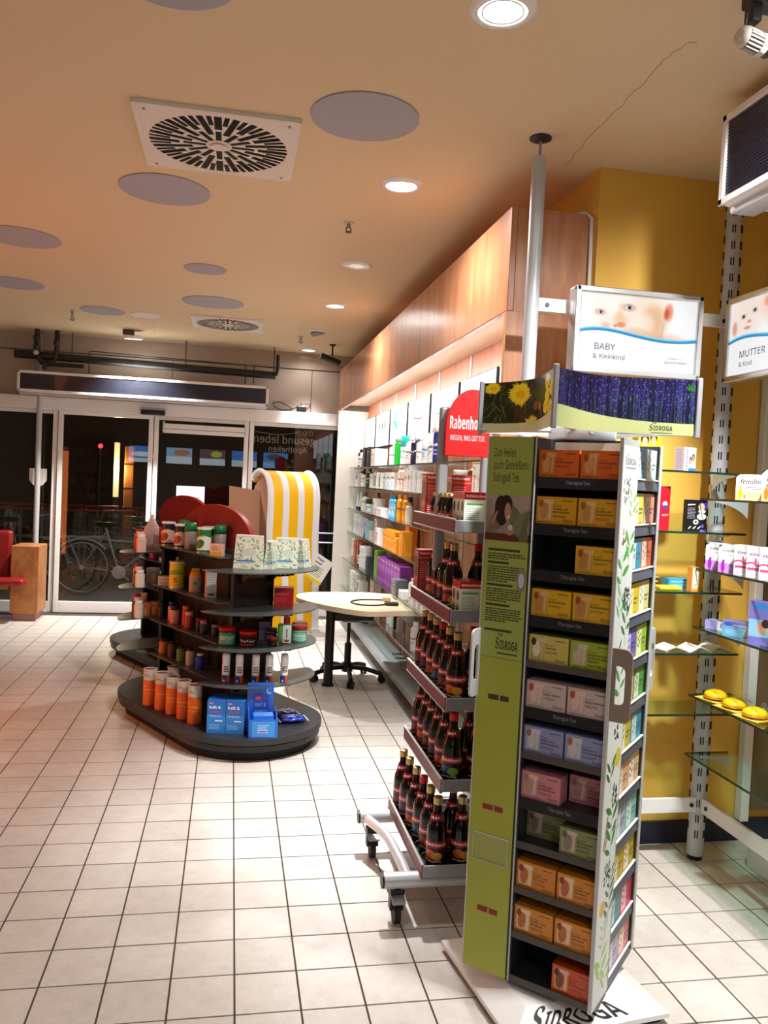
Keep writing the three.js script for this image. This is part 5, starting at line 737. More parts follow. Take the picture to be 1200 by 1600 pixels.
// ================================================================ STRIPED BEACH-CHAIR DISPLAY AND PARCELS
{
  const t = thing('beach_chair_display', 'yellow and white striped cardboard beach chair display near the entrance', 'display', [0.64, 0, 8.5], 0);
  // the sheet: x along its width, z towards the viewer, turned so that its hood points to the far left
  t.rotation.y = 0.5;
  const prof = new THREE.CatmullRomCurve3([[0.10, 0.02], [0.07, 0.5], [0.03, 0.95], [0.03, 1.3], [0.01, 1.5], [-0.07, 1.63], [-0.2, 1.675], [-0.31, 1.62], [-0.33, 1.55]].map(([z, y]) => new THREE.Vector3(0, y, z)));
  const N = 40, pts = prof.getPoints(N), yel = std(C(0.95, 0.52, 0.0), 0.45), wht = std(C(0.84, 0.84, 0.88), 0.45), w = 0.6, n = 7;
  for (let i = 0; i < n; i++) {
    const sw = [0.55, 1.3, 0.9, 1.3, 0.9, 1.3, 0.75], x0 = -w / 2 + w * sw.slice(0, i).reduce((q, s) => q + s, 0) / 7, x1 = x0 + w * sw[i] / 7, v = [], idx = [];
    pts.forEach((p, k) => { const tg = prof.getTangent(k / N), nz = tg.y, ny = -tg.z, th = 0.012; for (const [x, o] of [[x0, 0], [x1, 0], [x1, -th], [x0, -th]]) v.push(x, p.y + ny * o, p.z + nz * o); });
    for (let k = 0; k < N; k++) for (let q = 0; q < 4; q++) { const a = k * 4 + q, b = k * 4 + (q + 1) % 4; idx.push(a, b, b + 4, a, b + 4, a + 4); }
    const g = new THREE.BufferGeometry(); g.setAttribute('position', new THREE.Float32BufferAttribute(v, 3)); g.setIndex(idx); const q = g.toNonIndexed(); q.computeVertexNormals();
    part(i ? 'stripe_' + String(i).padStart(3, '0') : 'stripe', q, i % 2 ? yel : wht, t);
  }
  for (const s of [-1, 1]) part('white_rim', tube(pts.filter((_, i) => i % 3 === 0).map((p) => [s * w / 2, p.y, p.z - 0.006]), 0.022, 60, 10), wht, t);
  part('hood_lining', tube([[-w / 2, 1.56, -0.32], [0, 1.56, -0.32], [w / 2, 1.56, -0.32]], 0.016, 8, 8), yel, t);
  part('side_panel', at(extrude(poly([[0, 0], [0.4, 0], [0.4, 1.1], [0.34, 1.5], [0.2, 1.6], [0.06, 1.52], [0.02, 1.3]]), 0.01), -w / 2 + 0.0, 0.005, 0.05, 0, PI / 2), col('#a8765e', 0.7), t);
  part('seat_tray', RB(w - 0.03, 0.3, 0.36, 0.006), wht, t, 0, 0.15, -0.2);
  const c = thing('price_card', 'tilted white and yellow offer card fixed to the striped display', 'card', [0.955, 0.52, 8.28], 0.2);
  const p = print(150, 200, (g, w_, h) => { fill(g, '#f4f2ea', w_, h); g.fillStyle = '#f0d020'; g.fillRect(0, h * 0.88, w_, h * 0.15); scrawl(g, w_ * 0.1, h * 0.2, w_ * 0.45, h * 0.1, '#4a3a6a'); scrawl(g, w_ * 0.1, h * 0.34, w_ * 0.4, h * 0.1, '#4a3a6a'); lines(g, w_ * 0.1, h * 0.42, w_ * 0.7, 6, h * 0.07, h * 0.025, '#8a9a3a'); });
  part('card_face', at(cartonGeo(0.2, 0.27, 0.004, p, swatchOn(p, '#f0e8d0')), 0, -0.135, 0), sheetMat(p, 0.5), c, -0.04, 0.16, 0, 0, 0, -0.55); part('clip_arm', bar([-0.12, 0.0, -0.02], [-0.04, 0.14, -0.006], 0.006), MT.alu, c);
  const b = thing('cardboard_panel', 'brown cardboard sheet leaning beside the striped display', 'cardboard', [0.18, 0, 8.45], 0.25);
  part('sheet', at(extrude(poly([[-0.16, 0], [0.18, 0], [0.18, 1.45], [-0.2, 1.5]]), 0.012), 0, 0, 0, -0.03), col('#b08468', 0.8), b); part('white_flap', at(extrude(poly([[0, 0], [0.28, 0], [0.0, 0.36]]), 0.004), 0.17, 0.75, 0.02), wht, b);
}

// ================================================================ JUICE CART
{
  const X0 = 0.79, X1 = 1.14, D0 = 2.79, D1 = 3.43, cx = (X0 + X1) / 2;
  const t = thing('juice_cart', 'wheeled silver juice cart with five trays and red arched sign', 'display cart', [cx, 0, 3.11]);
  const z = (d) => 3.11 - d, x = (v) => v - cx;
  for (const d of [2.83, 3.39]) { const b = part('base_tube', bar([x(0.60), 0.165, z(d)], [x(1.16), 0.165, z(d)], 0.029, 20), MT.silver, t); part('end_cap', at(CY(0.0275, 0.012, 20), x(0.598), 0.165, z(d), 0, 0, PI / 2), MT.black, b); }
  part('curved_brace', (() => { const g = tube([[x(0.63), 0.165, z(3.36)], [x(0.68), 0.16, z(3.22)], [x(0.70), 0.15, z(3.0)], [x(0.70), 0.15, z(2.85)]], 0.02, 24, 10); return g; })(), MT.silver, t);
  for (const d of [2.85, 3.37]) for (const xx of [0.655, 1.12]) { const k = part('castor_fork', merge([at(RB(0.012, 0.065, 0.04, 0.004), 0.02, 0.08, 0), at(RB(0.012, 0.065, 0.04, 0.004), -0.02, 0.08, 0), at(RB(0.055, 0.02, 0.05, 0.006), 0, 0.118, 0), at(CY(0.012, 0.04, 10), 0, 0.14, 0)]), MT.black, t, x(xx), 0, z(d)); part('castor_wheel', at(CY(0.036, 0.024, 20), 0, 0.037, 0.01, 0, 0, PI / 2), MT.rubber, k); part('brake_lever', at(RB(0.05, 0.01, 0.05, 0.004), 0, 0.1, 0.035, 0.3), MT.greyMetal, k); }
  for (const d of [2.95, 3.27]) part('upright', RB(0.03, 1.38, 0.03, 0.008), MT.greyMetal, t, x(1.12), 0.83, z(d));
  part('sign_pole', RB(0.045, 0.66, 0.03, 0.014), MT.greyMetal, t, x(0.825), 1.6, z(3.14)); part('sign_pole', RB(0.045, 0.66, 0.03, 0.014), MT.greyMetal, t, x(1.005), 1.6, z(3.14));
  const TY = [0.20, 0.515, 0.815, 1.135, 1.46];
  TY.forEach((y, i) => {
    const x0 = i ? X0 : 0.735, w = X1 - x0, xm = (x0 + X1) / 2, tr = part('tray', RB(w, 0.012, D1 - D0, 0.003), MT.darkGrey, t, x(xm), y - 0.006, 0);
    part('front_lip', RB(w, 0.045, 0.008, 0.003), MT.greyMetal, tr, 0, 0.017, (D1 - D0) / 2); part('rear_lip', RB(w, 0.03, 0.008, 0.003), MT.greyMetal, tr, 0, 0.01, -(D1 - D0) / 2);
    part('label_strip', RB(0.008, 0.05, D1 - D0, 0.003), MT.maroon, tr, -w / 2, 0.016, 0); part('strip_rim', merge([at(RB(0.011, 0.006, D1 - D0, 0.002), -w / 2 - 0.001, 0.041, 0), at(RB(0.011, 0.006, D1 - D0, 0.002), -w / 2 - 0.001, -0.009, 0)]), MT.strip, tr);
    for (let k = 0; k < 6; k++) part(k ? 'wire_divider_' + String(k).padStart(3, '0') : 'wire_divider', tube([[-w / 2 + 0.01, 0.0, -0.27 + k * 0.1], [-w / 2 + 0.005, 0.045, -0.265 + k * 0.1], [-w / 2 + 0.05, 0.05, -0.265 + k * 0.1], [w / 2 - 0.02, 0.05, -0.265 + k * 0.1]], 0.0018, 12, 5), MT.chrome, tr);
  });
  const s = new THREE.Shape(); s.moveTo(-0.088, 0); s.lineTo(-0.088, 0.125); s.bezierCurveTo(-0.078, 0.2, -0.04, 0.262, 0.02, 0.262); s.bezierCurveTo(0.06, 0.262, 0.084, 0.235, 0.088, 0.19); s.lineTo(0.088, 0); s.closePath();
  const sg = part('arched_sign', extrude(s, 0.012, 0.002), MT.redSign, t, x(0.908), 1.735, z(3.1));
  const font = await new FontLoader().loadAsync('fonts/droid/droid_sans_bold.typeface.json'), f2 = await new FontLoader().loadAsync('fonts/droid/droid_sans_regular.typeface.json');
  const word = (str, f, size, w, yy) => { const g = new TextGeometry(str, { font: f, size, depth: 0.0012, curveSegments: 4 }); g.computeBoundingBox(); const b = g.boundingBox, k = w / (b.max.x - b.min.x); g.translate(-b.min.x, 0, 0); g.scale(k, 1, 1); g.translate(-w / 2, yy, 0.0145); return g; };
  part('sign_lettering', merge([word('Rabenhorst', font, 0.05, 0.15, 0.105), word('WISSEN, WAS GUT TUT.', f2, 0.02, 0.145, 0.06)]), col('#f6ecec', 0.5), sg);

  // bottles
  const fruits = [['#d8641e', '#f0a03a', 'Orange'], ['#6a1226', '#c02a3a', 'Kirsche'], ['#3a1a4a', '#6a3a7a', 'Beeren'], ['#b83a14', '#f0c83a', 'Mango'], ['#1f5a9a', '#7fbf3a', 'Garten'], ['#8a1a1a', '#e06a4a', 'Tomate']];
  const labs = fruits.map(([a, b, w1]) => print(190, 110, (g, w, h) => { fill(g, '#8e1216', w, h); g.fillStyle = '#b01a1c'; g.fillRect(w * 0.25, 0, w * 0.5, h * 0.3); T(g, 'Rabenhorst', w * 0.27, h * 0.22, h * 0.2, '#fff', { bold: true, w: w * 0.46 }); g.fillStyle = '#2a0a0c'; g.fillRect(w * 0.25, h * 0.3, w * 0.5, h * 0.7); blob(g, w * 0.44, h * 0.6, w * 0.1, h * 0.2, a); blob(g, w * 0.56, h * 0.66, w * 0.09, h * 0.18, b); scrawl(g, w * 0.34, h * 0.95, w * 0.3, h * 0.12, '#f4e6d0'); }));
  const neckP = print(90, 30, (g, w, h) => { fill(g, '#a31418', w, h); scrawl(g, w * 0.4, h * 0.75, w * 0.2, h * 0.5, '#fff'); });
  const bodyG = lathe([[0, 0.0005], [0.035, 0.0005], [0.038, 0.006], [0.038, 0.128], [0.035, 0.15], [0.026, 0.175], [0.017, 0.2], [0.0145, 0.225], [0.0145, 0.236], [0, 0.236]], 22);
  const capG = lathe([[0.0145, 0.232], [0.017, 0.232], [0.017, 0.257], [0.0155, 0.26], [0, 0.26]], 18);
  const protos = labs.map((p, i) => () => { const b = thing('juice_bottle', '', 'bottle', [0, 0, 0], 0, 'dark juice bottles on the cart'); part('bottle_body', bodyG, MT.bottle, b); part('label', drum(0.0386, 0.082, p, 24), sheetMat(p, 0.35), b, 0, 0.062, 0); const nl = part('neck_label', remap(new THREE.CylinderGeometry(0.0215, 0.0262, 0.022, 20, 1, true, -PI, 2 * PI), neckP), sheetMat(neckP, 0.35), b, 0, 0.187, 0); part('cap', capG, i === 4 ? MT.redSign : MT.gold, b); return b; });
  const cache = [];
  const bottle = (k) => { if (!cache[k]) { cache[k] = protos[k](); return cache[k]; } return copy(cache[k]); };
  const trayName = ['lowest', 'second', 'third', 'fourth'];
  const plan = { // [column x, row depth] in view: the left column and the front row
    0: [[0.80, 2.86], [0.80, 2.97], [0.795, 3.07], [0.79, 3.17], [0.785, 3.28], [0.78, 3.38], [0.895, 2.86], [0.985, 2.86], [1.075, 2.86], [0.89, 2.97]],
    1: [[0.845, 2.86], [0.845, 2.97], [0.845, 3.07], [0.845, 3.17], [0.845, 3.27], [0.845, 3.37], [0.94, 2.86], [1.03, 2.86], [0.94, 2.97]],
    2: [[0.845, 2.86], [0.845, 2.97], [0.845, 3.07], [0.845, 3.17], [0.845, 3.27], [0.845, 3.37], [0.94, 2.86], [1.03, 2.86], [0.94, 2.97]],
    3: [[0.845, 2.97], [0.845, 3.06], [0.845, 3.15], [0.845, 3.24], [0.965, 2.86], [0.94, 2.97], [1.05, 2.86]] };
  for (const k of [0, 1, 2, 3]) plan[k].forEach(([bx, bd], i) => {
    const left = bx < 0.88, o = place(bottle((i * 5 + k * 3 + (k === 1 && left ? 1 : 0)) % 6), bx, TY[k] + 0.0005, bd, left ? -0.55 : -0.1);
    const same = plan[k].filter((q) => (q[0] < 0.88) === left), idx = same.indexOf(plan[k][i]);
    o.userData.label = left ? ORD[idx] + ' juice bottle from the front in left row, ' + trayName[k] + ' tray from below' : ORD[idx] + ' juice bottle right of the left row, ' + trayName[k] + ' tray from below';
  });
  // cartons on the cart
  const [rc, rs] = together([110, 230, (g, w, h) => { fill(g, '#a3141a', w, h); T(g, 'Rabenhorst', w * 0.06, h * 0.09, h * 0.06, '#f8d8d8', { bold: true, w: w * 0.86 }); g.fillStyle = '#1a0a0a'; g.fillRect(w * 0.12, h * 0.16, w * 0.3, h * 0.4); g.fillRect(w * 0.55, h * 0.16, w * 0.3, h * 0.4); g.fillStyle = '#c08a3a'; g.fillRect(0, h * 0.12, w, h * 0.025); for (const q of [0.28, 0.7]) { blob(g, w * q, h * 0.64, w * 0.14, h * 0.07, '#d8902a'); blob(g, w * (q + 0.05), h * 0.7, w * 0.1, h * 0.05, '#b0562a'); } }], [110, 230, (g, w, h) => { fill(g, '#c4222a', w, h); T(g, 'Rabenhorst', w * 0.06, h * 0.1, h * 0.075, '#fff', { bold: true, w: w * 0.86 }); g.fillStyle = '#c08a3a'; g.fillRect(0, h * 0.15, w, h * 0.03); lines(g, w * 0.1, h * 0.25, w * 0.75, 14, h * 0.045, h * 0.014, '#f0b8b8'); }]);
  const rcGeo = cartonGeo(0.085, 0.2, 0.075, rs, rc, swatchOn(rs, '#c8242c'));
  const rcM = (l) => { const m = tag(new THREE.Mesh(rcGeo, sheetMat(rs, 0.35)), l, 'box', 'red juice cartons'); m.name = numbered('juice_carton'); scene.add(m); if (rs.s !== rc.s) throw new Error('sheet split'); return m; };
  place(rcM('red juice carton at the back left of the top tray'), 0.845, TY[4] + 0.0005, 3.345); place(rcM('red juice carton right of the grey sign pole'), 0.955, TY[4] + 0.0005, 3.34); place(rcM('dark red juice carton at the rear of the fourth tray'), 0.835, TY[3] + 0.0005, 3.375);
  const [gf, gs] = together([120, 190, (g, w, h) => { fill(g, '#f2f4ee', w, h); g.fillStyle = '#d01c22'; g.fillRect(-3, -3, w + 6, h * 0.2 + 3); T(g, 'Rotbäckchen', w * 0.06, h * 0.14, h * 0.1, '#fff', { bold: true, w: w * 0.86 }); g.fillStyle = '#5fae3a'; g.fillRect(w * 0.12, h * 0.3, w * 0.7, h * 0.05); lines(g, w * 0.14, h * 0.42, w * 0.6, 9, h * 0.05, h * 0.014, '#8aa07a'); g.strokeStyle = '#7fbf5a'; g.lineWidth = 2; g.strokeRect(w * 0.1, h * 0.28, w * 0.78, h * 0.62); }], [60, 190, (g, w, h) => { fill(g, '#e6ead8', w, h); g.fillStyle = '#d01c22'; g.fillRect(-3, -3, w + 6, h * 0.2 + 3); blob(g, w * 0.5, h * 0.4, w * 0.26, h * 0.14, '#3a2a22'); blob(g, w * 0.5, h * 0.78, w * 0.28, h * 0.14, '#7a8a3a'); }]);
  const ggeo = cartonGeo(0.085, 0.135, 0.05, gf, gs, swatchOn(gs, '#c8242c'));
  const gm = (l) => { const m = tag(new THREE.Mesh(ggeo, sheetMat(gf, 0.35)), l, 'box', 'green and red juice cartons'); m.name = numbered('juice_carton'); scene.add(m); return m; };
  for (let i = 0; i < 3; i++) place(gm(ORD[i] + ' small red and white carton from the front, top tray'), 0.87, TY[4] + 0.0005, 2.835 + i * 0.054);
  for (let i = 0; i < 2; i++) place(gm(ORD[i] + ' small red and white carton from the front, fourth tray'), 0.87, TY[3] + 0.0005, 2.835 + i * 0.054); 
  // small bottles lying in their open trays on the top tray
  const sp = print(110, 60, (g, w, h) => { fill(g, '#a3161a', w, h); blob(g, w * 0.42, h * 0.5, w * 0.09, h * 0.3, '#f0e6e0'); blob(g, w * 0.6, h * 0.55, w * 0.08, h * 0.26, '#f0a03a'); });
  const sG = lathe([[0, 0.0005], [0.022, 0.0005], [0.024, 0.004], [0.024, 0.075], [0.016, 0.097], [0.012, 0.105], [0.012, 0.112], [0, 0.112]], 18), sC = lathe([[0.012, 0.108], [0.014, 0.108], [0.014, 0.124], [0, 0.125]], 14);
  const sm = () => { const b = thing('shot_bottle', '', 'bottle', [0, 0, 0], 0, 'small juice bottles on the top tray'); part('bottle_body', sG, MT.bottle, b); part('label', drum(0.0245, 0.045, sp, 20), sheetMat(sp, 0.35), b, 0, 0.03, 0); part('cap', sC, MT.gold, b); return b; };
  let s0; for (let r = 0; r < 2; r++) for (let i = 0; i < 5; i++) { const o = s0 ? copy(s0) : (s0 = sm()); place(o, 0.83 + r * 0.055, TY[4] + 0.0005, 3.0 + i * 0.058, -0.4); o.userData.label = ORD[i] + ' small juice bottle from the front, ' + (r ? 'inner' : 'outer') + ' row of the top tray'; }
}
// ================================================================ ROTATING TEA TOWER
const TT = -0.757, TC = [1.079, 2.423], HS = 0.21, rowY = (k) => 1.655 - 0.14 * k;
const tPut = (o, x, y, z, turn = 0) => { const c = Math.cos(TT), s = Math.sin(TT); o.position.set(TC[0] + x * c + z * s, y, -TC[1] - x * s + z * c); o.rotation.y = TT + turn; return o; };
{
  const t = thing('tea_tower', 'tall four-sided tea display tower with green side panel and herb print', 'display tower', [TC[0], 0, TC[1]], TT);
  const greenP = print(230, 1010, (g, w, h) => {
    fill(g, '#a4ac3c', w, h); g.fillStyle = '#9cab52'; g.fillRect(0, 0, w, h * 0.408);
    T(g, 'Zum Heilen,', w * 0.12, h * 0.037, h * 0.021, '#20261a'); T(g, 'zum Genießen:', w * 0.12, h * 0.06, h * 0.021, '#20261a', { w: w * 0.76 }); T(g, 'Sidroga® Tee.', w * 0.12, h * 0.083, h * 0.021, '#20261a');
    const y0 = h * 0.108, y1 = h * 0.192, ph = y1 - y0; g.save(); g.beginPath(); g.rect(0, y0, w, ph); g.clip(); g.fillStyle = '#8f857c'; g.fillRect(0, y0, w, ph); g.fillStyle = '#a89a8e'; g.fillRect(0, y0, w, ph * 0.42); g.fillStyle = '#958a80'; g.fillRect(w * 0.02, y0 + ph * 0.1, w * 0.12, ph * 0.3); g.fillStyle = '#5a241c'; g.fillRect(0, y1 - ph * 0.16, w, ph * 0.2);
    leafy(g, w * 0.02, y1 - ph * 0.18, w * 0.62, -0.42, '#7a6a50'); blob(g, w * 0.7, y0 + ph * 0.6, w * 0.26, ph * 0.26, '#6a7248', 0.5); leafy(g, w * 0.55, y1 - ph * 0.2, w * 0.5, -0.35, '#767c52'); leafy(g, w * 0.92, y0 + ph * 0.3, w * 0.44, 2.0, '#5f6840'); blob(g, w * 0.34, y0 + ph * 0.34, w * 0.15, ph * 0.32, '#241612', 0.3); blob(g, w * 0.44, y0 + ph * 0.2, w * 0.13, ph * 0.2, '#241612'); blob(g, w * 0.48, y0 + ph * 0.36, w * 0.07, ph * 0.2, '#b88a72', -0.35); blob(g, w * 0.5, y0 + ph * 0.47, w * 0.03, ph * 0.03, '#e8d8d0', -0.3); blob(g, w * 0.2, y0 + ph * 0.5, w * 0.09, ph * 0.05, '#b08870', -0.7); blob(g, w * 0.54, y1 - ph * 0.22, w * 0.09, ph * 0.09, '#a88470'); blob(g, w * 0.55, y1 - ph * 0.3, w * 0.05, ph * 0.06, '#d8ccc4'); g.restore();
    const ink = '#27301a'; let y = h * 0.208; const para = (n) => { for (let i = 0; i < n; i++) { g.fillStyle = ink; let x = w * 0.1; while (x < w * (i === n - 1 ? 0.5 : 0.84)) { const l = rr(6, 22); g.fillRect(x, y, l, 2.2); x += l + 3; } y += h * 0.0044; } y += h * 0.003; }, head = () => { g.fillStyle = ink; g.fillRect(w * 0.1, y - 1, w * rr(0.45, 0.7), 4); y += h * 0.0075; };
    head(); para(3); head(); para(7); head(); para(6); head(); para(6); y += h * 0.01; head();
    g.fillStyle = '#7d827c'; g.beginPath(); g.arc(w * 0.84, h * 0.262, w * 0.1, 0, 7); g.fill(); blob(g, w * 0.84, h * 0.262, w * 0.06, w * 0.06, '#c8cdc6');
    teaLogo(g, w * 0.36, h * 0.392, w * 0.5, '#20261a'); g.fillStyle = '#7c8630'; g.fillRect(0, h * 0.408, w, 2);
  });
  const herbP = print(150, 1500, (g, w, h) => {
    fill(g, '#dfe8e6', w, h); g.fillStyle = '#a7b0ae'; g.fillRect(0, 0, w, h * 0.012); teaLogo(g, w * 0.12, h * 0.045, w * 0.76, '#23302a');
    const sprig = (x, y, s0, c, n) => { const s = s0 * 1.45; for (let i = 0; i < n; i++) leafy(g, x + (i % 2 ? 4 : -4), y - s * 0.25 * i, s * rr(0.7, 1), (i % 2 ? -0.6 : -2.5) + rr(-0.3, 0.3), c); g.strokeStyle = c; g.lineWidth = 2; g.beginPath(); g.moveTo(x, y + s * 0.5); g.lineTo(x, y - s * 0.25 * n); g.stroke(); };
    const seeds = (x, y, c, n, r) => { for (let i = 0; i < n * 1.6; i++) blob(g, x + rr(-r, r) * 1.3, y + rr(-r * 1.4, r * 1.4), rr(4, 9), rr(2.5, 5), c, rnd() * 3); };
    seeds(w * 0.3, h * 0.09, '#6a6f6c', 14, 22); sprig(w * 0.75, h * 0.135, 34, '#9bc06a', 5); seeds(w * 0.35, h * 0.17, '#6b4630', 8, 14); sprig(w * 0.72, h * 0.21, 46, '#58a838', 4); sprig(w * 0.3, h * 0.25, 52, '#4fa64a', 4); seeds(w * 0.7, h * 0.28, '#3a3f3c', 24, 20); sprig(w * 0.32, h * 0.31, 38, '#7fae8a', 5); sprig(w * 0.75, h * 0.345, 44, '#2f7a3a', 5); sprig(w * 0.35, h * 0.40, 40, '#2f8a4a', 4); sprig(w * 0.6, h * 0.45, 48, '#3f9a4e', 4);
    seeds(w * 0.55, h * 0.52, '#2a2338', 8, 18); blob(g, w * 0.75, h * 0.565, 26, 26, '#d8cc3a'); sprig(w * 0.35, h * 0.60, 36, '#356a3a', 4); seeds(w * 0.7, h * 0.63, '#3a403a', 18, 20); g.fillStyle = '#8a5a3a'; g.save(); g.translate(w * 0.3, h * 0.66); g.rotate(0.3); g.fillRect(0, 0, 10, 90); g.fillRect(16, 12, 9, 80); g.restore(); sprig(w * 0.6, h * 0.735, 50, '#2f7a3a', 7); seeds(w * 0.5, h * 0.77, '#1f241f', 14, 22); sprig(w * 0.75, h * 0.80, 34, '#2f6a3a', 4); blob(g, w * 0.3, h * 0.825, 26, 20, '#dcae2a'); sprig(w * 0.7, h * 0.855, 40, '#2c6e5a', 6); sprig(w * 0.45, h * 0.90, 32, '#a8bf9a', 6); sprig(w * 0.4, h * 0.955, 50, '#8fc05a', 4); sprig(w * 0.72, h * 0.985, 44, '#9ac86a', 4);
  });
  const y0 = 0.1, y1 = 1.775, H = y1 - y0, pw = 0.153, x0 = -HS + pw;
  const lipT = print(170, 36, (g, w, h) => { fill(g, '#14161a', w, h); T(g, 'Therapie-Tee', w * 0.36, h * 0.62, h * 0.46, '#9aa0a6', { w: w * 0.28 }); });
  part('core_column', RB(0.11, H - 0.01, 0.11, 0.004), MT.blackMatt, t, 0, (y0 + y1) / 2, 0);
  for (let f = 0; f < 4; f++) {
    const q = new THREE.Group(); q.name = f ? 'face_' + String(f).padStart(3, '0') : 'face'; q.rotation.y = [0, PI / 2, PI, -PI / 2][f]; t.add(q);
    const P = f === 1 ? herbP : greenP, body = f === 1 ? '#e9efea' : '#a4ac3c';
    const pg = cartonGeo(pw, H, 0.006, P, swatchOn(P, body)); part('side_panel', pg, sheetMat(P, 0.45), q, -HS + pw / 2, y0, HS - 0.003);
    part('panel_edge', RB(0.007, H + 0.004, 0.012, 0.002), MT.aluPaint, q, -HS - 0.001, (y0 + y1) / 2, HS - 0.006); part('panel_edge', RB(0.006, H + 0.004, 0.012, 0.002), MT.aluPaint, q, x0, (y0 + y1) / 2, HS - 0.006);
    part('bay_side', B(0.006, H, 0.14), f ? MT.darkGrey : MT.darkGrey, q, x0 + 0.003, (y0 + y1) / 2, HS - 0.076); part('bay_side', B(0.006, H, 0.14), MT.darkGrey, q, HS - 0.004, (y0 + y1) / 2, HS - 0.076);
    part('bay_back', B(HS - x0, H, 0.006), f === 0 ? MT.blackMatt : MT.darkGrey, q, (x0 + HS) / 2, (y0 + y1) / 2, HS - 0.149); part('bay_header_card', B(HS - x0 - 0.014, 0.075, 0.004), std(C(0.62, 0.56, 0.46), 0.5), q, (x0 + HS) / 2, y1 - 0.045, HS - 0.139);
    if (f > 1) continue;
    for (let k = 0; k < 12; k++) {
      const sh = part(k ? 'shelf_' + String(k).padStart(3, '0') : 'shelf', B(HS - x0 - 0.012, 0.006, 0.135), f ? MT.greyMetal : MT.darkGrey, q, (x0 + HS) / 2, rowY(k) - 0.003, HS - 0.078);
      const plainLip = f === 0 && [4, 6, 8, 9, 10, 11].includes(k), lw = HS - x0 - 0.008;
      const lip = f ? RB(lw, 0.034, 0.006, 0.002) : plainLip ? RB(lw, 0.022, 0.006, 0.002) : cartonGeo(lw, 0.034, 0.006, lipT, swatchOn(lipT, '#101215'));
      part('shelf_lip', lip, f ? col('#4a525c', 0.4) : plainLip ? col('#4d4641', 0.45) : sheetMat(lipT, 0.4), sh, 0, f ? -0.008 : plainLip ? -0.004 : -0.03, 0.07, f ? -0.12 : -0.1);
      if (f) part('lip_edge', RB(lw, 0.005, 0.008, 0.002), MT.white, sh, 0, 0.01, 0.071);
    }
  }
  for (const q of t.children.filter((k) => /^face/.test(k.name))) { q.updateMatrix(); t.remove(q); for (const k of [...q.children]) { k.updateMatrix(); k.applyMatrix4(q.matrix); t.add(k); } }   // the pieces of each face belong to the tower itself
  const grip = new THREE.Shape(); grip.moveTo(0, 0); grip.lineTo(0, 0.21); grip.lineTo(0.035, 0.21); grip.quadraticCurveTo(0.058, 0.208, 0.058, 0.185); grip.lineTo(0.058, 0.025); grip.quadraticCurveTo(0.058, 0.002, 0.035, 0); grip.closePath();
  const hole = new THREE.Path(); hole.moveTo(0.012, 0.05); hole.lineTo(0.012, 0.16); hole.quadraticCurveTo(0.04, 0.165, 0.04, 0.14); hole.lineTo(0.04, 0.07); hole.quadraticCurveTo(0.04, 0.045, 0.012, 0.05); hole.closePath(); grip.holes.push(hole);
  const gg = extrude(grip, 0.005, 0.001);
  [0, PI / 2, PI, -PI / 2].forEach((a, i) => { const q = part(i ? 'grip_plate_' + String(i).padStart(3, '0') : 'grip_plate', gg, i ? MT.aluPaint : col('#8f7f74', 0.5), t); q.rotation.y = a; q.position.set(HS * Math.cos(a) + (HS - 0.004) * Math.sin(a), 0.965, -HS * Math.sin(a) + (HS - 0.004) * Math.cos(a)); });
  // slots and clear pocket of the green panel
  for (const [y, c] of [[0.967, '#3a3218'], [0.62, '#8a1c14'], [0.295, '#8a1c14']]) { const s = part('panel_slot', RB(0.068, 0.016, 0.003, 0.001), col(c, 0.5), t, -0.135, y, HS + 0.0006); part('slot_divider', B(0.004, 0.016, 0.004), MT.leafGreen, s, 0.004, 0, 0.0002); }
  part('clear_pocket', new THREE.PlaneGeometry(0.115, 0.085), MT.clearPlastic, t, -0.135, 0.49, HS + 0.005); part('pocket_rim', merge([at(B(0.118, 0.002, 0.004), 0, -0.0425, 0), at(B(0.118, 0.002, 0.004), 0, 0.0425, 0), at(B(0.002, 0.085, 0.004), 0.0585, 0, 0), at(B(0.002, 0.085, 0.004), -0.0585, 0, 0)]), MT.aluPaint, t, -0.135, 0.49, HS + 0.003);
  part('turntable', CY(0.14, 0.02, 40), MT.darkGrey, t, 0, 0.089, 0);
  // base: a low white frustum, turned against the tower
  const V0 = [-0.222, 0.292], VT = [-0.211, 0.276], rot = ([x, z], k) => (k === 0 ? [x, z] : rot([z, -x], k - 1)), loc = ([x, z]) => { const c = Math.cos(TT), s = Math.sin(TT); return [x * c - z * s, x * s + z * c]; };
  const ring = (f, y) => [0, 1, 2, 3].map((k) => { const [x, z] = loc(rot(V0, k)); return new THREE.Vector3(x * f, y, z * f); });
  const lo = ring(1.03, 0.035), hi = ring(0.72, 0.079), lo2 = ring(1.03, 0.02), baseP = print(420, 80, (g, w, h) => { fill(g, '#eceeee', w, h); teaLogo(g, w * 0.1, h * 0.8, w * 0.7, '#2a2a2c'); });
  const face = (a, b, c, d) => { const g = new THREE.BufferGeometry(); g.setAttribute('position', new THREE.Float32BufferAttribute([a, b, c, a, c, d].flatMap((p) => p.toArray()), 3)); g.setAttribute('uv', new THREE.Float32BufferAttribute([0, 0, 1, 0, 1, 1, 0, 0, 1, 1, 0, 1], 2)); g.computeVertexNormals(); return g; };
  const basePlate = part('base_plate', merge([face(hi[0], hi[1], hi[2], hi[3]), ...[1, 2, 3].map((k) => face(lo[k], lo[(k + 1) % 4], hi[(k + 1) % 4], hi[k])), ...[0, 1, 2, 3].map((k) => face(lo2[k], lo2[(k + 1) % 4], lo[(k + 1) % 4], lo[k])), face(lo2[3], lo2[2], lo2[1], lo2[0])]), MT.whiteGloss, t);
  part('base_print', remap(face(lo[0], lo[1], hi[1], hi[0]), baseP), sheetMat(baseP, 0.25), basePlate);
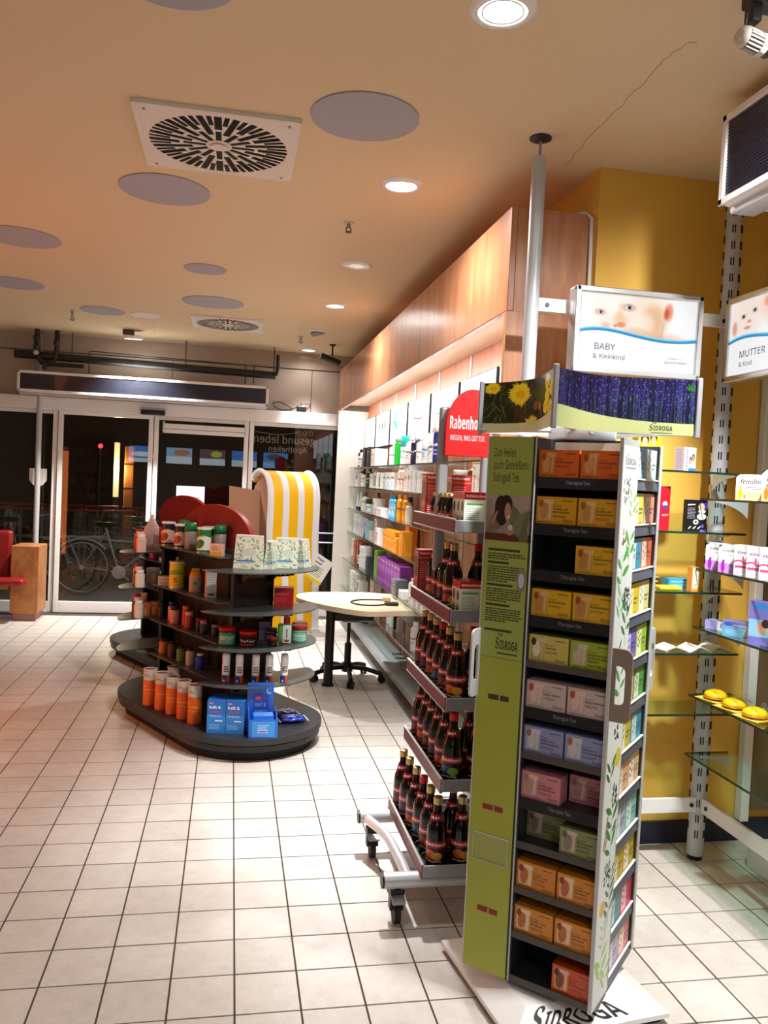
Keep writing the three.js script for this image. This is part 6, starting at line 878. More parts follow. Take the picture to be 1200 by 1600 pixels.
  for (let k = 0; k < 4; k++) { const a = lo2[k].clone().multiplyScalar(0.92), b = lo2[(k + 1) % 4].clone().multiplyScalar(0.92); part('base_skid', bar([a.x, 0.0105, a.z], [b.x, 0.0105, b.z], 0.0105, 8), MT.black, basePlate); }
  // topper with four curved picture panels
  const top = new THREE.Group(); top.name = 'topper'; t.add(top); { const [x, z] = loc([0.02, -0.022]); top.position.set(x, 0, z); }
  const dandP = print(300, 150, (g, w, h) => { fill(g, '#1c2412', w, h); for (let i = 0; i < 240; i++) { g.strokeStyle = ['#3a4a1c', '#55682a', '#26301a', '#6a6a2c', '#4a3a1a'][(rnd() * 5) | 0]; g.lineWidth = rr(1, 3.5); const x = rnd() * w, y = rnd() * h; g.beginPath(); g.moveTo(x, y); g.lineTo(x + rr(-22, 22), y - rr(15, 50)); g.stroke(); }
    for (const [x, y, r] of [[0.3, 0.26, 38], [0.08, 0.12, 20], [0.76, 0.16, 24], [0.78, 0.4, 24], [0.9, 0.32, 24], [0.88, 0.66, 30], [0.74, 0.6, 24], [0.45, 0.9, 36]]) { for (let i = 0; i < 26; i++) { const a = i * 0.2417; leafy(g, w * x, h * y, r * rr(0.8, 1.05), a, i % 2 ? '#f2d81c' : '#f8e43a'); } blob(g, w * x, h * y, r * 0.35, r * 0.3, '#e8c014'); } blob(g, w * 0.5, h * 0.52, 10, 13, '#9a5a2a'); blob(g, w * 0.58, h * 0.56, 9, 12, '#a8662e');
    g.fillStyle = '#d9dca8'; g.beginPath(); g.moveTo(-3, h * 0.8); g.quadraticCurveTo(w * 0.5, h * 0.86, w + 3, h * 0.68); g.lineTo(w + 3, h + 3); g.lineTo(-3, h + 3); g.fill(); });
  const lavP = print(620, 150, (g, w, h) => { fill(g, '#0e0d2a', w, h); for (let i = 0; i < 120; i++) { const x = rnd() * w, big = rr(0.5, 1.1), c = ['#17174a', '#211b54', '#2e2562', '#141c40', '#352c6c'][(rnd() * 5) | 0], yy = rr(-30, 50); for (let k = 0; k < 14; k++) { blob(g, x + rr(-5, 5) * big, yy + k * 7, 3.4 * big, 2.6, k % 4 ? c : '#463c7c', rnd()); } g.strokeStyle = '#2a4a3a'; g.lineWidth = 1.4; g.beginPath(); g.moveTo(x, yy + 60); g.lineTo(x + rr(-4, 4), h); g.stroke(); } for (let i = 0; i < 14; i++) leafy(g, rnd() * w, rr(20, h * 0.7), 16, -1.5, '#2a6a3a'); for (let i = 0; i < 5; i++) leafy(g, w * 0.95, h * 0.2, 24, -2.6 + i * 0.6, '#1c5a1a');
    const gr = '#aab37a'; g.fillStyle = gr; g.beginPath(); g.moveTo(-3, h * 0.62); g.bezierCurveTo(w * 0.25, h * 0.58, w * 0.5, h * 0.82, w + 3, h * 0.78); g.lineTo(w + 3, h + 3); g.lineTo(-3, h + 3); g.fill(); teaLogo(g, w * 0.72, h * 0.93, w * 0.14, '#23281a'); });
  const yb = 1.80, yt = 1.968, cs = [0, 1, 2, 3].map((k) => { const [x, z] = loc(rot(VT, k)); return new THREE.Vector2(x, z); });
  for (let k = 0; k < 4; k++) {
    part(k ? 'corner_post_' + String(k).padStart(3, '0') : 'corner_post', RB(0.016, yt - yb + 0.014, 0.016, 0.004), MT.greyMetal, top, cs[k].x, (yt + yb) / 2, cs[k].y, 0, 0.6);
    const a = cs[k], b = cs[(k + 1) % 4], N = 24, v = [], uv = [], idx = [], mid = a.clone().add(b).multiplyScalar(0.5), inn = mid.clone().multiplyScalar(-1).normalize();
    const tw2 = k === 0 ? 1 : -1;
    for (let i = 0; i <= N; i++) { const s = i / N, e = Math.sin(PI * s) * 0.075 + Math.sin(2 * PI * s) * 0.012, p = a.clone().lerp(b, s).addScaledVector(inn, e); v.push(p.x, yb, p.y, p.x, yt, p.y); uv.push(s, 0, s, 1); if (i) { const o = i * 2; idx.push(o - 2, o, o + 1, o - 2, o + 1, o - 1); } }
    const g = new THREE.BufferGeometry(); g.setAttribute('position', new THREE.Float32BufferAttribute(v, 3)); g.setAttribute('uv', new THREE.Float32BufferAttribute(uv, 2)); g.setIndex(idx); g.computeVertexNormals();
    const pr = k === 0 ? lavP : dandP; remap(g, pr); const m = part(k === 0 ? 'lavender_panel' : k === 3 ? 'dandelion_panel' : 'picture_panel', g, sheetMat(pr, 0.3), top);
    const back = g.clone(); back.scale(0.994, 1, 0.994); part('panel_back', back, MT.white, top);
  }
  part('topper_bracket', RB(0.17, 0.05, 0.17, 0.01), MT.aluPaint, top, 0, 1.80, 0, 0, 0.7); part('topper_arms', merge(cs.map((c) => bar([0, 1.81, 0], [c.x, 1.81, c.y], 0.006))), MT.aluPaint, top); part('bracket_bolt', at(CY(0.008, 0.18, 12), 0, 0, 0, PI / 2), MT.chrome, top, 0, 1.805, 0, 0, 0.7);
}
{ // tea boxes
  const tea = (bg, name2, skin, ink = '#241a10') => (g, w, h) => {
    fill(g, bg, w, h); g.fillStyle = skin[0]; g.fillRect(w * 0.06, h * 0.1, w * 0.34, h * 0.76); blob(g, w * 0.2, h * 0.52, w * 0.1, h * 0.3, skin[1], 0.1); blob(g, w * 0.12, h * 0.26, w * 0.06, h * 0.14, skin[2]); g.fillStyle = 'rgba(255,250,240,0.34)'; g.beginPath(); g.moveTo(w * 0.2, h * 0.1); g.lineTo(w * 0.44, h * 0.1); g.lineTo(w * 0.42, h * 0.24); g.lineTo(w * 0.38, h * 0.28); g.lineTo(w * 0.36, h * 0.84); g.lineTo(w * 0.31, h * 0.84); g.lineTo(w * 0.33, h * 0.28); g.lineTo(w * 0.2, h * 0.22); g.fill();
    scrawl(g, w * 0.66, h * 0.16, w * 0.26, h * 0.05, ink); T(g, 'Sidroga®', w * 0.43, h * 0.36, h * 0.075, ink); name2.forEach((n, i) => T(g, n, w * 0.43, h * (0.48 + i * 0.115), h * 0.115, ink, { bold: true, w: Math.min(w * 0.5, n.length * w * 0.034) })); lines(g, w * 0.43, h * (0.56 + (name2.length - 1) * 0.115), w * 0.36, 2, h * 0.05, h * 0.014, ink); teaLogo(g, w * 0.68, h * 0.88, w * 0.26, ink); g.fillStyle = ink; g.fillRect(w * 0.06, h * 0.92, w * 0.4, 1.5);
  };
  const kinds = {
    cold: ['#d8621a', ['Erkältungstee'], ['#c8803a', '#d89a5a', '#a84a20'], '#b84c12', 'orange'], cough: ['#dca31c', ['Husten- und', 'Bronchialtee'], ['#d8a860', '#c89050', '#a8622a'], '#b88212', 'golden yellow'], dry: ['#dcae1c', ['Reizhustentee'], ['#c8964a', '#c08a42', '#a04a22'], '#b88c14', 'mustard yellow'],
    base: ['#cdbd62', ['Basentee'], ['#b8a464', '#e8dcb8', '#3a2a1c'], '#8a7a2a', 'straw coloured'], bladder: ['#9db02c', ['Blasentee plus', 'mit Bärentrauben-', 'blättern'], ['#b8b48a', '#c9bd9a', '#a8a076'], '#7a8a1e', 'lime green'], stomach: ['#c8b4b0', ['Magen-Heiltee'], ['#c8aca4', '#d8c0b8', '#b8402a'], '#a89490', 'pale rose'], calm: ['#8a94c0', ['Magen-Darm-', 'Beruhigungstee'], ['#b0b0c4', '#ccc4c8', '#a8623a'], '#6a74a4', 'lilac blue'],
    digest: ['#c8808a', ['Verdauungs-', 'und Gallentee'], ['#c89a94', '#b88a80', '#a87068'], '#a8626c', 'pink'], breast: ['#7d8a58', ['Brennnessel-', 'blättertee'], ['#a89a84', '#8a7a6c', '#6a5a4c'], '#5a6640', 'olive green'], sleep: ['#d0842a', ['Schlaf- und', 'Nerventee'], ['#e0b48a', '#b8683a', '#8a3a1c'], '#a8621c', 'amber'], heart: ['#c44a1c', ['Herz-', 'Kreislauftee'], ['#c88a5a', '#7a3a20', '#3a1a12'], '#9a3412', 'deep red-orange'] };
  const made = {}, W = 0.124, H = 0.082, Dp = 0.062;
  const box = (k, label) => { const d = kinds[k]; if (!made[k]) { const f = print(212, 140, tea(d[0], d[1], d[2])); made[k] = [cartonGeo(W, H, Dp, f, swatchOn(f, d[0]), swatchOn(f, d[0])), sheetMat(f, 0.42)]; } const m = tag(new THREE.Mesh(...made[k]), label, 'tea box', 'large tea boxes on the tower'); m.name = numbered('tea_box'); scene.add(m); return m; };
  const rows = [['cold', 'cold'], ['cough', 'cough'], [0, 'dry'], ['dry', 'dry'], ['base', 'bladder'], ['stomach', 'stomach'], ['calm', 'calm'], ['digest', 'digest'], ['breast', 'breast'], ['sleep', 'sleep'], ['sleep', 'sleep'], [0, 'heart']];
  rows.forEach((r, k) => r.forEach((n, j) => { if (!n) return; const back = (k === 7 && j === 1) || (k === 8 && j === 0) ? 0.062 : 0; tPut(box(n, (j ? 'right ' : 'left ') + kinds[n][4] + ' tea box, ' + ORD[k] + ' row from the top on the wide face'), 0.012 + j * 0.13, rowY(k) + 0.0005, HS - 0.046 - back); }));
  const small = [['#7fb4d8', '#c4d2d4'], ['#c2c45a', '#d8927a'], ['#2f8aa4', '#d8683a'], ['#dcc21e', '#d8d088'], ['#6f62b8', '#9ac02a'], ['#d8a884', '#4f9a34'], ['#b8b02a', '#3a8aa8'], ['#d2ac7a', '#d8b684'], ['#9ab4c4', '#7fbcb8'], ['#c0a81c', '#b8a01c'], ['#2f8a8c', '#d83a5c'], ['#b8b0cc', '#e0908a']];
  const sname = [['sky blue', 'silver grey'], ['yellow-green', 'salmon'], ['teal', 'coral'], ['bright yellow', 'pale yellow'], ['violet', 'lime'], ['peach', 'leaf green'], ['olive-yellow', 'sea blue'], ['tan', 'sand'], ['grey-blue', 'aqua'], ['ochre', 'dark ochre'], ['petrol', 'crimson'], ['lavender', 'rosy']];
  small.forEach((r, k) => r.forEach((c, j) => { const f = print(100, 90, (g, w, h) => { fill(g, c, w, h); g.fillStyle = 'rgba(255,255,255,0.72)'; g.fillRect(w * 0.08, h * 0.12, w * 0.42, h * 0.76); const lc = ['#3f8a3a', '#7a4a2a', '#2f6a3a', '#8aa83a', '#4a3a5a'][(k + j * 2) % 5]; for (let i = 0; i < 5; i++) leafy(g, w * 0.28, h * (0.7 - i * 0.1), w * 0.22, i % 2 ? -0.7 : -2.4, lc); scrawl(g, w * 0.55, h * 0.5, w * 0.38, h * 0.08, '#26303a'); scrawl(g, w * 0.55, h * 0.62, w * 0.3, h * 0.07, '#26303a'); scrawl(g, w * 0.6, h * 0.9, w * 0.3, h * 0.05, '#26303a'); });
    const m = tag(new THREE.Mesh(cartonGeo(0.118, 0.104, 0.06, f, swatchOn(f, c)), sheetMat(f, 0.42)), (j ? 'right ' : 'left ') + sname[k][j] + ' small tea box, ' + ORD[k] + ' row on the narrow face', 'tea box', 'small tea boxes on the tower'); m.name = numbered('herbal_tea_box'); scene.add(m); tPut(m, HS - 0.042, rowY(k) + 0.0005, -0.015 - j * 0.1225, PI / 2); }));
}

// ================================================================ GLASS SHELF CORNER ON THE RIGHT
const PX = 1.182, QX = 2.103, RD = 3.2;
{
  const r = thing('shelf_rack', 'silver post rack with slotted corner upright and crossbars', 'shelf rack', [QX, 0, RD]);
  const post = (name, x, z, slots, rad, top = 2.97) => {
    const g = lathe([[0, 0.02], [rad, 0.02], [rad, top], [0, top]], 28), p = part(name, g, MT.aluPaint, r, x, 0, z);
    part('foot', CY(rad * 0.9, 0.022, 20), MT.black, p, 0, 0.011, 0); if (top > 2.9) part('screw_jack', CY(0.006, 0.08, 10), MT.greyMetal, p, 0, 3.005, 0); if (top > 2.9) part('ceiling_plate', lathe([[0, 3.049], [0.045, 3.049], [0.045, 3.043], [0.012, 3.034], [0, 3.034]], 24), MT.black, p);
    if (slots) { const l = []; for (let y = 0.12; y < top - 0.07; y += 0.07) for (const a of [-0.55, 0.55 + PI * 0.0, -1.9, -2.9]) for (const d of [-0.14, 0.14]) { const q = B(0.005, 0.034, 0.004), an = a + d; l.push(at(q, rad * Math.sin(an), y + (a === -1.9 || a === -2.9 ? 0.03 : 0), rad * Math.cos(an), 0, an)); } const s = part('upright_slots', merge(l), MT.blackMatt, p); s.userData.kind = 'stuff'; }
  };
  post('round_post', PX - QX, 0.012, false, 0.029); post('slotted_upright', 0, -0.027, true, 0.036); post('slotted_upright', 0, 1.15, true, 0.036, 2.5);
  const barM = MT.whiteGloss;
  part('lower_crossbar', RB(QX - PX - 0.05, 0.066, 0.016, 0.003), barM, r, (PX - QX) / 2, 0.253, -0.005); part('lower_crossbar', RB(0.016, 0.066, 1.1, 0.003), barM, r, 0.0, 0.253, 0.56);
  part('upper_crossbar', RB(QX - PX - 0.05, 0.056, 0.014, 0.003), barM, r, (PX - QX) / 2, 2.375, 0.02); part('upper_crossbar', RB(0.014, 0.056, 1.1, 0.003), barM, r, 0.0, 2.375, 0.56);
  for (const [x, y, z, a] of [[-0.05, 0.253, 0.005, 0], [-0.86, 2.375, 0.029, 0], [-0.055, 2.375, 0.029, 0], [-0.01, 0.253, 0.05, PI / 2]]) part('bolt', at(CY(0.009, 0.006, 12), 0, 0, 0, PI / 2), MT.black, r, x, y, z, 0, a);
  part('floor_plinth', RB(0.06, 0.13, 0.5, 0.006), MT.white, r, 0.22, 0.066, 0.32); part('plinth_tie', RB(0.22, 0.05, 0.04, 0.004), MT.white, r, 0.1, 0.20, 0.5);
}
const H1 = [1.72, 1.474, 1.228, 0.976, 0.725], H2 = [1.612, 1.325, 1.083, 0.80, 0.553];
function rackShelf(label, w, d, x, y, depth, turn) {
  const t = thing('glass_shelf', label, 'shelf', [x, y, depth], turn, 'glass shelves in the right corner');
  part('glass_pane', B(w, 0.008, d), MT.shelfGlass, t, 0, -0.004, 0); part('front_edge', B(w, 0.0085, 0.003), MT.glassEdge, t, 0, -0.004, d / 2 + 0.0015); part('end_edge', B(0.003, 0.0085, d), MT.glassEdge, t, -w / 2 - 0.0015, -0.004, 0); part('end_edge', B(0.003, 0.0085, d), MT.glassEdge, t, w / 2 + 0.0015, -0.004, 0);
  for (const s of [-1, 1]) { const q = new THREE.Shape(); q.moveTo(0, 0); q.lineTo(d * 0.75, 0); q.lineTo(d * 0.75, -0.006); q.quadraticCurveTo(0.05, -0.014, 0, -0.07); q.closePath(); part('support_arm', at(extrude(q, 0.004), s * (w / 2 - 0.03) - 0.002, -0.009, -d / 2, 0, -PI / 2), MT.aluPaint, t); }
  return t;
}
const wN = ['topmost', 'second', 'third', 'fourth', 'lowest'];
H1.forEach((y, i) => rackShelf(wN[i] + ' glass shelf in front of the yellow wall, behind the tea tower', 0.84, 0.2, 1.665, y, 3.085, 0));
H2.forEach((y, i) => rackShelf(wN[i] + ' glass shelf of the right-hand row at the photo edge', 1.05, 0.2, 1.995, y, 2.495, -PI / 2));
function lightSign(label, art, x, y, d, turn, w, h) {
  const t = thing('lightbox_sign', label, 'light box', [x, y, d], turn, 'backlit department signs'), p = print(540, 340, art);
  part('housing', RB(w, h, 0.06, 0.01), MT.alu, t, 0, h / 2, -0.031);
  part('frame', merge([at(RB(w, 0.026, 0.02, 0.006), 0, 0.013, 0.005), at(RB(w, 0.026, 0.02, 0.006), 0, h - 0.013, 0.005), at(RB(0.026, h, 0.02, 0.006), -w / 2 + 0.013, h / 2, 0.005), at(RB(0.026, h, 0.02, 0.006), w / 2 - 0.013, h / 2, 0.005)]), MT.alu, t);
  part('lit_face', card(p, w - 0.05, h - 0.05), sheetMat(p, 0.3, 1.6), t, 0, h / 2, 0.003);
  const l = new THREE.RectAreaLight(C(1, 1, 1), LIGHT.box * 0.6, w - 0.05, h - 0.05); l.position.set(0, h / 2, 0.02); l.rotation.y = PI; t.add(l);
  return t;
}
const wave = (g, w, h, y) => { for (const [c, o, lw] of [['#8fd8f4', -5, 10], ['#1aa0d8', 0, 9], ['#0f7ab8', 5, 5]]) { g.strokeStyle = c; g.lineWidth = lw; g.beginPath(); g.moveTo(-4, h * y + o + 14); g.bezierCurveTo(w * 0.3, h * (y - 0.12) + o, w * 0.55, h * (y + 0.2) + o, w + 4, h * (y + 0.04) + o + 6); g.stroke(); } };
const gl2 = (g, w, h) => { T(g, 'gesund leben', w * 0.74, h * 0.87, h * 0.05, '#5a7a7a'); g.strokeStyle = '#7aa0a0'; g.lineWidth = 1.5; for (let i = 0; i < 3; i++) { g.beginPath(); g.arc(w * (0.78 + i * 0.02), h * 0.8, 3.5, 0, 7); g.stroke(); } g.fillStyle = '#9ab8b8'; g.fillRect(w * 0.82, h * 0.8, w * 0.08, 1.5); };
lightSign('glowing light box reading BABY with a smiling infant face', (g, w, h) => {
  fill(g, '#fbfcfd', w, h); g.save(); g.beginPath(); g.moveTo(0, 0); g.lineTo(w, 0); g.lineTo(w, h * 0.56); g.bezierCurveTo(w * 0.6, h * 0.66, w * 0.35, h * 0.36, 0, h * 0.48); g.clip();
  soft(g, w * 0.8, h * 0.68, w * 0.22, h * 0.24, '236,190,156', 0.9, 0.3); soft(g, w * 0.66, h * 0.62, w * 0.08, h * 0.2, '190,130,92', 0.5, 0.3); soft(g, w * 0.42, h * 0.14, w * 0.42, h * 0.6, '250,226,204', 1); soft(g, w * 0.62, h * 0.34, w * 0.14, h * 0.3, '226,166,116', 0.75, 0.15); soft(g, w * 0.52, h * 0.36, w * 0.14, h * 0.2, '255,238,222', 0.9); soft(g, w * 0.28, h * 0.1, w * 0.24, h * 0.24, '255,248,240', 1); soft(g, w * 0.48, h * 0.52, w * 0.16, h * 0.12, '232,172,132', 0.6);
  soft(g, w * 0.75, h * 0.18, w * 0.05, h * 0.15, '232,128,104', 1, 0.1); soft(g, w * 0.735, h * 0.2, w * 0.025, h * 0.09, '190,80,62', 0.9, 0.1); soft(g, w * 0.34, h * 0.33, w * 0.07, h * 0.12, '246,196,154', 0.9); soft(g, w * 0.35, h * 0.4, w * 0.05, h * 0.05, '206,128,92', 0.8); soft(g, w * 0.3, h * 0.42, w * 0.02, h * 0.025, '170,92,66', 0.7); soft(g, w * 0.22, h * 0.42, w * 0.05, h * 0.05, '226,160,128', 0.6); soft(g, w * 0.34, h * 0.22, w * 0.03, h * 0.16, '236,190,156', 0.5);
  for (const [x, y, r] of [[0.17, 0.25, 1], [0.41, 0.16, 1.25]]) { soft(g, w * x, h * y, w * 0.06 * r, h * 0.055 * r, '196,140,108', 0.7); blob(g, w * x, h * y, w * 0.025 * r, h * 0.024 * r, '#f6f4f4'); blob(g, w * (x + 0.004), h * y, w * 0.015 * r, h * 0.022 * r, '#3f5a78'); blob(g, w * (x + 0.004), h * y, w * 0.007 * r, h * 0.012 * r, '#101418'); g.strokeStyle = '#9a6a50'; g.lineWidth = 2; g.beginPath(); g.arc(w * x, h * (y + 0.02), w * 0.03 * r, 3.6, 5.9); g.stroke(); }
  g.strokeStyle = '#d8a07c'; g.lineWidth = 3; g.beginPath(); g.moveTo(w * 0.72, h * 0.33); g.quadraticCurveTo(w * 0.7, h * 0.5, w * 0.67, h * 0.62); g.stroke(); g.restore();
  wave(g, w, h, 0.48); T(g, 'BABY', w * 0.13, h * 0.75, h * 0.12, '#33475e'); T(g, '& Kleinkind', w * 0.125, h * 0.87, h * 0.085, '#33475e'); gl2(g, w, h);
}, 1.62, 2.1, 3.11, 0, 0.57, 0.352);
lightSign('glowing light box reading MUTTER at the right photo edge', (g, w, h) => {
  fill(g, '#fbfcfd', w, h); soft(g, w * 0.2, h * 0.2, w * 0.24, h * 0.4, '252,232,220', 1); soft(g, w * 0.06, h * 0.36, w * 0.04, h * 0.12, '222,150,124', 0.9); for (const [x, y] of [[0.16, 0.22], [0.29, 0.17]]) { soft(g, w * x, h * y, w * 0.04, h * 0.045, '190,140,120', 0.7); blob(g, w * x, h * y, w * 0.016, h * 0.022, '#3a3a4a'); } soft(g, w * 0.23, h * 0.3, w * 0.03, h * 0.03, '206,130,110', 0.8); soft(g, w * 0.21, h * 0.38, w * 0.05, h * 0.03, '200,110,96', 0.7); soft(g, w * 0.58, h * 0.12, w * 0.26, h * 0.4, '244,204,178', 1); soft(g, w * 0.44, h * 0.1, w * 0.06, h * 0.08, '236,150,124', 0.9);
  g.fillStyle = '#fbfcfd'; g.beginPath(); g.moveTo(0, h * 0.52); g.bezierCurveTo(w * 0.3, h * 0.36, w * 0.55, h * 0.68, w, h * 0.54); g.lineTo(w, h); g.lineTo(0, h); g.fill(); wave(g, w, h, 0.5); T(g, 'MUTTER', w * 0.13, h * 0.77, h * 0.13, '#33475e'); T(g, '& Kind', w * 0.13, h * 0.89, h * 0.085, '#33475e'); gl2(g, w, h);
}, 2.032, 2.1, 2.82, -PI / 2, 0.6, 0.352);
{ // goods on the corner shelves
  const G1 = 'goods on the corner glass shelves', put1 = (o, i, x, d = 3.06, turn = 0) => place(o, x, H1[i], d, turn), put2 = (o, i, d, x = 1.96, turn = -PI / 2) => place(o, x, H2[i], d, turn);
  { const [f, s] = together([120, 130, (g, w, h) => { fill(g, '#f4f4f2', w, h); g.save(); g.translate(w * 0.3, h * 0.96); g.rotate(-PI / 2); T(g, 'sanostol', 0, 0, w * 0.24, '#1c1c28', { bold: true, w: h * 0.88 }); g.restore(); blob(g, w * 0.55, h * 0.55, w * 0.12, h * 0.16, '#3a2420'); blob(g, w * 0.55, h * 0.58, w * 0.08, h * 0.11, '#e8b494'); blob(g, w * 0.78, h * 0.42, w * 0.13, h * 0.16, '#3a2018'); blob(g, w * 0.78, h * 0.46, w * 0.09, h * 0.12, '#d89a78'); g.fillStyle = '#3a76c8'; g.fillRect(w * 0.4, h * 0.86, w * 0.62, h * 0.16); blob(g, w * 0.7, h * 0.76, w * 0.2, h * 0.1, '#f8f4f0'); }], [40, 130, (g, w, h) => { fill(g, '#b4a4aa', w, h); lines(g, w * 0.15, h * 0.1, w * 0.7, 14, h * 0.06, h * 0.015, '#7a6a74'); }]);
    const m = tag(new THREE.Mesh(cartonGeo(0.082, 0.098, 0.045, f, s), sheetMat(f, 0.4)), 'white and grey children tonic carton on the topmost rear shelf', 'box', G1); m.name = numbered('tonic_carton'); scene.add(m); put1(m, 0, 1.838, 3.06, 0.45); }
  put1(boxThing('party_pack', 'yellow-topped pack mostly hidden behind the tower top', 'box', 0.1, 0.19, 0.05, (g, w, h) => { fill(g, '#f2c21c', w, h); blob(g, w * 0.3, h * 0.35, w * 0.18, h * 0.15, '#2a1a16'); blob(g, w * 0.68, h * 0.32, w * 0.16, h * 0.15, '#3a241c'); blob(g, w * 0.3, h * 0.42, w * 0.12, h * 0.1, '#e0a888'); blob(g, w * 0.68, h * 0.4, w * 0.12, h * 0.1, '#d89a78'); }, G1), 0, 1.66, 3.06);
  put1(boxThing('teether_card', 'black carded soother pack with a baby picture, second rear shelf', 'box', 0.094, 0.13, 0.02, (g, w, h) => { fill(g, '#101014', w, h); g.fillStyle = '#3a32a0'; g.fillRect(w * 0.66, 0, w * 0.36, h * 0.3); blob(g, w * 0.74, h * 0.22, w * 0.15, h * 0.12, '#e8c0a4'); blob(g, w * 0.77, h * 0.36, w * 0.17, h * 0.07, '#f2ece8'); blob(g, w * 0.76, h * 0.53, w * 0.22, h * 0.1, '#f4f6f8'); scrawl(g, w * 0.08, h * 0.19, w * 0.36, h * 0.07, '#f4f4f4'); lines(g, w * 0.08, h * 0.26, w * 0.4, 8, h * 0.045, h * 0.014, '#b8b8c0'); blob(g, w * 0.5, h * 0.7, w * 0.13, h * 0.08, '#e4e6ea'); blob(g, w * 0.5, h * 0.7, w * 0.06, h * 0.03, '#22242a'); for (const x of [0.14, 0.36, 0.58]) leafy(g, w * x, h * 0.93, w * 0.22, -0.7, '#e8eaee'); blob(g, w * 0.84, h * 0.82, w * 0.07, h * 0.06, '#6a62c8'); g.fillStyle = '#6a62c8'; g.fillRect(w * 0.72, h * 0.94, w * 0.3, h * 0.08); }, G1), 1, 1.885, 3.04);
  put1(boxThing('red_card', 'narrow red carded pack half behind the tower edge', 'box', 0.07, 0.18, 0.02, (g, w, h) => { fill(g, '#c41830', w, h); blob(g, w * 0.6, h * 0.4, w * 0.2, h * 0.06, '#f0f0f4'); blob(g, w * 0.62, h * 0.48, w * 0.18, h * 0.05, '#3a4ab8'); scrawl(g, w * 0.4, h * 0.68, w * 0.5, h * 0.06, '#f4d8dc'); }, G1), 1, 1.74, 3.05, 0.3);
  put1(boxThing('spray_carton', 'slim white carton with orange edge, third rear shelf', 'box', 0.036, 0.098, 0.03, (g, w, h) => { fill(g, '#f0a040', w, h); g.fillStyle = '#fbf6ee'; g.fillRect(w * 0.14, h * 0.04, w * 0.72, h * 0.86); lines(g, w * 0.35, h * 0.2, w * 0.25, 4, h * 0.04, h * 0.02, '#a89a8a'); lines(g, w * 0.25, h * 0.72, w * 0.5, 2, h * 0.06, h * 0.025, '#5a6a9a'); }, G1), 2, 1.895, 3.04, 0.1);
  put1(boxThing('soap_box', 'sky blue flat box behind the slim white carton', 'box', 0.14, 0.04, 0.06, plainArt('#3aa0c8', '#bfe4f2'), G1), 2, 1.89, 3.13);
  { const t = thing('wet_wipes', 'flat yellow packet lying on the third rear shelf', 'packet', [0, 0, 0], 0, G1); part('packet', at(RB(0.1, 0.016, 0.06, 0.007, 3), 0, 0.0085, 0), col('#e8dc3a', 0.35), t); part('flap', RB(0.05, 0.002, 0.03, 0.001), col('#b8c82a', 0.4), t, 0, 0.0175, 0); put1(t, 2, 1.79, 3.05); }
  { const t = thing('price_rail', 'stack of thin yellow-edged cards on the third rear shelf', 'cards', [0, 0, 0], 0, G1); for (let i = 0; i < 4; i++) part(i ? 'card_' + String(i).padStart(3, '0') : 'card', B(0.09, 0.0015, 0.06), col('#e6d890', 0.5), t, i * 0.004, 0.001 + i * 0.017, 0); part('card_stand', RB(0.006, 0.056, 0.06, 0.001), MT.clearPlastic, t, -0.045, 0.028, 0); put1(t, 2, 1.68, 3.06); }
  for (let i = 0; i < 5; i++) { const t = thing('brochure', ['leftmost white', 'second from left white', 'middle brown and white', 'fourth brown-printed', 'rightmost brown-printed'][i] + ' folded brochure on the fourth rear shelf', 'brochure', [0, 0, 0], 0, 'brochures on the fourth rear shelf'); const s = poly([[-0.05, 0], [0, 0.012 + 0.003 * i], [0.055, 0.001], [0.055, 0.003], [0, 0.015 + 0.003 * i], [-0.05, 0.002]]); part('folded_sheet', at(extrude(s, 0.1), 0, 0, -0.05), MT.paper, t); part('brown_print', at(B(0.04, 0.001, 0.08), 0, 0, 0, 0, 0, -0.24 - 0.05 * i), i > 1 ? col('#8a4a34', 0.6) : col('#c8bfba', 0.7), t, 0.028, 0.0095 + 0.0016 * i, 0); place(t, 1.62 + i * 0.1, H1[3] + 0.0005, 3.06 - 0.012 * (i % 2), rr(-0.15, 0.15)); }
  // right-hand row
  const fem = (c1, c2, n) => (g, w, h) => { fill(g, '#faf9f7', w, h); g.fillStyle = '#2a2440'; g.beginPath(); g.moveTo(0, 0); g.lineTo(w * 0.1, 0); g.lineTo(0, h * 0.12); g.fill(); g.fillStyle = c1; g.beginPath(); g.moveTo(0, h); g.lineTo(0, h * 0.66); g.quadraticCurveTo(w * 0.5, h * 0.52, w * 0.9, h * 0.8); g.lineTo(w * 0.9, h); g.fill(); blob(g, w * 0.12, h * 0.75, w * 0.055, h * 0.2, c2); blob(g, w * 0.14, h * 0.5, w * 0.035, h * 0.06, c2); T(g, 'femibion', w * 0.1, h * 0.36, h * 0.25, '#1c1c2a', { font: 'serif', bold: true, style: 'italic', w: w * 0.7 }); lines(g, w * 0.26, h * 0.48, w * 0.5, 2, h * 0.06, h * 0.025, '#6a6a78'); if (n) T(g, n, w * 0.2, h * 0.94, h * 0.2, '#26222e', { bold: true }); else { g.strokeStyle = '#2a1a3a'; g.lineWidth = 2.5; g.beginPath(); g.arc(w * 0.62, h * 0.78, w * 0.07, 0, 7); g.stroke(); } };
  put2(boxThing('vitamin_carton', 'white vitamin carton with yellow figure and number one', 'box', 0.14, 0.1, 0.05, fem('#f2d49a', '#e8b81c', '1'), G1), 0, 2.79, 1.985, -0.95);
  put2(boxThing('vitamin_carton', 'white vitamin carton with orange figure and number two', 'box', 0.14, 0.115, 0.05, fem('#f4b484', '#f0742a', '2'), G1), 0, 2.62, 1.975, -0.95);
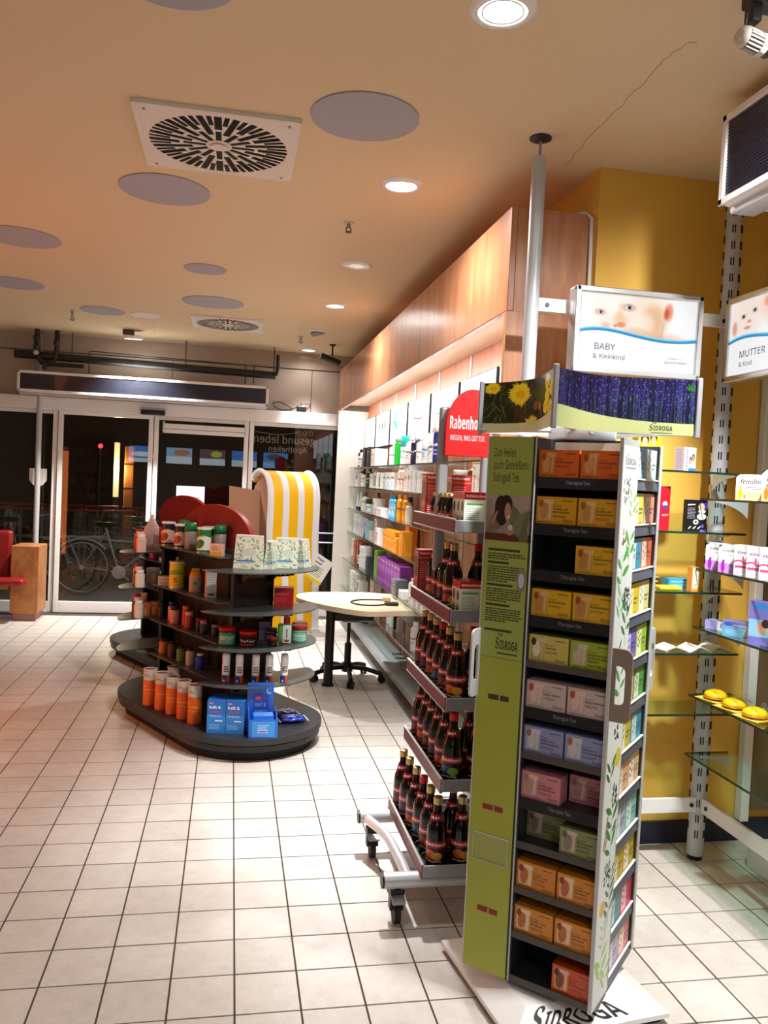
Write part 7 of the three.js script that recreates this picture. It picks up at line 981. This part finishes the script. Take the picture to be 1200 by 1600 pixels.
  const fv = print(130, 160, (g, w, h) => { fill(g, '#faf9fb', w, h); g.fillStyle = '#c890e0'; g.beginPath(); g.moveTo(0, h); g.lineTo(0, h * 0.66); g.quadraticCurveTo(w * 0.5, h * 0.62, w, h * 0.78); g.lineTo(w, h); g.fill(); blob(g, w * 0.22, h * 0.8, w * 0.09, h * 0.2, '#9a2aa8'); blob(g, w * 0.24, h * 0.6, w * 0.06, h * 0.06, '#9a2aa8'); T(g, 'femibion', w * 0.16, h * 0.26, h * 0.13, '#2a2a3a', { font: 'serif', bold: true, style: 'italic', w: w * 0.7 }); lines(g, w * 0.2, h * 0.36, w * 0.5, 1, 4, 2.5, '#888'); g.strokeStyle = '#2a1a3a'; g.lineWidth = 2.5; g.beginPath(); g.arc(w * 0.7, h * 0.76, w * 0.08, 0, 7); g.stroke(); g.fillStyle = '#3a1a4a'; g.fillRect(w * 0.5, h * 0.94, w * 0.28, 3); g.fillStyle = '#2a2440'; g.beginPath(); g.moveTo(0, 0); g.lineTo(w * 0.2, 0); g.lineTo(0, h * 0.12); g.fill(); });
  const fvG = cartonGeo(0.082, 0.108, 0.05, fv, fv, swatchOn(fv, '#faf9fb')); ['left', 'right'].forEach((q, i) => { const m = tag(new THREE.Mesh(fvG, sheetMat(fv, 0.4)), q + ' white and violet pregnancy vitamin carton on the second right shelf', 'box', G1); m.name = numbered('vitamin_carton'); scene.add(m); put2(m, 1, 2.985 - i * 0.105, 1.965 - 0.01 * i, -0.85); });
  const ev = print(100, 150, (g, w, h) => { fill(g, '#f4ecf2', w, h); T(g, 'elevit', w * 0.16, h * 0.3, h * 0.16, '#4a4a5a', { bold: true, w: w * 0.68 }); blob(g, w * 0.5, h * 0.5, w * 0.07, h * 0.14, '#c84a78'); g.strokeStyle = '#c84a78'; g.lineWidth = 8; g.beginPath(); g.moveTo(0, h * 0.58); g.quadraticCurveTo(w * 0.3, h * 0.46, w * 0.5, h * 0.58); g.quadraticCurveTo(w * 0.75, h * 0.66, w, h * 0.54); g.stroke(); g.fillStyle = '#c85a88'; g.fillRect(w * 0.06, h * 0.68, w * 0.88, h * 0.09); lines(g, w * 0.1, h * 0.84, w * 0.6, 2, h * 0.06, 2, '#b8a8b8'); });
  const evG = cartonGeo(0.07, 0.115, 0.05, ev, swatchOn(ev, '#f4ecf2')); for (let i = 0; i < 3; i++) { const m = tag(new THREE.Mesh(evG, sheetMat(ev, 0.4)), ORD[i] + ' white carton with pink ribbon figure, second right shelf', 'box', G1); m.name = numbered('prenatal_carton'); scene.add(m); put2(m, 1, 2.785 - i * 0.076, 1.955, -1.05); }
  put2(boxThing('cream_carton', 'flat lilac carton with barcode on the third right shelf', 'box', 0.1, 0.035, 0.05, (g, w, h) => { fill(g, '#a8a0dc', w, h); g.fillStyle = '#f4f4f8'; g.fillRect(w * 0.5, 0, w * 0.5, h); g.fillStyle = '#22242c'; for (let i = 0; i < 9; i++) g.fillRect(w * (0.62 + i * 0.025), h * 0.2, w * 0.013, h * 0.55); }, G1), 2, 2.95, 1.97, -0.95);
  put2(boxThing('cream_carton', 'lilac and blue carton with nursing picture, third right shelf', 'box', 0.13, 0.058, 0.05, (g, w, h) => { fill(g, '#8a84cc', w, h); g.fillStyle = '#6ab4dc'; g.fillRect(0, h * 0.4, w, h * 0.62); blob(g, w * 0.18, h * 0.2, w * 0.13, h * 0.13, '#1c6ab8'); scrawl(g, w * 0.32, h * 0.3, w * 0.4, h * 0.1, '#e8e6f6'); blob(g, w * 0.8, h * 0.62, w * 0.17, h * 0.36, '#e4b49a'); blob(g, w * 0.88, h * 0.4, w * 0.1, h * 0.2, '#5a3424'); lines(g, w * 0.1, h * 0.6, w * 0.4, 3, h * 0.1, 2, '#e4f2fa'); }, G1), 2, 2.8, 1.965, -0.95);
  put2(boxThing('cream_carton', 'tall lilac carton with nursing picture at the photo edge', 'box', 0.07, 0.16, 0.05, (g, w, h) => { fill(g, '#7a72c4', w, h); blob(g, w * 0.6, h * 0.12, w * 0.35, h * 0.06, '#2a8ac8'); g.fillStyle = '#8fc4e4'; g.fillRect(0, h * 0.42, w, h * 0.4); blob(g, w * 0.7, h * 0.6, w * 0.28, h * 0.16, '#d8a488'); blob(g, w * 0.85, h * 0.5, w * 0.2, h * 0.1, '#3a241c'); }, G1), 2, 2.66, 1.945, -0.95);
  for (let i = 0; i < 3; i++) { const t = thing('bath_sponge', ['left', 'middle', 'right'][i] + ' round yellow sponge on a card, fourth right shelf', 'sponge', [0, 0, 0], 0, 'yellow sponges on cards'); part('card', RB(0.115, 0.002, 0.1, 0.0008), col('#f0c84a', 0.5), t, 0, 0.0015, 0); const g = new THREE.SphereGeometry(0.045, 26, 16), p = g.attributes.position; for (let k = 0; k < p.count; k++) { const y = p.getY(k); p.setY(k, (y > 0 ? y : y * 0.7) * 0.52); } g.computeVertexNormals(); part('sponge_body', g, col('#f2c40e', 0.45), t, 0.005, 0.0185, 0); part('strap_band', at(new THREE.TorusGeometry(0.0445, 0.0022, 6, 30), 0.005, 0.012, 0, PI / 2), col('#d89a0a', 0.5), t); put2(t, 3, 2.93 - i * 0.125, 1.955, -1.3); }
  for (let i = 0; i < 2; i++) { const t = thing('breast_shield', ['left', 'right'][i] + ' clear nipple shield pack behind the yellow sponges', 'pack', [0, 0, 0], 0, G1); part('clear_tray', RB(0.09, 0.006, 0.06, 0.002), MT.clearPlastic, t, 0, 0.0035, 0); part('shield', lathe([[0.03, 0.007], [0.024, 0.014], [0.012, 0.022], [0.009, 0.036], [0.004, 0.04], [0, 0.04]], 20), MT.clearPlastic, t); put2(t, 3, 2.86 - i * 0.12, 2.04, -1.2); }
  { const t = thing('soother_blister', 'white and grey blister card lying behind the sponges', 'pack', [0, 0, 0], 0, G1); part('card', RB(0.13, 0.003, 0.08, 0.001), MT.paper, t, 0, 0.002, 0); part('blister', RB(0.07, 0.014, 0.05, 0.006, 3), MT.clearPlastic, t, -0.015, 0.0105, 0); part('red_dot', CY(0.007, 0.001, 12), col('#c83a3a'), t, 0.05, 0.0041, 0.02); put2(t, 3, 2.63, 2.06, -1.45); }
}
// ---- second air curtain, pipes and thermostat valve
place(airCurtain('large white air curtain with dark grille, upper right corner', 1.6, 0.325, 0.5), 1.70, 2.667, 1.9, -PI / 2);
{
  const t = thing('ceiling_hanger', 'black ceiling bracket and pipe above the right air curtain', 'bracket', [1.40, 2.975, 2.09]);
  part('bracket_block', RB(0.2, 0.05, 0.07, 0.01), MT.black, t, 0.06, 0.043, 0); part('bracket_foot', RB(0.035, 0.06, 0.04, 0.008), MT.black, t, -0.02, 0.0, 0); part('capillary_wire', tube([[-0.03, 0.03, 0.0], [-0.05, -0.05, 0.01], [-0.07, -0.09, 0.02]], 0.0015, 16, 5), MT.greyMetal, t); part('drop_pipe', tube([[0.14, 0.02, 0], [0.14, -0.06, 0.02], [0.17, -0.14, 0.03], [0.25, -0.16, 0.03]], 0.014), MT.black, t);
  const v = thing('thermostat_valve', 'white ribbed thermostat valve near the top right corner', 'valve', [1.375, 2.9, 2.09]);
  const g = []; for (let i = 0; i < 18; i++) { const a = i * PI / 9; g.push(at(RB(0.05, 0.006, 0.004, 0.0015), 0, 0.028 * Math.cos(a), 0.028 * Math.sin(a))); }
  part('valve_core', at(CY(0.0245, 0.07, 24), 0, 0, 0, 0, 0, PI / 2), MT.darkGrey, v); part('ribs', merge(g), MT.hosePlastic, v); part('front_cap', at(lathe([[0, 0.012], [0.014, 0.011], [0.024, 0.005], [0.03, -0.006], [0.026, -0.008], [0, -0.008]], 24), -0.034, 0, 0, 0, 0, PI / 2), MT.hosePlastic, v); part('collar', at(CY(0.031, 0.02, 24), 0.036, 0, 0, 0, 0, PI / 2), MT.hosePlastic, v); part('union_nut', at(CY(0.026, 0.03, 6), 0.06, 0, 0, 0, 0, PI / 2), MT.black, v); part('pipe_stub', bar([0.07, 0, 0], [0.2, -0.06, -0.02], 0.012), MT.black, v);
  v.rotation.set(0, 0.25, -0.06);
}
// ================================================================ BEHIND THE CAMERA: what the dark panes mirror
for (let i = 0; i < 5; i++) {
  const X = [-2.42, -1.44, -0.55, 0.31, 1.17][i], art = [(g, w, h) => { fill(g, '#2a8ae0', w, h); g.fillStyle = '#e8f2fa'; g.fillRect(0, h * 0.75, w, h * 0.3); blob(g, w * 0.5, h * 0.5, w * 0.4, h * 0.15, '#f4f8fc'); }, (g, w, h) => { fill(g, '#8fc0ea', w, h); blob(g, w * 0.4, h * 0.3, w * 0.3, h * 0.2, '#c8762a'); g.fillStyle = '#e8f0f8'; g.fillRect(0, h * 0.55, w, h * 0.5); }, (g, w, h) => { fill(g, '#6a2a3a', w, h); blob(g, w * 0.35, h * 0.3, w * 0.22, h * 0.2, '#b8c82a'); g.fillStyle = '#dce8f0'; g.fillRect(0, h * 0.58, w, h * 0.5); }, (g, w, h) => { fill(g, '#2a76e0', w, h); g.fillStyle = '#cfe2f6'; g.fillRect(0, h * 0.6, w, h * 0.5); }, (g, w, h) => { fill(g, '#1f8ad8', w, h); blob(g, w * 0.55, h * 0.28, w * 0.3, h * 0.2, '#5a2a2a'); g.fillStyle = '#8fb8f0'; g.fillRect(0, h * 0.6, w, h * 0.5); }][i], p = print(160, 110, (g, w, h) => art(g, w, h));
  const t = thing('advert_screen', ORD[i] + ' glowing advert panel from the left mirrored in the entrance glass', 'screen', [X, 1.82, -3.93], PI, 'advert panels mirrored in the glass');
  part('panel_frame', RB(0.72, 0.47, 0.05, 0.008), MT.alu, t, 0, 0.225, -0.026); part('lit_face', card(p, 0.68, 0.43), sheetMat(p, 0.3, 8), t, 0, 0.225, 0.0015);
  const l = new THREE.RectAreaLight(C(0.85, 0.93, 1), 0.7, 0.68, 0.43); l.position.set(0, 0.225, 0.02); l.rotation.y = PI; t.add(l);
}
{ const t = thing('rear_counter_shelf', 'dark wooden shelf wall behind the sales counter', 'shelf', [-3.86, 0, -3.86], PI); for (let k = 0; k < 6; k++) part(k ? 'board_' + String(k).padStart(3, '0') : 'board', RB(1.5, 0.03, 0.26, 0.004), MT.wood, t, 0, 0.3 + k * 0.4, 0); for (const s of [-1, 0, 1]) part('side_board', RB(0.03, 2.5, 0.27, 0.004), MT.wood, t, s * 0.74, 1.25, 0);
  const cols = ['#d8c49a', '#e8e2d8', '#9ab85a', '#d8a24a', '#c8d8c8', '#e0b890', '#b8c89a']; for (let k = 0; k < 5; k++) for (let i = 0; i < 8; i++) { const o = boxThing('stock_carton', ORD[i] + ' pale stock carton on board ' + ['one', 'two', 'three', 'four', 'five'][k] + ' of the rear shelf wall', 'box', 0.13, 0.2 + 0.05 * rnd(), 0.12, plainArt(cols[(i + k * 3) % 7], '#5a5a4a'), 'stock cartons on the rear shelf wall'); place(o, -3.86 + (i - 3.5) * 0.168 + (i < 4 ? -0.01 : 0.01), 0.3155 + k * 0.4, -3.84, PI); } }
{ // amber source out of view, placed to tint the left of the shop
  const t = thing('unseen_amber_panel', 'unseen tall amber glowing panel out of view on the left', 'light panel', [-2.75, 0, 5.0], PI / 2);
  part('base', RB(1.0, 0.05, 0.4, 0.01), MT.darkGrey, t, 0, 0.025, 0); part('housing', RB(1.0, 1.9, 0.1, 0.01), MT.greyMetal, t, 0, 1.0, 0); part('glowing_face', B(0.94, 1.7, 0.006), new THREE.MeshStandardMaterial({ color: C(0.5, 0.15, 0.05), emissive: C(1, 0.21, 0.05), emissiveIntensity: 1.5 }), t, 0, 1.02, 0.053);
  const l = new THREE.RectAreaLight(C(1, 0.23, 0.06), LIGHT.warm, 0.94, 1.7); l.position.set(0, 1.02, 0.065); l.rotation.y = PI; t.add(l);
}
// ================================================================ hand over
scene.traverse((o) => { if (o.isMesh) { o.castShadow = true; o.receiveShadow = true; } });
renderer.render(scene, camera);
